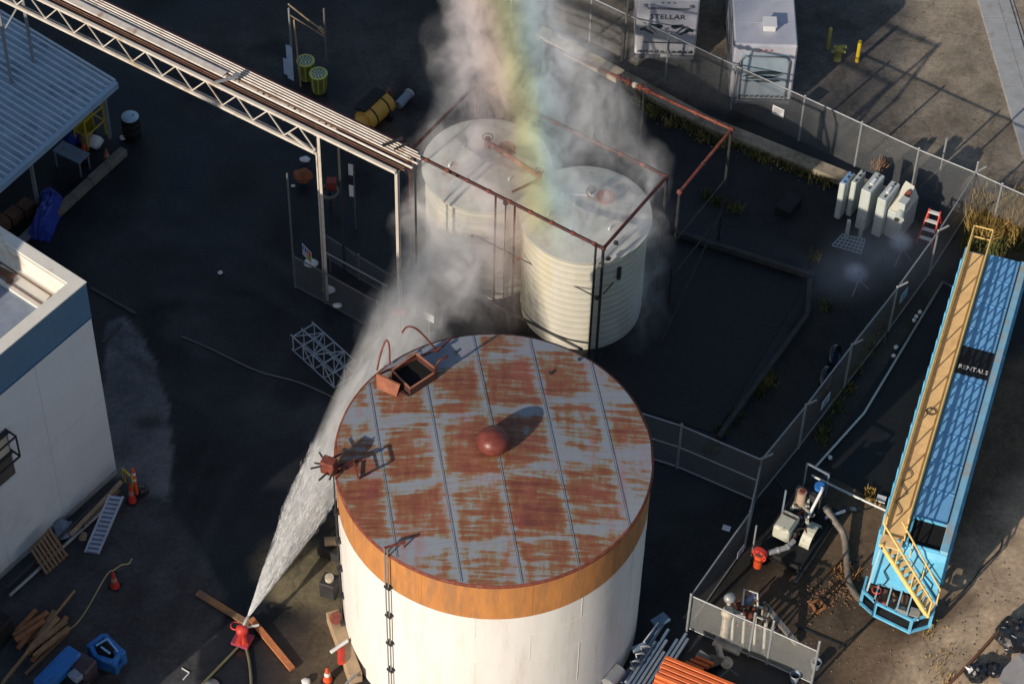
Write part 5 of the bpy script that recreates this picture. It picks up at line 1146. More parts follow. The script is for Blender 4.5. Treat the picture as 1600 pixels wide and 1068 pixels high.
# ================================================================== PUMP SKID, VALVES, HOSES
t = thing('diesel_pump', 'diesel pump skid with cream covers and a red flange by the fence corner', 'pump', G(1240, 860))
pu = V((math.sin(rad(30)), math.cos(rad(30)), 0)); pw = V((pu.y, -pu.x, 0)); pc = G(1240, 850); 
def pq(w_, u_, z): p = pc + pw * w_ + pu * u_; return V((p.x, p.y, z))
def pbox(b, w0, w1, u0, u1, z0, z1): return b.hexa([pq(w0, u0, z0), pq(w1, u0, z0), pq(w1, u1, z0), pq(w0, u1, z0), pq(w0, u0, z1), pq(w1, u0, z1), pq(w1, u1, z1), pq(w0, u1, z1)])
obj('skid_tank', pbox(B(), -.75, .75, -1.1, 1.6, .25, .55), BLACK, t, .02)
obj('skid_beam', pbox(B(), -.85, -.72, -1.5, 2.0, .2, .36), DARKSTEEL, t); obj('skid_beam', pbox(B(), .72, .85, -1.5, 2.0, .2, .36), DARKSTEEL, t)
obj('engine_block', pbox(B(), -.45, .15, -.35, .9, .55, 1.05), DARKSTEEL, t, .03)
e_ = obj('control_cabinet', pbox(B(), -.55, .02, -.65, .15, .8, 1.35), PUMPG, t, .05)
obj('cabinet_door', pbox(B(), -.50, -.03, -.60, -.10, 1.36, 1.40), PUMPG, e_, .01); obj('cabinet_seam', pbox(B(), -.54, .01, -.06, -.02, 1.352, 1.37), BROWNPIPE, e_)
obj('air_filter', B().cyl(pq(-.28, .75, 1.1), pq(-.28, .75, 1.75), .15, n=16), mat('tan_filter', (.42, .30, .22), .6), t); obj('filter_cap', B().cyl(pq(-.28, .75, 1.75), pq(-.28, .75, 1.8), .10, n=12), RUSTRED, t)
obj('radiator_guard', pbox(B(), -.6, .3, .95, 1.12, .55, 1.5), DARKSTEEL, t)
prof = []
b = B(); n = 10; c_ = pq(.42, .15, .55)
for k in range(n):
    a0, a1 = math.pi * k / n, math.pi * (k + 1) / n
    A_ = [pq(w_, .15 + .48 * math.cos(a), .55 + .48 * math.sin(a)) for a in (a0, a1) for w_ in (.28, .62)]
    b.add(A_ + [p_ - V((0, 0, .03)) for p_ in A_], [(0, 2, 3, 1), (4, 5, 7, 6), (0, 1, 5, 4), (2, 6, 7, 3), (0, 4, 6, 2), (1, 3, 7, 5)])
obj('wheel_fender', b, PUMPG, t); w_ = obj('wheel', B().cyl(pq(.32, .15, .4), pq(.58, .15, .4), .38, n=20), BLACK, t); obj('hub', B().cyl(pq(.30, .15, .4), pq(.6, .15, .4), .16, n=12), GALV, w_)
obj('white_pipe', B().tube([pq(.12, 1.35, 1.55), pq(.20, 1.25, 1.7), pq(.20, 1.1, 1.6), pq(.15, .3, .95)], .05, 10), SIGNW, t)
obj('blue_cap', B().cyl(pq(.05, 1.35, 1.5), pq(.05, 1.35, 1.62), .17, n=14), MACHBLUE, t)
obj('discharge_pipe', B().tube([pq(-.35, -1.25, .75), pq(.05, -.80, .8), pq(.15, -.45, .85)], .09, 10), GALV, t)
for f_ in (pq(-.12, -.99, .78), pq(.08, -.74, .8)): obj('coupling', B().blob(f_, .12, 1, .08), GALV, t)
q_ = pq(-.55, -1.45, .75); obj('red_flange', B().cyl(q_ - pu * .06, q_ + pu * .1, .26, n=20), RED, t); obj('flange_hole', B().cyl(q_ - pu * .075, q_ + pu * .0, .13, n=16), DARKSTEEL, t)
for k in range(8): a = k * math.pi / 4; obj('flange_bolt', B().cyl(q_ + pw * (.2 * math.cos(a)) + V((0, 0, .2 * math.sin(a))) - pu * .09, q_ + pw * (.2 * math.cos(a)) + V((0, 0, .2 * math.sin(a))) - pu * .05, .025, n=6), DARKSTEEL, t)
obj('red_outlet', B().cyl(q_ - V((0, 0, .6)), q_, .14, n=14), CONEO, t)
obj('lift_frame', B().beam(pq(-.7, .4, .5), pq(-.7, .4, 1.9), .05), GREYBLUE, t); obj('lift_frame', B().beam(pq(.1, 1.9, .5), pq(.1, 1.9, 1.6), .05), GREYBLUE, t); obj('lift_frame', B().beam(pq(-.7, 1.95, 1.6), pq(.1, 1.9, 1.6), .05), GREYBLUE, t); obj('lift_frame', B().beam(pq(-.7, 1.95, .4), pq(-.7, 1.95, 1.6), .05), GREYBLUE, t)
for k in range(8):
    a0_ = pq(random.uniform(-.6, .5), random.uniform(-.6, 1.5), random.uniform(.7, 1.2)); a2_ = pq(random.uniform(-.6, .6), random.uniform(-.6, 1.6), random.uniform(.5, 1.1)); obj('engine_hose', B().tube([a0_, a0_.lerp(a2_, .5) + V((random.uniform(-.15, .15), 0, random.uniform(.05, .3))), a2_], random.uniform(.015, .035), 6), random.choice([BLACK, DARKSTEEL, GREYBLUE, RUSTRED]), t)
for k in range(30):
    obj('engine_part', B().beam(pq(random.uniform(-.5, .3), random.uniform(.1, 1.3), random.uniform(.9, 1.15)), pq(random.uniform(-.5, .3), random.uniform(.1, 1.3), random.uniform(.9, 1.3)), random.uniform(.03, .1)), random.choice([DARKSTEEL, PUMPG, GREYBLUE, BLACK]), t)
obj('stand_pipe', B().tube([pq(-.85, -1.3, .2), pq(-.85, -1.3, 1.9)], .03), GALV, t)
obj('rear_bar', B().beam(pq(.55, .95, .7), pq(.95, 1.6, .65), .07), GREYBLUE, t)
# the curb the pump sits on
CM = mat('olive_kerb', (.12, .105, .06), .9, var=.3)
b = B().beam(G(1205, 900, .08), G(1262, 862, .08), .35, .16)
# suction hose
def smooth(pts, k=8):
    out = []
    for i in range(len(pts) - 1):
        a_, p1_, p2_, d_ = pts[max(i - 1, 0)], pts[i], pts[i + 1], pts[min(i + 2, len(pts) - 1)]
        for j in range(k): s = j / k; out.append(.5 * ((2 * p1_) + (p2_ - a_) * s + (2 * a_ - 5 * p1_ + 4 * p2_ - d_) * s * s + (3 * p1_ - a_ - 3 * p2_ + d_) * s ** 3))
    return out + [pts[-1]]
hp = smooth([G(1288, 790, .9), G(1303, 812, .6), G(1318, 835, .3), G(1323, 875, .13), G(1326, 905, .13), G(1340, 932, .13), G(1365, 944, .25), G(1392, 936, .55), G(1402, 928, .75)])
b = B(); b.tube(hp, [.105 + .012 * (k % 2) for k in range(len(hp))], 10); t = thing('suction_hose', 'thick grey corrugated hose curving from the pump to the nose of the blue tank', 'hose', hp[30]); obj('hose', b, RUBBER, t)
obj('coupling', B().cyl(hp[-5], hp[-1], .14, n=12), BROWNPIPE, t); obj('coupling', B().cyl(hp[0], hp[2], .13, n=12), DARKSTEEL, t)
# pipe manifold behind the gate
t = thing('valve_manifold', 'cluster of dirty cream valves and pipe stands just behind the gate', 'pipework', G(1165, 975))
def col(x, y, z1, r, m=DULLCREAM): p = G(x, y); obj('stand_pipe', B().cyl(p, p + V((0, 0, z1)), r, n=12), m, t); return p
a_ = G(1148, 985)
obj('stand_pipe', B().cyl(G(1130, 1000), G(1130, 1000) + V((0, 0, 1.5)), .13, n=12), DULLCREAM, t); q_ = G(1130, 1000) + V((0, 0, 1.55)); obj('valve_head', B().blob(q_, .2, 2, .1), DULLCREAM, t); obj('valve_head', B().blob(q_ + V((.06, .35, .25)), .18, 2, .1), GALV, t); obj('valve_stem', B().cyl(q_, q_ + V((.06, .35, .25)), .07, n=8), DULLCREAM, t)
obj('base_plate', B().box(G(1137, 1008, .06), (.9, .35, .1), 25), DULLCREAM, t); obj('foot_elbow', B().tube([G(1122, 1008, .3), G(1126, 1026, .18), G(1135, 1034, .1)], .11, 10), DULLCREAM, t); obj('elbow_flange', B().cyl(G(1135, 1034, .04), G(1136, 1035, .14), .19, n=14), DULLCREAM, t)
FR = mat('cream_frame_paint', (.62, .58, .50), .55, var=.12)
for (pts_) in ((((1143, 1008, 0), (1146, 958, 1.3), (1163, 962, 1.3), (1160, 1012, 0))), (((1178, 1012, 0), (1181, 962, 1.3), (1196, 968, 1.3), (1193, 1018, 0)))): obj('pipe_stand', B().tube([G(x, y, z) for x, y, z in pts_], .045, 8), FR, t)
for (a1, a2) in (((1148, 942, 1.1), (1168, 948, 1.1)), ((1142, 952, 1.0), (1170, 962, 1.0)), ((1150, 965, .8), (1200, 985, .8)), ((1160, 930, 1.1), (1185, 938, 1.1)), ((1178, 945, 1.0), (1200, 952, 1.0))): obj('header_pipe', B().cyl(G(*a1), G(*a2), .045, n=8), random.choice([FR, RUSTRED, BROWNPIPE]), t)
obj('blue_actuator', B().cyl(G(1162, 945, .9), G(1180, 928, 1.2), .12, n=12), mat('grey_blue_motor', (.20, .24, .36), .5), t); obj('gauge_panel', B().box(G(1155, 966, .95), (.30, .05, .22), 25), mat('pale_teal_panel', (.45, .62, .62), .4), t)
obj('top_frame', B().tube([G(1160, 945, 1.2), G(1163, 920, 1.5), G(1184, 926, 1.5), G(1184, 946, 1.2)], .035, 8), FR, t)
for k in range(16): x, y = random.uniform(1150, 1200), random.uniform(930, 985); q_ = G(x, y, random.uniform(.6, 1.5)); obj('fitting', B().blob(q_, random.uniform(.06, .13), 1, .2), random.choice([DULLCREAM, BROWNPIPE, RUSTRED, GALV, DARKSTEEL]), t)
for k in range(6): x, y = 1152 + k * 9, 960 + k * 4; q_ = G(x, y); obj('riser', B().cyl(q_, q_ + V((0, 0, random.uniform(.6, 1.0))), .04, n=8), random.choice([FR, BROWNPIPE, DULLCREAM]), t)
# timber brace leaning to the gate end
b = B().beam(G(1195, 945, .9), G(1245, 1005, .1), .16, .12); single('leaning_channel', b, mat('dull_channel', (.24, .22, .20), .6), 'grey brown channel leaning from the valves down to the gate', 'beam')
for x, y, lab in ((1274, 1042, 'upper grey steel pail hanging off the end of the gate'), (1241, 1062, 'lower grey pail at the bottom edge by the gate end')):
    p = G(x, y); t = thing('pail', lab, 'pail', p); obj('body', B().lathe([(.12, 0), (.16, .32), (.15, .32), (.115, .02)], p, 18), GREYBLUE, t); obj('rim', B().lathe([(.155, .315), (.175, .325), (.155, .335)], p, 18), GALV, t)
# white plastic pipes round the black lined pit
for name, pts_, lab in (('plastic_pipe', ((1505, 457, .12), (1473, 440, .12), (1350, 645, .12), (1275, 728, .12)), 'thin white pipe running along the fence side of the black lined strip'), ('plastic_pipe', ((1268, 742, .35), (1310, 763, .3), (1384, 797, .3)), 'brighter white pipe from the pump to the side of the blue tank')):
    pts3 = [G(*p_) for p_ in pts_]
    single(name, B().tube(pts3, .04, 8), PVC, lab, 'pipe')
b = B()
for (x, y) in ((1437, 487), (1432, 494), (1428, 500), (1400, 542), (1396, 555), (1297, 714)): b.blob(G(x, y, .1), .08, 1, .2)
single('pipe_clamps', b, SIGNW, 'small white clamps and scraps along the long thin pipe', 'clamps')
b = B().box(G(1377, 779, .1), (.3, .22, .1), 20); single('white_packet', b, SIGNW, 'white and red packet on the dirt beside the blue tank', 'packet'); 
b = B().blob(G(1333, 795, .08), .1, 1, .2, (1.2, 1, .5)); single('grey_lump', b, GALV, 'small grey lump on the dirt left of the packet', 'scrap')
single('ground_cable', B().tube(smooth([G(1210, 745, .05), G(1262, 795, .05), G(1330, 800, .05), G(1370, 790, .05)]), .015, 5), DARKSTEEL, 'thin dark cable over the dirt between pump and packet', 'cable')

# ================================================================== SMALL SPRAY NOZZLES
for x, y, lab in ((1407, 377, 'upper spray nozzle on a stand between transformer and step ladder'), (1340, 424, 'lower spray nozzle on a bent arm in front of the transformer')):
    c_ = G(x, y, .9); t = thing('spray_stand', lab, 'spray nozzle', (c_.x, c_.y, 0))
    obj('nozzle', B().cyl(c_, c_ + V((-.12, .02, .05)), .05, .07, 10), SIGNW, t)
    obj('stand_pipe', B().tube([V((c_.x + .1, c_.y, 0)), V((c_.x + .1, c_.y, .8)), c_], .03), DARKSTEEL, t)
    for k in (0, 1, 2): a = 2.1 * k; obj('tripod_leg', B().beam(V((c_.x + .1, c_.y, .5)), V((c_.x + .1 + .4 * math.cos(a), c_.y + .4 * math.sin(a), 0)), .03), GREYBLUE, t)

# ================================================================== LEFT SIDE
def lander(label, p, m): pass
# jet monitor with its planks
t = thing('water_monitor', 'red ground monitor nozzle at the root of the water jet, held between two planks', 'water cannon', G(379, 1000))
nz = G(388, 962, .85); bs = G(379, 992, .25)
obj('barrel', B().tube([bs + V((0, 0, .25)), bs.lerp(nz, .45) + V((0, 0, .2)), nz], [.09, .07, .05], 10), GALV, t)
obj('swivel', B().blob(bs + V((0, 0, .3)), .2, 2, .1), RED, t); obj('hand_wheel', B().lathe([(.14, 0), (.17, .02), (.14, .04)], bs + V((-.2, .1, .35)), 14), RED, t)
obj('base_plate', B().box(bs - V((0, .1, .1)), (.55, .5, .12), 20), mat('dull_purple_red', (.30, .05, .09), .5, var=.3), t); obj('inlet', B().cyl(bs + V((-.1, -.35, .05)), bs + V((0, 0, .1)), .1, n=12), RED, t); obj('inlet', B().cyl(bs + V((.12, -.38, .05)), bs + V((0, 0, .1)), .1, n=12), RED, t)
obj('side_lever', B().beam(bs + V((.15, .1, .3)), bs + V((.5, .2, .3)), .05), SIGNW, t)
b = B().beam(G(309, 925, .10), G(390, 975, .10), .20, .09); single('plank', b, mat('worn_orange_plank', (.34, .17, .07), .8, var=.35, scale=5, dirt=(.13, .1, .08), damt=.5), 'orange brown plank reaching left from the red monitor', 'plank')
b = B().beam(G(392, 966, .13), G(457, 1045, .10), .19, .10); single('plank', b, mat('red_orange_plank', (.44, .16, .065), .75, var=.3, scale=5), 'red orange plank reaching right from the red monitor', 'plank')
HOSE = mat('olive_fire_hose', (.13, .12, .07), .8, var=.2)
for pts_, lab in ((((377, 1005, .08), (355, 1028, .05), (322, 1062, .05), (300, 1085, .05)), 'olive hose running from the monitor to the lower left'), (((383, 1006, .08), (389, 1030, .05), (392, 1055, .05), (393, 1085, .05)), 'olive hose running from the monitor straight to the bottom edge')):
    single('fire_hose', B().tube(smooth([G(*p_) for p_ in pts_]), .045, 8), HOSE, lab, 'hose')
# cones
def cone(x, y, label, m=CONEO, h=.75, **kw):
    p = G(x, y); t = thing('traffic_cone', label, 'cone', p); cone_parts(t, p, m, h, **kw); return t
cone(207, 783, 'red cone on a dark base at the foot of the white building corner', CONER, .95, r=.14)
cone(180, 916, 'faded red cone alone on the asphalt with a rope tied to its top', CONER, .8)
cone(5, 985, 'orange cone at the left picture edge below the white wall', CONEO, .8)
p = G(214, 772); t = thing('delineator', 'tall orange tube post with pale bands behind the building corner cone', 'delineator', p)
obj('tube', B().cyl(p + V((0, 0, .05)), p + V((0, 0, 1.35)), .065, .05, 12), CONEO, t); obj('base', B().cyl(p, p + V((0, 0, .06)), .24, n=14), BLACK, t)
for z in (.75, 1.05): obj('band', B().lathe([(.062, z), (.06, z + .12)], p, 14), REFLW, t)
obj('yellow_tape', B().beam(p + V((-.12, -.05, .1)), p + V((-.05, -.05, 1.0)), .05), SAFY, t)
p = G(195, 752); t = thing('door_chock_pipe', 'yellow elbow pipe poking out by the building corner cone', 'pipe', p); obj('pipe', B().tube([p + V((0, 0, .0)), p + V((0, 0, .7)), p + V((.25, -.15, .5))], .04), SAFY, t)
b = B().blob(G(223, 765, .1), .22, 2, .2, (1, .8, .6)); single('black_sack', b, BAGBLACK, 'black sack lying right of the building corner cone', 'sack')
# rope
single('yellow_rope', B().tube(smooth([G(2, 1068, .3), G(60, 1000, .25), G(118, 975, .2), G(165, 900, .7), G(178, 890, .8), G(190, 882, .5), G(201, 880, .3), G(206, 872, .3)]), .02, 6), mat('dull_yellow_rope', (.42, .34, .16), .8), 'pale yellow rope running from the red cone down to the picture edge', 'rope')
# ladder against the wall
la0, la1 = G(133, 862, .05), G(172, 772, 1.1); lb0 = G(143, 865, .05)
t = thing('aluminium_ladder', 'pale blue grey aluminium ladder leaning by the white wall', 'ladder', la0); LD = mat('pale_ladder', (.42, .48, .60), .4, .2, var=.1)
sx_ = V((.42, -.05, 0)); la1 = la1 + V((0, 0, .0))
for s in (0, 1): obj('side_rail', B().beam(la0 + sx_ * s, la1 + sx_ * s, .05, .09), LD, t)
for k in range(13): obj('rung', B().beam(la0.lerp(la1, (k + .5) / 13), la0.lerp(la1, (k + .5) / 13) + sx_, .07, .035), LD, t)
obj('backing_board', B().slab([la0 + V((.03, 0, -.02)), la0 + sx_ * .95 + V((0, 0, -.02)), la1 + sx_ * .95 + V((0, 0, -.03)), la1 + V((.03, 0, -.03))], .01), mat('ladder_fill', (.13, .15, .24), .6), t)
# pallet leaning on the wall
pa, pb_, pc_, pd = G(48, 862, .55), G(80, 832, .95), G(107, 868, .15), G(73, 900, .1)
pa, pb_, pd, pc_ = G(47, 860, .75), G(80, 823, .95), G(72, 898, .05), G(108, 866, .05)
t = thing('wooden_pallet', 'brown slatted pallet leaning against the white wall', 'pallet', pd)
nrm_ = (pb_ - pa).cross(pd - pa).normalized(); nrm_ = nrm_ if nrm_.z > 0 else -nrm_
for k in range(7):
    f0 = (k + .12) / 7; f1 = (k + .75) / 7; q4 = [pa.lerp(pb_, f0), pa.lerp(pb_, f1), pd.lerp(pc_, f1), pd.lerp(pc_, f0)]
    obj('slat', B().slab(q4, .02), WOOD, t)
for f_ in (.03, .5, .97): a_, c_ = pa.lerp(pd, f_) - nrm_ * .06, pb_.lerp(pc_, f_) - nrm_ * .06; obj('bearer', B().beam(a_, c_, .05, .09), WOOD, t)
# pipes and boards along the wall foot
for (x0_, y0_, z0_, x1_, y1_, z1_, r_, m, lab, nm) in ((15, 930, .1, 168, 790, .15, .06, GALV, 'long grey pipe lying along the foot of the white wall', 'pipe'), (10, 918, .2, 150, 785, .5, .05, DARKSTEEL, 'dark pipe leaning along the foot of the white wall', 'pipe'),
                                                 (110, 835, .3, 190, 752, .6, .06, WOODPALE, 'pale board leaning on the white wall above the ladder', 'board'), (120, 828, .1, 186, 765, .2, .07, WOOD, 'brown board lying behind the ladder', 'board')):
    single('wall_' + nm, B().beam(G(x0_, y0_, z0_), G(x1_, y1_, z1_), r_ * 2, r_ * 1.4) if nm == 'board' else B().tube([G(x0_, y0_, z0_), G(x1_, y1_, z1_)], r_, 8), m, lab, nm)
for (x, y, s, m, lab, nm) in ((100, 826, .34, GREYBLUE, 'grey sheet bundle between the pallet and the ladder', 'bundle'), (125, 822, .2, BAGBLACK, 'black knotted bag between the grey bundle and the ladder', 'bag'), (130, 838, .14, WOODPALE, 'small tan rag behind the ladder foot', 'rag')):
    single(nm, B().blob(G(x, y, s * .5), s, 2, .22, (1, 1.1, .7)), m, lab, nm)
# timber pile
t = thing('timber_pile', 'loose pile of red brown timbers on the asphalt by the blue machine', 'timber pile', G(70, 1000))
for k in range(13):
    f_ = k / 12; x0_, y0_ = 20 + 38 * f_ + random.uniform(-6, 6), 1000 + 28 * f_ + random.uniform(-14, 8); x1_, y1_ = 62 + 48 * f_ + random.uniform(-8, 5), 955 + 14 * f_ + random.uniform(-10, 12)
    z = random.uniform(.08, .35); obj('timber', B().beam(G(x0_, y0_, z), G(x1_, y1_, z + random.uniform(-.03, .05)), .14, .10), random.choice([WOODRED, WOODRED, WOOD, mat('tan_timber', (.30, .19, .10), .8, var=.3)]), t)
obj('timber', B().beam(G(60, 992, .3), G(117, 922, .25), .07, .05), mat('tan_timber', (.3, .19, .1)), t); obj('timber', B().beam(G(4, 1066, .3), G(58, 1000, .35), .09, .06), mat('tan_timber', (.3, .19, .1)), t)
obj('timber', B().beam(G(40, 1052, .12), G(108, 985, .12), .09, .07), WOOD, t)
# blue machines
t = thing('blue_boom_lift', 'blue painted machine with a long boom, cut by the bottom left edge', 'machine', G(90, 1050))
obj('boom', B().beam(G(62, 1075, .9), G(118, 1018, .9), .55, .42), MACHBLUE, t, .05); obj('boom_top', B().beam(G(68, 1066, 1.12), G(114, 1022, 1.12), .42, .03), MACHBLUE, t)
obj('turret', B().box(G(130, 1045, .6), (.7, .6, .8), 30), mat('dark_plum_cover', (.06, .045, .06), .5), t, .05); obj('chassis', B().box(G(105, 1072, .35), (1.2, .8, .5), 30), DARKSTEEL, t, .04)
obj('hydraulic_block', B().box(G(118, 1055, .9), (.4, .3, .2), 40), GREYBLUE, t, .03)
w_ = obj('wheel', B().cyl(G(165, 1066, .35), G(172, 1074, .35), .36, n=18), BLACK, t); obj('wheel_hub', B().cyl(G(163, 1064, .35), G(166, 1068, .35), .16, n=12), GALV, w_)
t = thing('blue_fork_carriage', 'bright blue hollow frame with double rails beside the blue machine', 'machine frame', G(165, 1030))
k_ = [G(142, 1008, .7), G(163, 992, .8), G(190, 1018, .8), G(178, 1034, .6), G(150, 1026, .6)]
for i in range(5):
    obj('frame_bar', B().beam(k_[i], k_[(i + 1) % 5], .14, .18), MACHBLUE, t, .02); obj('lower_bar', B().beam(k_[i] - V((0, 0, .4)), k_[(i + 1) % 5] - V((0, 0, .4)), .16, .18), MACHBLUE, t)
obj('inner_rail', B().beam(G(150, 1008, .82), G(168, 997, .9), .05), mat('pale_blue_edge', (.22, .45, .75), .5), t); obj('inner_rail', B().beam(G(168, 997, .9), G(184, 1017, .88), .05), MATS['pale_blue_edge'], t)
obj('inner_rail', B().beam(G(158, 1010, .88), G(172, 1020, .88), .05), MATS['pale_blue_edge'], t); obj('core', B().box(G(163, 1020, .3), (.5, .5, .5), 40), BLACK, t)
for k in (k_[0], k_[2], k_[3]): obj('corner_block', B().box(k - V((0, 0, .25)), (.2, .2, .6), 35), MACHBLUE, t, .02)
b = B(); b.beam(G(284, 1043, .02), G(296, 1050, .02), .03); b.beam(G(296, 1050, .02), G(286, 1061, .02), .03); single('bent_strip', b, SIGNW, 'small pale bent strip on the asphalt near the bottom edge', 'scrap')
single('grey_round_lid', B().lathe([(.26, 0), (.26, .05), (.01, .08)], G(330, 1072), 24), GALV, 'grey round lid at the bottom edge below the water jet', 'lid')
p = G(2, 1010); b = B().box(p + V((-.25, .2, .45)), (.8, 1.2, .9), 30); single('black_bin', b, BLACK, 'black bin cut by the left picture edge under the orange cone', 'bin', bevel=.04)
# thin lines over the yard
CAB = mat('grey_kerb_line', (.07, .07, .068), .85, var=.2)
single('yard_cable', B().tube(smooth([G(283, 525, .03), G(330, 545, .03), G(400, 578, .03), G(470, 598, .03), G(530, 625, .03)]), .022, 6), mat('grey_cable', (.16, .16, .15), .8), 'long thin grey cable crossing the black yard towards the lattice cage', 'cable')
single('drain_kerb', B().beam(G(143, 450, .03), G(212, 490, .03), .10, .05), CAB, 'faint raised kerb line running out from the white building corner', 'kerb')
single('plank_scrap', B().beam(G(160, 535, .04), G(190, 505, .04), .12, .05), CAB, 'grey board lying on the apron near the building corner', 'board')
b = B().blob(G(344, 426, .05), .10, 1, .2, (1, 1, .5)); single('pale_stone', b, SIGNW, 'single small pale stone in the middle of the black yard', 'stone')

# ================================================================== UPPER LEFT: bins, machine, posts
def bin_(x, y, label):
    p = G(x, y); t = thing('plastic_basket', label, 'basket', p, 'lime plastic baskets behind the pipe bridge'); r0, r1, h = .25, .31, .85
    obj('body', B().lathe([(.01, .02), (r0, .02), (r1, h), (r1 + .03, h), (r1 + .03, h + .05), (r1 - .03, h + .05)], p, 24), LIME, t)
    lid = obj('lid', B().lathe([(r1 - .028, h + .03), (.01, h + .06)], p, 24), mat('pale_green_lid', (.42, .52, .34), .55), t)
    me = mesh_of('hole', B().cyl((0, 0, 0), (0, 0, .012), .03, n=8), DARKSTEEL)
    for rr, n in ((.0, 1), (.11, 6), (.21, 11)):
        for k in range(n): a = 2 * math.pi * k / n; piece('hole', me, Matrix.Translation(p + V((rr * math.cos(a), rr * math.sin(a), h + .062 - rr * .1))), lid)
    for k in range(8): a = 2 * math.pi * k / 8; d = V((math.cos(a), math.sin(a), 0)); obj('rib', B().beam(p + d * r0 + V((0, 0, .05)), p + d * r1 + V((0, 0, h)), .03), LIME, t)
    return t
bin_(479, 122, 'lime plastic basket on the left of the pair, nearer the white panels'); bin_(499, 142, 'lime plastic basket on the right of the pair')
t = thing('yellow_compressor', 'yellow rounded machine with a black top behind the end of the pipe bridge', 'machine', G(585, 190))
a_, c_ = G(568, 190, .5), G(604, 158, .5)
obj('body', B().cyl(a_, c_, .42, n=20), MACHY, t, .02); obj('black_top', B().beam(a_ + V((-.15, .15, .40)), c_ + V((-.2, .15, .40)), .5, .2), BLACK, t, .04)
d = (c_ - a_).normalized()
for f_ in (.25, .75): obj('strap', B().cyl(a_.lerp(c_, f_) - d * .03, a_.lerp(c_, f_) + d * .03, .432, n=20), BLACK, t)
obj('end_cap', B().blob(a_, .38, 2, .03, (.9, .9, .9)), MACHY, t); obj('hose', B().tube([c_ + V((0, 0, .4)), c_ + V((.1, .15, .5)), c_ + V((.2, .1, .1))], .05), BROWNPIPE, t)
for f_ in (.1, .9): obj('wheel', B().cyl(a_.lerp(c_, f_) + V((.2, -.3, -.25)), a_.lerp(c_, f_) + V((.1, -.45, -.25)), .24, n=14), BLACK, t)
t = thing('grey_motor', 'small grey blue motor lying to the right of the yellow machine', 'motor', G(630, 165)); a_ = G(622, 165, .25); c_ = G(638, 148, .25)
obj('casing', B().cyl(a_, c_, .17, n=14), GREYBLUE, t); obj('end_bell', B().cyl(c_, c_ + (c_ - a_).normalized() * .12, .20, n=14), GALV, t); obj('foot', B().box(a_.lerp(c_, .5) - V((0, 0, .2)), (.35, .3, .1), 40), DARKSTEEL, t)
b = B().beam(G(560, 178, .05), G(640, 235, .05), .9, .08)
single('dark_ramp', b, mat('dark_brown_board', (.05, .038, .03), .85, var=.3), 'dark boards lying between the yellow machine and the red frame', 'boards')
t = thing('power_post', 'grey post with a long slanted brace at the top edge above the lime baskets', 'post', G(457, 130))
a_ = G(458, 120); obj('pole', B().tube([a_, a_ + V((0, 0, 3.4))], .04), GALV, t); c_ = G(508, 52, 2.0); obj('brace', B().tube([a_ + V((0, 0, 3.6)), c_], .035), WOODPALE, t); obj('brace', B().tube([a_ + V((0, 0, 3.1)), c_ - V((0, 0, .2))], .025), WOODPALE, t)
obj('bracket', B().beam(c_ - V((.25, -.2, -.1)), c_, .12, .1), WOODPALE, t); obj('second_pole', B().tube([V((c_.x, c_.y, 0)), V((c_.x, c_.y, 3.2))], .04), DULL, t); obj('pole', B().tube([G(470, 135), G(470, 135) + V((-.1, 0, 3.3))], .03), WOODPALE, t)
for k, (x, y, h_, lab) in enumerate(((453, 118, 1.7, 'tall pale blue panel leaning on the post above the bridge'), (448, 125, .8, 'short pale blue panel beside the tall one above the bridge'))):
    t, c_ = board('panel_board', x, y - 20, h_ / 2, .28, h_, V((.8, -.5, 0)), lab, mat('pale_blue_panel', (.40, .52, .72), .5, var=.1), cat='panel'); obj('stiffener', B().beam(c_ - V((0, -.03, h_ / 2)), c_ + V((0, .03, h_ / 2)), .04), GALV, t)

# ================================================================== BOTTOM RIGHT: orange beams, pale rails, bags
t = thing('orange_beam_stack', 'stack of orange steel beams at the bottom edge right of the big tank', 'beam stack', G(1075, 1060))
od = (G(1125, 1068, 0) - G(1045, 1035, 0)); od.z = 0; od.normalize(); on = V((-od.y, od.x, 0))
a_ = G(1042, 1028, 1.0)
for lev in range(4):
    for k in range(5):
        p_ = a_ - on * (.17 * k + .05 * (3 - lev)) - V((0, 0, .18 * (3 - lev))) - od * random.uniform(0, .12)
        o_ = obj('beam', B().beam(p_, p_ + od * 3.1, .13, .14), ORANGE, t, .015)
for k in range(3): p_ = a_ + on * (.3 + .16 * k) + od * (.5 + .1 * k) - V((0, 0, .3)); obj('short_beam', B().beam(p_, p_ + od * .6, .1, .12), ORANGE, t)
obj('end_bracket', B().box(G(1098, 1028, .6), (.4, .25, .3), 40), mat('grey_lug', (.16, .15, .14), .6), t)
b = B(); 
single('grey_bracket_pair', B().beam(G(1125, 1058, .3), G(1140, 1045, .3), .06).beam(G(1140, 1045, .3), G(1152, 1055, .3), .06), mat('dim_grey_steel', (.10, .11, .12), .5), 'dark grey angled bracket on the ground right of the orange beams', 'bracket')
b = B(); b.blob(G(1112, 1030, .2), .3, 1, .3, (1.2, .9, .4)); single('rag_heap', b, mat('drab_rag', (.13, .12, .10), .9, var=.4), 'drab rag heap behind the orange beams', 'rags')
t = thing('steel_rail_bundle', 'bundle of grey blue racking uprights leaning along the right foot of the big tank', 'steel bundle', G(1000, 1020))
rd = (G(1040, 962, .3) - G(975, 1062, .3)); rd.z = 0; rl = rd.length; rd.normalize(); rn = V((rd.y, -rd.x, 0)); a_ = G(972, 1066, .3)
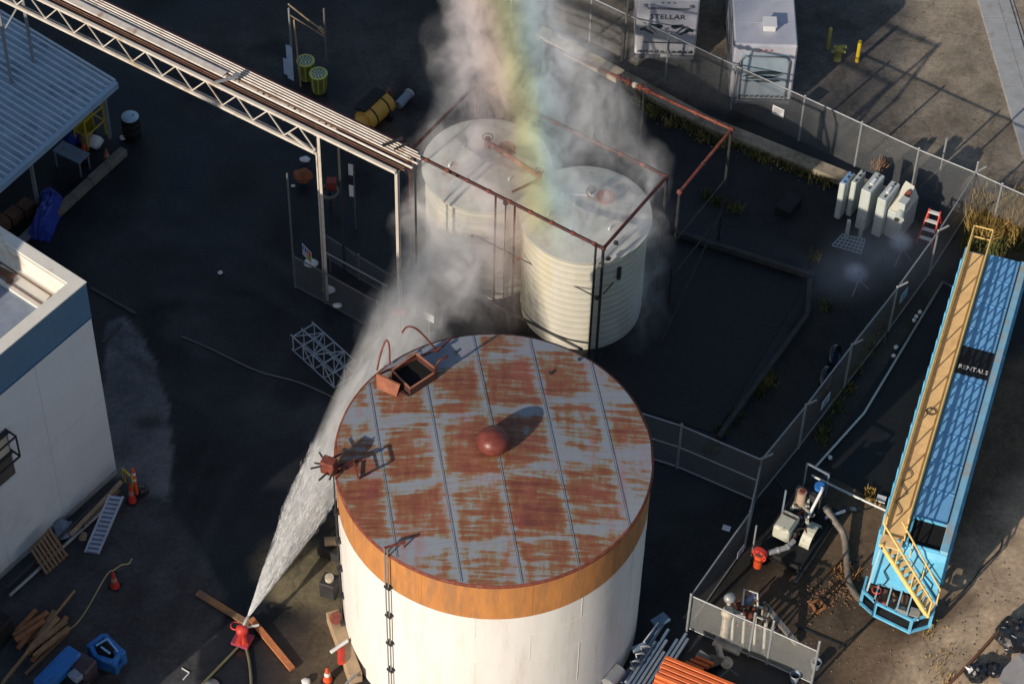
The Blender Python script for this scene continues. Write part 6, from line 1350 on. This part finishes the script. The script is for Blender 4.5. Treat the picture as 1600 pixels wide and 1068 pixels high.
for k in range(9):
    p_ = a_ + rn * (.12 * k) - rd * random.uniform(-.1, .5) + V((0, 0, .06 * (4 - abs(k - 2)))); o_ = obj('upright', B().beam(p_, p_ + rd * (rl - random.uniform(0, .7)), .09, .12), GREYBLUE if k % 3 else mat('mid_blue_steel', (.12, .19, .28), .5, var=.2), t, .01)
p_ = G(985, 1045, .75); obj('coiled_sheet', B().tube([p_ + rd * (.08 * k) + rn * .12 * math.sin(k * 1.6) + V((0, 0, .08 * math.cos(k * 1.6))) for k in range(14)], .035, 6), GALV, t)
obj('mast_cylinder', B().cyl(G(950, 1068, .8), G(968, 1045, .8), .22, n=16), GALV, t); obj('cross_head', B().beam(G(988, 1015, .7), G(1010, 1006, .7), .18, .15), GREYBLUE, t, .02); obj('bright_strut', B().tube([G(1006, 1002, .8), G(1028, 972, .8)], .025), SIGNW, t)
obj('head_plate', B().beam(G(1022, 975, .55), G(1042, 962, .55), .35, .08), mat('mid_blue_steel', (.12, .19, .28)), t)
# bags
def bags(x, y, s, n, label, name='rubbish_bag'):
    c_ = G(x, y); t = thing(name, label, 'rubbish bag', c_)
    bm = bmesh.new(); bmesh.ops.create_icosphere(bm, subdivisions=3, radius=1)
    from mathutils import noise
    vs = []
    for v in bm.verts:
        q_ = v.co; k = 1 + .30 * noise.noise(q_ * 2.2 + V((x, y, 0))) + .22 * abs(noise.noise(q_ * 5 + V((y, x, 0))))
        vs.append(c_ + V((q_.x * s * k, q_.y * s * k, max(.01, (q_.z * .62 + .5) * s * k))))
    b = B().add(vs, [tuple(v.index for v in f.verts) for f in bm.faces]); bm.free(); obj('bag', b, BAGBLACK, t)
    for k in range(n):
        a, e = random.uniform(0, 6.28), random.uniform(.3, 1.3); q_ = c_ + V((math.cos(a) * math.cos(e) * s * .95, math.sin(a) * math.cos(e) * s * .95, (math.sin(e) * .62 + .5) * s * 1.08))
        b = B(); w1, w2 = V((random.uniform(-.14, .14), random.uniform(-.14, .14), random.uniform(-.04, .1))), V((random.uniform(-.07, .07), random.uniform(-.07, .07), random.uniform(-.06, .06)))
        b.slab([q_ - w1, q_ + w2, q_ + w1, q_ - w2 * 1.3], .01); obj('loose_white_film', b, REFLW, t)
    obj('knot', B().blob(c_ + V((0, 0, s * 1.2)), .1, 1, .2), BAGBLACK, t)
bags(1583, 1000, .58, 16, 'big glossy black bag with torn white film at the right picture edge'); bags(1524, 1056, .32, 2, 'smaller black bag on the ground left of the torn bag'); bags(1552, 1050, .26, 0, 'limp black bag between the small bag and the grey sheet')
single('grey_sheet', B().slab([G(1568, 1045, .2), G(1560, 1062, .1), G(1585, 1090, .1), G(1640, 1080, .3), G(1630, 1020, .4), G(1590, 1022, .4)], .04), mat('grey_sheet', (.20, .20, .21), .8, var=.15), 'grey board leaning under the torn black bag', 'board')
single('dirt_pipe', B().tube(smooth([G(1478, 1072, .05), G(1520, 1030, .06), G(1560, 985, .08), G(1575, 972, .1)]), .05, 8), BROWNPIPE, 'dark pipe running over the dirt to the torn black bag', 'pipe')
single('dirt_cable', B().tube(smooth([G(1566, 842, .03), G(1560, 862, .03), G(1535, 885, .03), G(1515, 912, .03), G(1480, 945, .03)]), .018, 6), DARKSTEEL, 'thin dark cable on the dirt right of the blue tank nose', 'cable')

# ================================================================== PLANTS AND GROUND LITTER
def tufts(name, spots, n, h, m, spread, w=.03):
    b = B()
    for (x, y) in spots:
        c_ = G(x, y)
        for k in range(n):
            p_ = c_ + V((random.gauss(0, spread), random.gauss(0, spread), 0)); a = random.uniform(0, 6.28); hh = h * random.uniform(.3, 1.1); t_ = V((math.cos(a), math.sin(a), 0)); l_ = V((random.gauss(0, .35), random.gauss(0, .35), 1)) * hh
            b.add([p_ - t_ * w, p_ + t_ * w, p_ + l_ * .6 + t_ * w * .7, p_ + l_], [(0, 1, 2), (0, 2, 3)])
    o = obj(name, b, m); o['kind'] = 'stuff'; return o
GRASSY = mat('dry_yellow_grass', (.36, .24, .07), .9, var=.5, scale=2); GRASSG = mat('olive_weeds', (.095, .10, .030), .9, var=.4, scale=2)
GRASSO = mat('dead_orange_brush', (.36, .17, .06), .9, var=.4, scale=3)
tufts('dry_grass', [(1560 + random.uniform(-30, 50), 345 + random.uniform(-22, 30)) for _ in range(60)], 70, .85, GRASSY, .16)
tufts('weeds', [(1545 + random.uniform(-30, 50), 375 + random.uniform(-20, 20)) for _ in range(26)], 50, .45, GRASSG, .16)
line = [(1000, 150), (1060, 183), (1130, 210), (1200, 235), (1250, 252), (1300, 272)]
sp_ = [(line[i][0] + (line[i + 1][0] - line[i][0]) * f_ + random.uniform(-4, 4), line[i][1] + (line[i + 1][1] - line[i][1]) * f_ + random.uniform(4, 18)) for i in range(5) for f_ in (0, .2, .4, .6, .8)]
tufts('weeds', sp_, 60, .3, GRASSG, .16); tufts('dry_grass', sp_[::2] + [(1075, 185), (1085, 190), (1235, 250), (1260, 262)], 40, .28, GRASSY, .15)
tufts('weeds', [(1105, 307), (1120, 315), (1150, 328), (1272, 402), (1290, 478), (1195, 600), (1188, 612), (1205, 592), (1110, 700), (1130, 672), (1150, 648)], 90, .25, GRASSG, .13)
tufts('dry_grass', [(1147, 326), (1200, 598), (1275, 402), (1358, 768), (1366, 780), (1360, 775)], 60, .2, GRASSY, .10)
tufts('dead_brush', [(1370, 262), (1374, 258), (1310, 895), (1325, 890), (1330, 905)], 40, .3, GRASSO, .12, .02)
tufts('dry_grass', [(1470 + random.uniform(-10, 12), y_) for y_ in (1020, 1050, 1035, 1065)] + [(1455, 975), (1448, 990)], 25, .14, GRASSY, .2, .02)
tufts('weeds', [(1400 - 60 * f_ + random.uniform(-8, 8), 480 + 100 * f_ + random.uniform(-10, 10)) for f_ in [k / 12 for k in range(26)]], 30, .22, GRASSG, .12)
# rust coloured debris near the pump
b = B()
for k in range(260):
    f_ = random.random(); x, y = 1262 + 75 * f_ + random.gauss(0, 9), 940 - 25 * f_ + random.gauss(0, 12)
    b.blob(G(x, y, .03), random.uniform(.012, .045), 1, .4, (1, 1, .6))
o = obj('rubble', b, mat('orange_rubble', (.26, .14, .075), .9, var=.4, scale=4)); o['kind'] = 'stuff'
b = B()
for k in range(500):
    x, y = random.choice([(random.uniform(1230, 1600), random.uniform(860, 1068)), (random.uniform(1380, 1560), random.uniform(20, 260))])
    b.blob(G(x, y, .01), random.uniform(.01, .035), 1, .3, (1, 1, .6))
o = obj('pebbles', b, mat('pebble', (.18, .155, .12), .9, var=.4, scale=4)); o['kind'] = 'stuff'
t = thing('rusty_square_frame', 'small orange square frame lying in the rubble between the valves and the hose', 'frame', G(1278, 948)); sq_ = [G(1268, 942, .08), G(1280, 936, .08), G(1290, 948, .08), G(1276, 957, .08)]
for i in range(4): obj('bar', B().beam(sq_[i], sq_[(i + 1) % 4], .07), mat('orange_rust_bar', (.45, .18, .07), .8), t)
for (a1, a2, lab) in (((1292, 905), (1345, 870), 'thin dark pipe on the damp dirt under the grey hose'), ((1240, 975), (1320, 1010), 'long dark bar on the dirt behind the gate'), ((1310, 1012), (1395, 945), 'dark bar pointing from the gate area to the blue tank nose')):
    single('ground_bar', B().beam(G(*a1, .03), G(*a2, .03), .06, .04), DARKSTEEL, lab, 'bar')
t = thing('concrete_lump', 'small pale brown lump on the dirt below the blue tank nose', 'lump', G(1456, 978)); obj('lump', B().blob(G(1456, 976, .05), .1, 1, .25, (1, 1, .6)), WOODPALE, t)

# ================================================================== WATER
def math_(nt, op, a, b_=None, c=None, clamp=False):
    q = nt.nodes.new('ShaderNodeMath'); q.operation = op; q.use_clamp = clamp
    for i, v in enumerate((a, b_, c)):
        if v is None: continue
        if isinstance(v, bpy.types.NodeSocket): nt.links.new(v, q.inputs[i])
        else: q.inputs[i].default_value = v
    return q.outputs[0]
def vol_mat(name, color, density_fn, aniso=0.2, color_fn=None):
    m = bpy.data.materials.new(name); m.use_nodes = True; nt = m.node_tree
    for n in list(nt.nodes):
        if n.type == 'BSDF_PRINCIPLED': nt.nodes.remove(n)
    out = [n for n in nt.nodes if n.type == 'OUTPUT_MATERIAL'][0]
    pv = nt.nodes.new('ShaderNodeVolumePrincipled'); pv.inputs['Color'].default_value = (*color, 1); pv.inputs['Anisotropy'].default_value = aniso
    nt.links.new(pv.outputs[0], out.inputs['Volume']); nt.links.new(density_fn(nt), pv.inputs['Density'])
    if color_fn: nt.links.new(color_fn(nt), pv.inputs['Color'])
    return m
NZ = nz.copy(); TG = G(700, 380, 5.6); JL = (TG - NZ).length; jd = (TG - NZ).normalized()
JR = [(0, .03), (.06, .18), (.15, .40), (.28, .68), (.45, .86), (.65, 1.1), (.85, 1.35), (1.0, 1.5)]
jx = jd.cross(V((0, 0, 1))).normalized(); jy = jx.cross(jd)
t = thing('water_jet', 'white fan of water shot from the red monitor past the rusted tank', 'water jet', NZ)
Mj = frameM(NZ, jx, jy)
if Mj.to_3x3() @ V((0, 0, 1)) != jd: pass
zs = (Mj.to_3x3() @ V((0, 0, 1))).dot(jd); 
if zs < 0: Mj = frameM(NZ, -jx, jy)
me = bpy.data.meshes.new('spray'); b = B().lathe([(r_, f_ * JL) for f_, r_ in JR], (0, 0, 0), 24); o0 = len(b.v); b.add([], [])
nv = len(b.v); b.v += [V((0, 0, 0)), V((0, 0, JL))]; n_ = 24
b.f += [((i + 1) % n_, i, nv) for i in range(n_)] + [(nv - n_ + i, nv - n_ + (i + 1) % n_, nv + 1) for i in range(n_)]; b.sm += [True] * (2 * n_)
me.from_pydata([tuple(v) for v in b.v], [], b.f)
def jet_density(nt):
    tc = nt.nodes.new('ShaderNodeTexCoord'); sx = nt.nodes.new('ShaderNodeSeparateXYZ'); nt.links.new(tc.outputs['Object'], sx.inputs[0])
    f = math_(nt, 'DIVIDE', sx.outputs[2], JL)
    cr = nt.nodes.new('ShaderNodeFloatCurve'); cm = cr.mapping.curves[0]; cm.points[0].location = (0, .03 / 1.6); cm.points[1].location = (1, 1.5 / 1.6)
    for f_, r_ in JR[1:-1]: cm.points.new(f_, r_ / 1.6)
    for p_ in cm.points: p_.handle_type = 'VECTOR'
    cr.mapping.update(); nt.links.new(f, cr.inputs['Value']); rr = math_(nt, 'MULTIPLY', cr.outputs[0], 1.6)
    r = math_(nt, 'SQRT', math_(nt, 'ADD', math_(nt, 'POWER', sx.outputs[0], 2.0), math_(nt, 'POWER', sx.outputs[1], 2.0)))
    fall = math_(nt, 'SUBTRACT', 1.0, math_(nt, 'POWER', math_(nt, 'DIVIDE', r, rr), 2.5), clamp=True)
    mp = _n(nt, 'ShaderNodeMapping'); mp.inputs['Scale'].default_value = (3.2, 3.2, .75); nt.links.new(tc.outputs['Object'], mp.inputs['Vector'])
    no = _n(nt, 'ShaderNodeTexNoise', Scale=1.7, Detail=5.0, Roughness=.7, Distortion=.3); nt.links.new(mp.outputs[0], no.inputs['Vector'])
    nn = _n(nt, 'ShaderNodeMapRange'); nt.links.new(no.outputs['Fac'], nn.inputs[0]); nn.inputs[1].default_value = .40; nn.inputs[2].default_value = .66; nn.inputs[3].default_value = .12; nn.inputs[4].default_value = 1.5
    base = math_(nt, 'DIVIDE', 3.4, math_(nt, 'ADD', rr, .10)); fade = _n(nt, 'ShaderNodeMapRange'); nt.links.new(f, fade.inputs[0]); fade.inputs[1].default_value = .35; fade.inputs[2].default_value = .85; fade.inputs[3].default_value = 1.0; fade.inputs[4].default_value = .07
    return math_(nt, 'MULTIPLY', math_(nt, 'MULTIPLY', math_(nt, 'MULTIPLY', base, fall), nn.outputs[0]), fade.outputs[0])
me.materials.append(vol_mat('jet_spray', (.98, .98, .98), jet_density, -0.1)); WM['_'] = Mj
o = bpy.data.objects.new('spray', me); C.objects.link(o); o.parent = t; o.matrix_basis = wm(t).inverted() @ Mj
# droplets: slivers of water thrown along the jet
DROP = bpy.data.materials.new('water_slivers'); DROP.use_nodes = True; DROP.node_tree.nodes['Principled BSDF'].inputs['Base Color'].default_value = (.93, .94, .95, 1); DROP.node_tree.nodes['Principled BSDF'].inputs['Roughness'].default_value = .35
b = B(); rng = random.Random(3)
for k in range(5500):
    f_ = rng.random() ** 1.3 * .42 + .004
    for i in range(len(JR) - 1):
        if JR[i][0] <= f_ <= JR[i + 1][0]: rr = JR[i][1] + (JR[i + 1][1] - JR[i][1]) * (f_ - JR[i][0]) / (JR[i + 1][0] - JR[i][0])
    q_ = rr * (math.sqrt(rng.random()) if rng.random() < .6 else rng.uniform(.8, 1.0)) * (1.0 if rng.random() < .92 else rng.uniform(1.0, 1.12)); a = rng.uniform(0, 6.283)
    p_ = NZ + jd * (f_ * JL) + jx * (q_ * math.cos(a)) + jy * (q_ * math.sin(a)); dr = (p_ - NZ + jd * .3).normalized()
    l_ = rng.uniform(.06, .30) * (1 + f_); w_ = rng.uniform(.0018, .0038) * (1 + f_ * .6); s1 = dr.cross(V((0, 0, 1))).normalized() * w_; s2 = dr.cross(s1).normalized() * w_
    b.add([p_ - dr * l_ * .5, p_ + s1, p_ - s1 * .5 + s2, p_ - s1 * .5 - s2, p_ + dr * l_ * .5], [(0, 2, 1), (0, 3, 2), (0, 1, 3), (4, 1, 2), (4, 2, 3), (4, 3, 1)])
obj('water_slivers', b, DROP, t, kind='stuff')

# the solid white heart of the jet: a ragged, streaked skin of foam
core = bpy.data.materials.new('white_water'); core.use_nodes = True; nt = core.node_tree; pb = nt.nodes['Principled BSDF']
pb.inputs['Base Color'].default_value = (.86, .87, .88, 1); pb.inputs['Roughness'].default_value = .6
tc = nt.nodes.new('ShaderNodeTexCoord'); sx = nt.nodes.new('ShaderNodeSeparateXYZ'); nt.links.new(tc.outputs['Object'], sx.inputs[0])
mp = _n(nt, 'ShaderNodeMapping'); mp.inputs['Scale'].default_value = (3.6, 3.6, 1.1); nt.links.new(tc.outputs['Object'], mp.inputs['Vector'])
no = _n(nt, 'ShaderNodeTexNoise', Scale=2.2, Detail=8.0, Roughness=.72, Distortion=.6); nt.links.new(mp.outputs[0], no.inputs['Vector'])
al = math_(nt, 'SUBTRACT', math_(nt, 'MULTIPLY', no.outputs['Fac'], 2.4), math_(nt, 'ADD', .45, math_(nt, 'MULTIPLY', math_(nt, 'DIVIDE', sx.outputs[2], JL), 2.3)), clamp=True)
nt.links.new(al, pb.inputs['Alpha'])
bp = _n(nt, 'ShaderNodeBump', Strength=1.0, Distance=.15); nt.links.new(no.outputs['Fac'], bp.inputs['Height']); nt.links.new(bp.outputs[0], pb.inputs['Normal'])
from mathutils import noise as _ns
for layer, (kf, seed) in enumerate(((.88, 0), (.62, 7), (.35, 15))):
    vs, nseg, nr_ = [], 90, 40
    for i in range(nseg + 1):
        f_ = i / nseg * .62
        for q in range(len(JR) - 1):
            if JR[q][0] <= f_ <= JR[q + 1][0]: rr = JR[q][1] + (JR[q + 1][1] - JR[q][1]) * (f_ - JR[q][0]) / (JR[q + 1][0] - JR[q][0])
        for j in range(nr_):
            a = 2 * math.pi * j / nr_; nz_ = _ns.noise(V((math.cos(a) * 2.4 + seed, math.sin(a) * 2.4, f_ * 9))) * .35 + _ns.noise(V((math.cos(a) * 7 + seed, math.sin(a) * 7, f_ * 30))) * .22
            r_ = rr * kf * (1 + nz_ * min(1, f_ * 8)); vs.append(V((r_ * math.cos(a), r_ * math.sin(a), f_ * JL)))
    me = bpy.data.meshes.new('white_water'); me.from_pydata([tuple(v) for v in vs], [], [(i * nr_ + j, i * nr_ + (j + 1) % nr_, (i + 1) * nr_ + (j + 1) % nr_, (i + 1) * nr_ + j) for i in range(nseg) for j in range(nr_)])
    me.polygons.foreach_set('use_smooth', [True] * len(me.polygons)); me.materials.append(core)
    o = bpy.data.objects.new('white_water', me); C.objects.link(o); o.parent = t; o.matrix_basis = wm(t).inverted() @ Mj

# mist: one body of drifting spray round the twin tanks
MB_ = [  # centre, radii, weight
    (V((-.6, 58.9, 4.95)), (3.2, 2.5, .95), 1.25), (V((2.6, 57.0, 4.95)), (3.0, 2.4, .95), 1.0),
    (G(735, 95, 7.0), (1.8, 2.2, 2.2), .42), (G(780, 20, 7.0), (2.1, 2.8, 2.4), .65), (G(845, 70, 7.0), (1.7, 2.4, 2.2), .50), (G(715, 190, 5.2), (1.4, 1.6, .9), .30),
    (G(810, 150, 6.6), (1.9, 2.0, 1.8), .60), (G(895, 120, 6.4), (1.6, 2.0, 1.8), .50), (G(945, 195, 6.2), (1.5, 1.8, 1.6), .42), (G(1000, 262, 5.6), (1.0, 1.2, 1.2), .30), (G(870, 210, 6.0), (1.8, 1.6, 1.4), .5), (G(760, -70, 7.5), (2.0, 3.0, 2.4), .55),
    (G(690, 345, 3.4), (1.7, 1.6, 2.4), 1.0), (G(720, 400, 3.0), (1.8, 1.5, 2.2), .8), (G(690, 440, 2.4), (2.0, 1.8, 2.0), .9), (G(640, 500, 2.6), (1.5, 1.8, 1.7), .60), (G(760, 470, 1.6), (1.8, 1.3, 1.6), .45), (G(800, 380, 3.6), (1.3, 1.2, 2.4), .65), (G(835, 300, 5.0), (1.3, 1.5, 1.2), .6),
    (G(990, 480, 1.6), (1.4, 1.4, 1.4), .22), (G(1000, 400, 3.0), (1.2, 1.2, 1.6), .20)]
def mist_density(nt):
    ge = nt.nodes.new('ShaderNodeNewGeometry')
    n0 = _n(nt, 'ShaderNodeTexNoise', Scale=.42, Detail=3.0, Roughness=.6); nt.links.new(ge.outputs['Position'], n0.inputs['Vector'])
    wv = _n(nt, 'ShaderNodeVectorMath', operation='MULTIPLY_ADD'); nt.links.new(n0.outputs['Color'], wv.inputs[0]); wv.inputs[1].default_value = (2.4, 2.4, 2.4); wv.inputs[2].default_value = (-1.2, -1.2, -1.2)
    pw_ = _n(nt, 'ShaderNodeVectorMath', operation='ADD'); nt.links.new(ge.outputs['Position'], pw_.inputs[0]); nt.links.new(wv.outputs[0], pw_.inputs[1])
    tot = None
    for c_, r_, w_ in MB_:
        s = _n(nt, 'ShaderNodeVectorMath', operation='SUBTRACT'); nt.links.new(pw_.outputs[0], s.inputs[0]); s.inputs[1].default_value = c_
        d_ = _n(nt, 'ShaderNodeVectorMath', operation='DIVIDE'); nt.links.new(s.outputs[0], d_.inputs[0]); d_.inputs[1].default_value = r_
        q_ = _n(nt, 'ShaderNodeVectorMath', operation='DOT_PRODUCT'); nt.links.new(d_.outputs[0], q_.inputs[0]); nt.links.new(d_.outputs[0], q_.inputs[1])
        e_ = math_(nt, 'MULTIPLY', math_(nt, 'SUBTRACT', 1.0, q_.outputs['Value'], clamp=True), w_); tot = e_ if tot is None else math_(nt, 'ADD', tot, e_)
    mp = _n(nt, 'ShaderNodeMapping'); mp.inputs['Scale'].default_value = (1.0, 1.0, .55); nt.links.new(pw_.outputs[0], mp.inputs['Vector'])
    no = _n(nt, 'ShaderNodeTexNoise', Scale=.9, Detail=9.0, Roughness=.66, Distortion=.9); nt.links.new(mp.outputs[0], no.inputs['Vector'])
    mr = _n(nt, 'ShaderNodeMapRange'); nt.links.new(no.outputs['Fac'], mr.inputs[0]); mr.inputs[1].default_value = .43; mr.inputs[2].default_value = .66; mr.inputs[3].default_value = .07; mr.inputs[4].default_value = 1.35
    return math_(nt, 'MULTIPLY', math_(nt, 'MULTIPLY', tot, mr.outputs[0]), MIST_K)
MIST_K = 1.15
def rainbow_color(nt):
    # rainbow painted into the spray's scatter colour, banded by position
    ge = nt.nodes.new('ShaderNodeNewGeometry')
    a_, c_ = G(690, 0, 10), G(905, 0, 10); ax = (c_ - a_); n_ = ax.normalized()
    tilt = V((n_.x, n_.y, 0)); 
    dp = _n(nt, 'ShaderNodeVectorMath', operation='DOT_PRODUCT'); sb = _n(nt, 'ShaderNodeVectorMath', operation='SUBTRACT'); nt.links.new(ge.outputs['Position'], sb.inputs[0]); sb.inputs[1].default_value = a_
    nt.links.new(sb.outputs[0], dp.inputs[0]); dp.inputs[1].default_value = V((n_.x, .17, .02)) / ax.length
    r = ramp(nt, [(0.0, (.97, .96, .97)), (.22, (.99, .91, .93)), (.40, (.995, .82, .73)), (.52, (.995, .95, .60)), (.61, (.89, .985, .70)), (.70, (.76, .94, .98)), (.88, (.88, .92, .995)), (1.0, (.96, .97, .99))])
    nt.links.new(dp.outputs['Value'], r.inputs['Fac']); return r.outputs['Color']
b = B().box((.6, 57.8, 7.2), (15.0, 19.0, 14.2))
o = obj('mist', b, vol_mat('drifting_spray', (.98, .98, .98), mist_density, -.15, rainbow_color)); o['kind'] = 'stuff'
def puff(c_, r_, k, label):
    def dens(nt):
        ge = nt.nodes.new('ShaderNodeNewGeometry'); s = _n(nt, 'ShaderNodeVectorMath', operation='SUBTRACT'); nt.links.new(ge.outputs['Position'], s.inputs[0]); s.inputs[1].default_value = c_
        d_ = _n(nt, 'ShaderNodeVectorMath', operation='DIVIDE'); nt.links.new(s.outputs[0], d_.inputs[0]); d_.inputs[1].default_value = r_
        q_ = _n(nt, 'ShaderNodeVectorMath', operation='LENGTH'); nt.links.new(d_.outputs[0], q_.inputs[0])
        no = _n(nt, 'ShaderNodeTexNoise', Scale=1.2, Detail=4.0); nt.links.new(ge.outputs['Position'], no.inputs['Vector'])
        f_ = math_(nt, 'SUBTRACT', 1.0, q_.outputs['Value'], clamp=True); f_ = math_(nt, 'POWER', f_, 2.2)
        return math_(nt, 'MULTIPLY', math_(nt, 'MULTIPLY', f_, no.outputs['Fac']), k)
    bm = bmesh.new(); bmesh.ops.create_icosphere(bm, subdivisions=3, radius=1); b = B().add([c_ + V((v.co.x * r_[0], v.co.y * r_[1], v.co.z * r_[2])) for v in bm.verts], [tuple(v.index for v in f.verts) for f in bm.faces], True); bm.free()
    o = obj('mist', b, vol_mat('fine_spray', (.85, .9, 1.0), dens, .2)); o['kind'] = 'stuff'
puff(G(1380, 395, .9), (2.9, 2.2, 1.2), 1.0, ''); puff(G(1407, 378, .9), (.55, .5, .5), 16.0, ''); puff(G(1338, 426, .85), (.6, .5, .5), 16.0, ''); puff(G(1320, 430, .9), (2.2, 1.7, 1.0), .9, '')
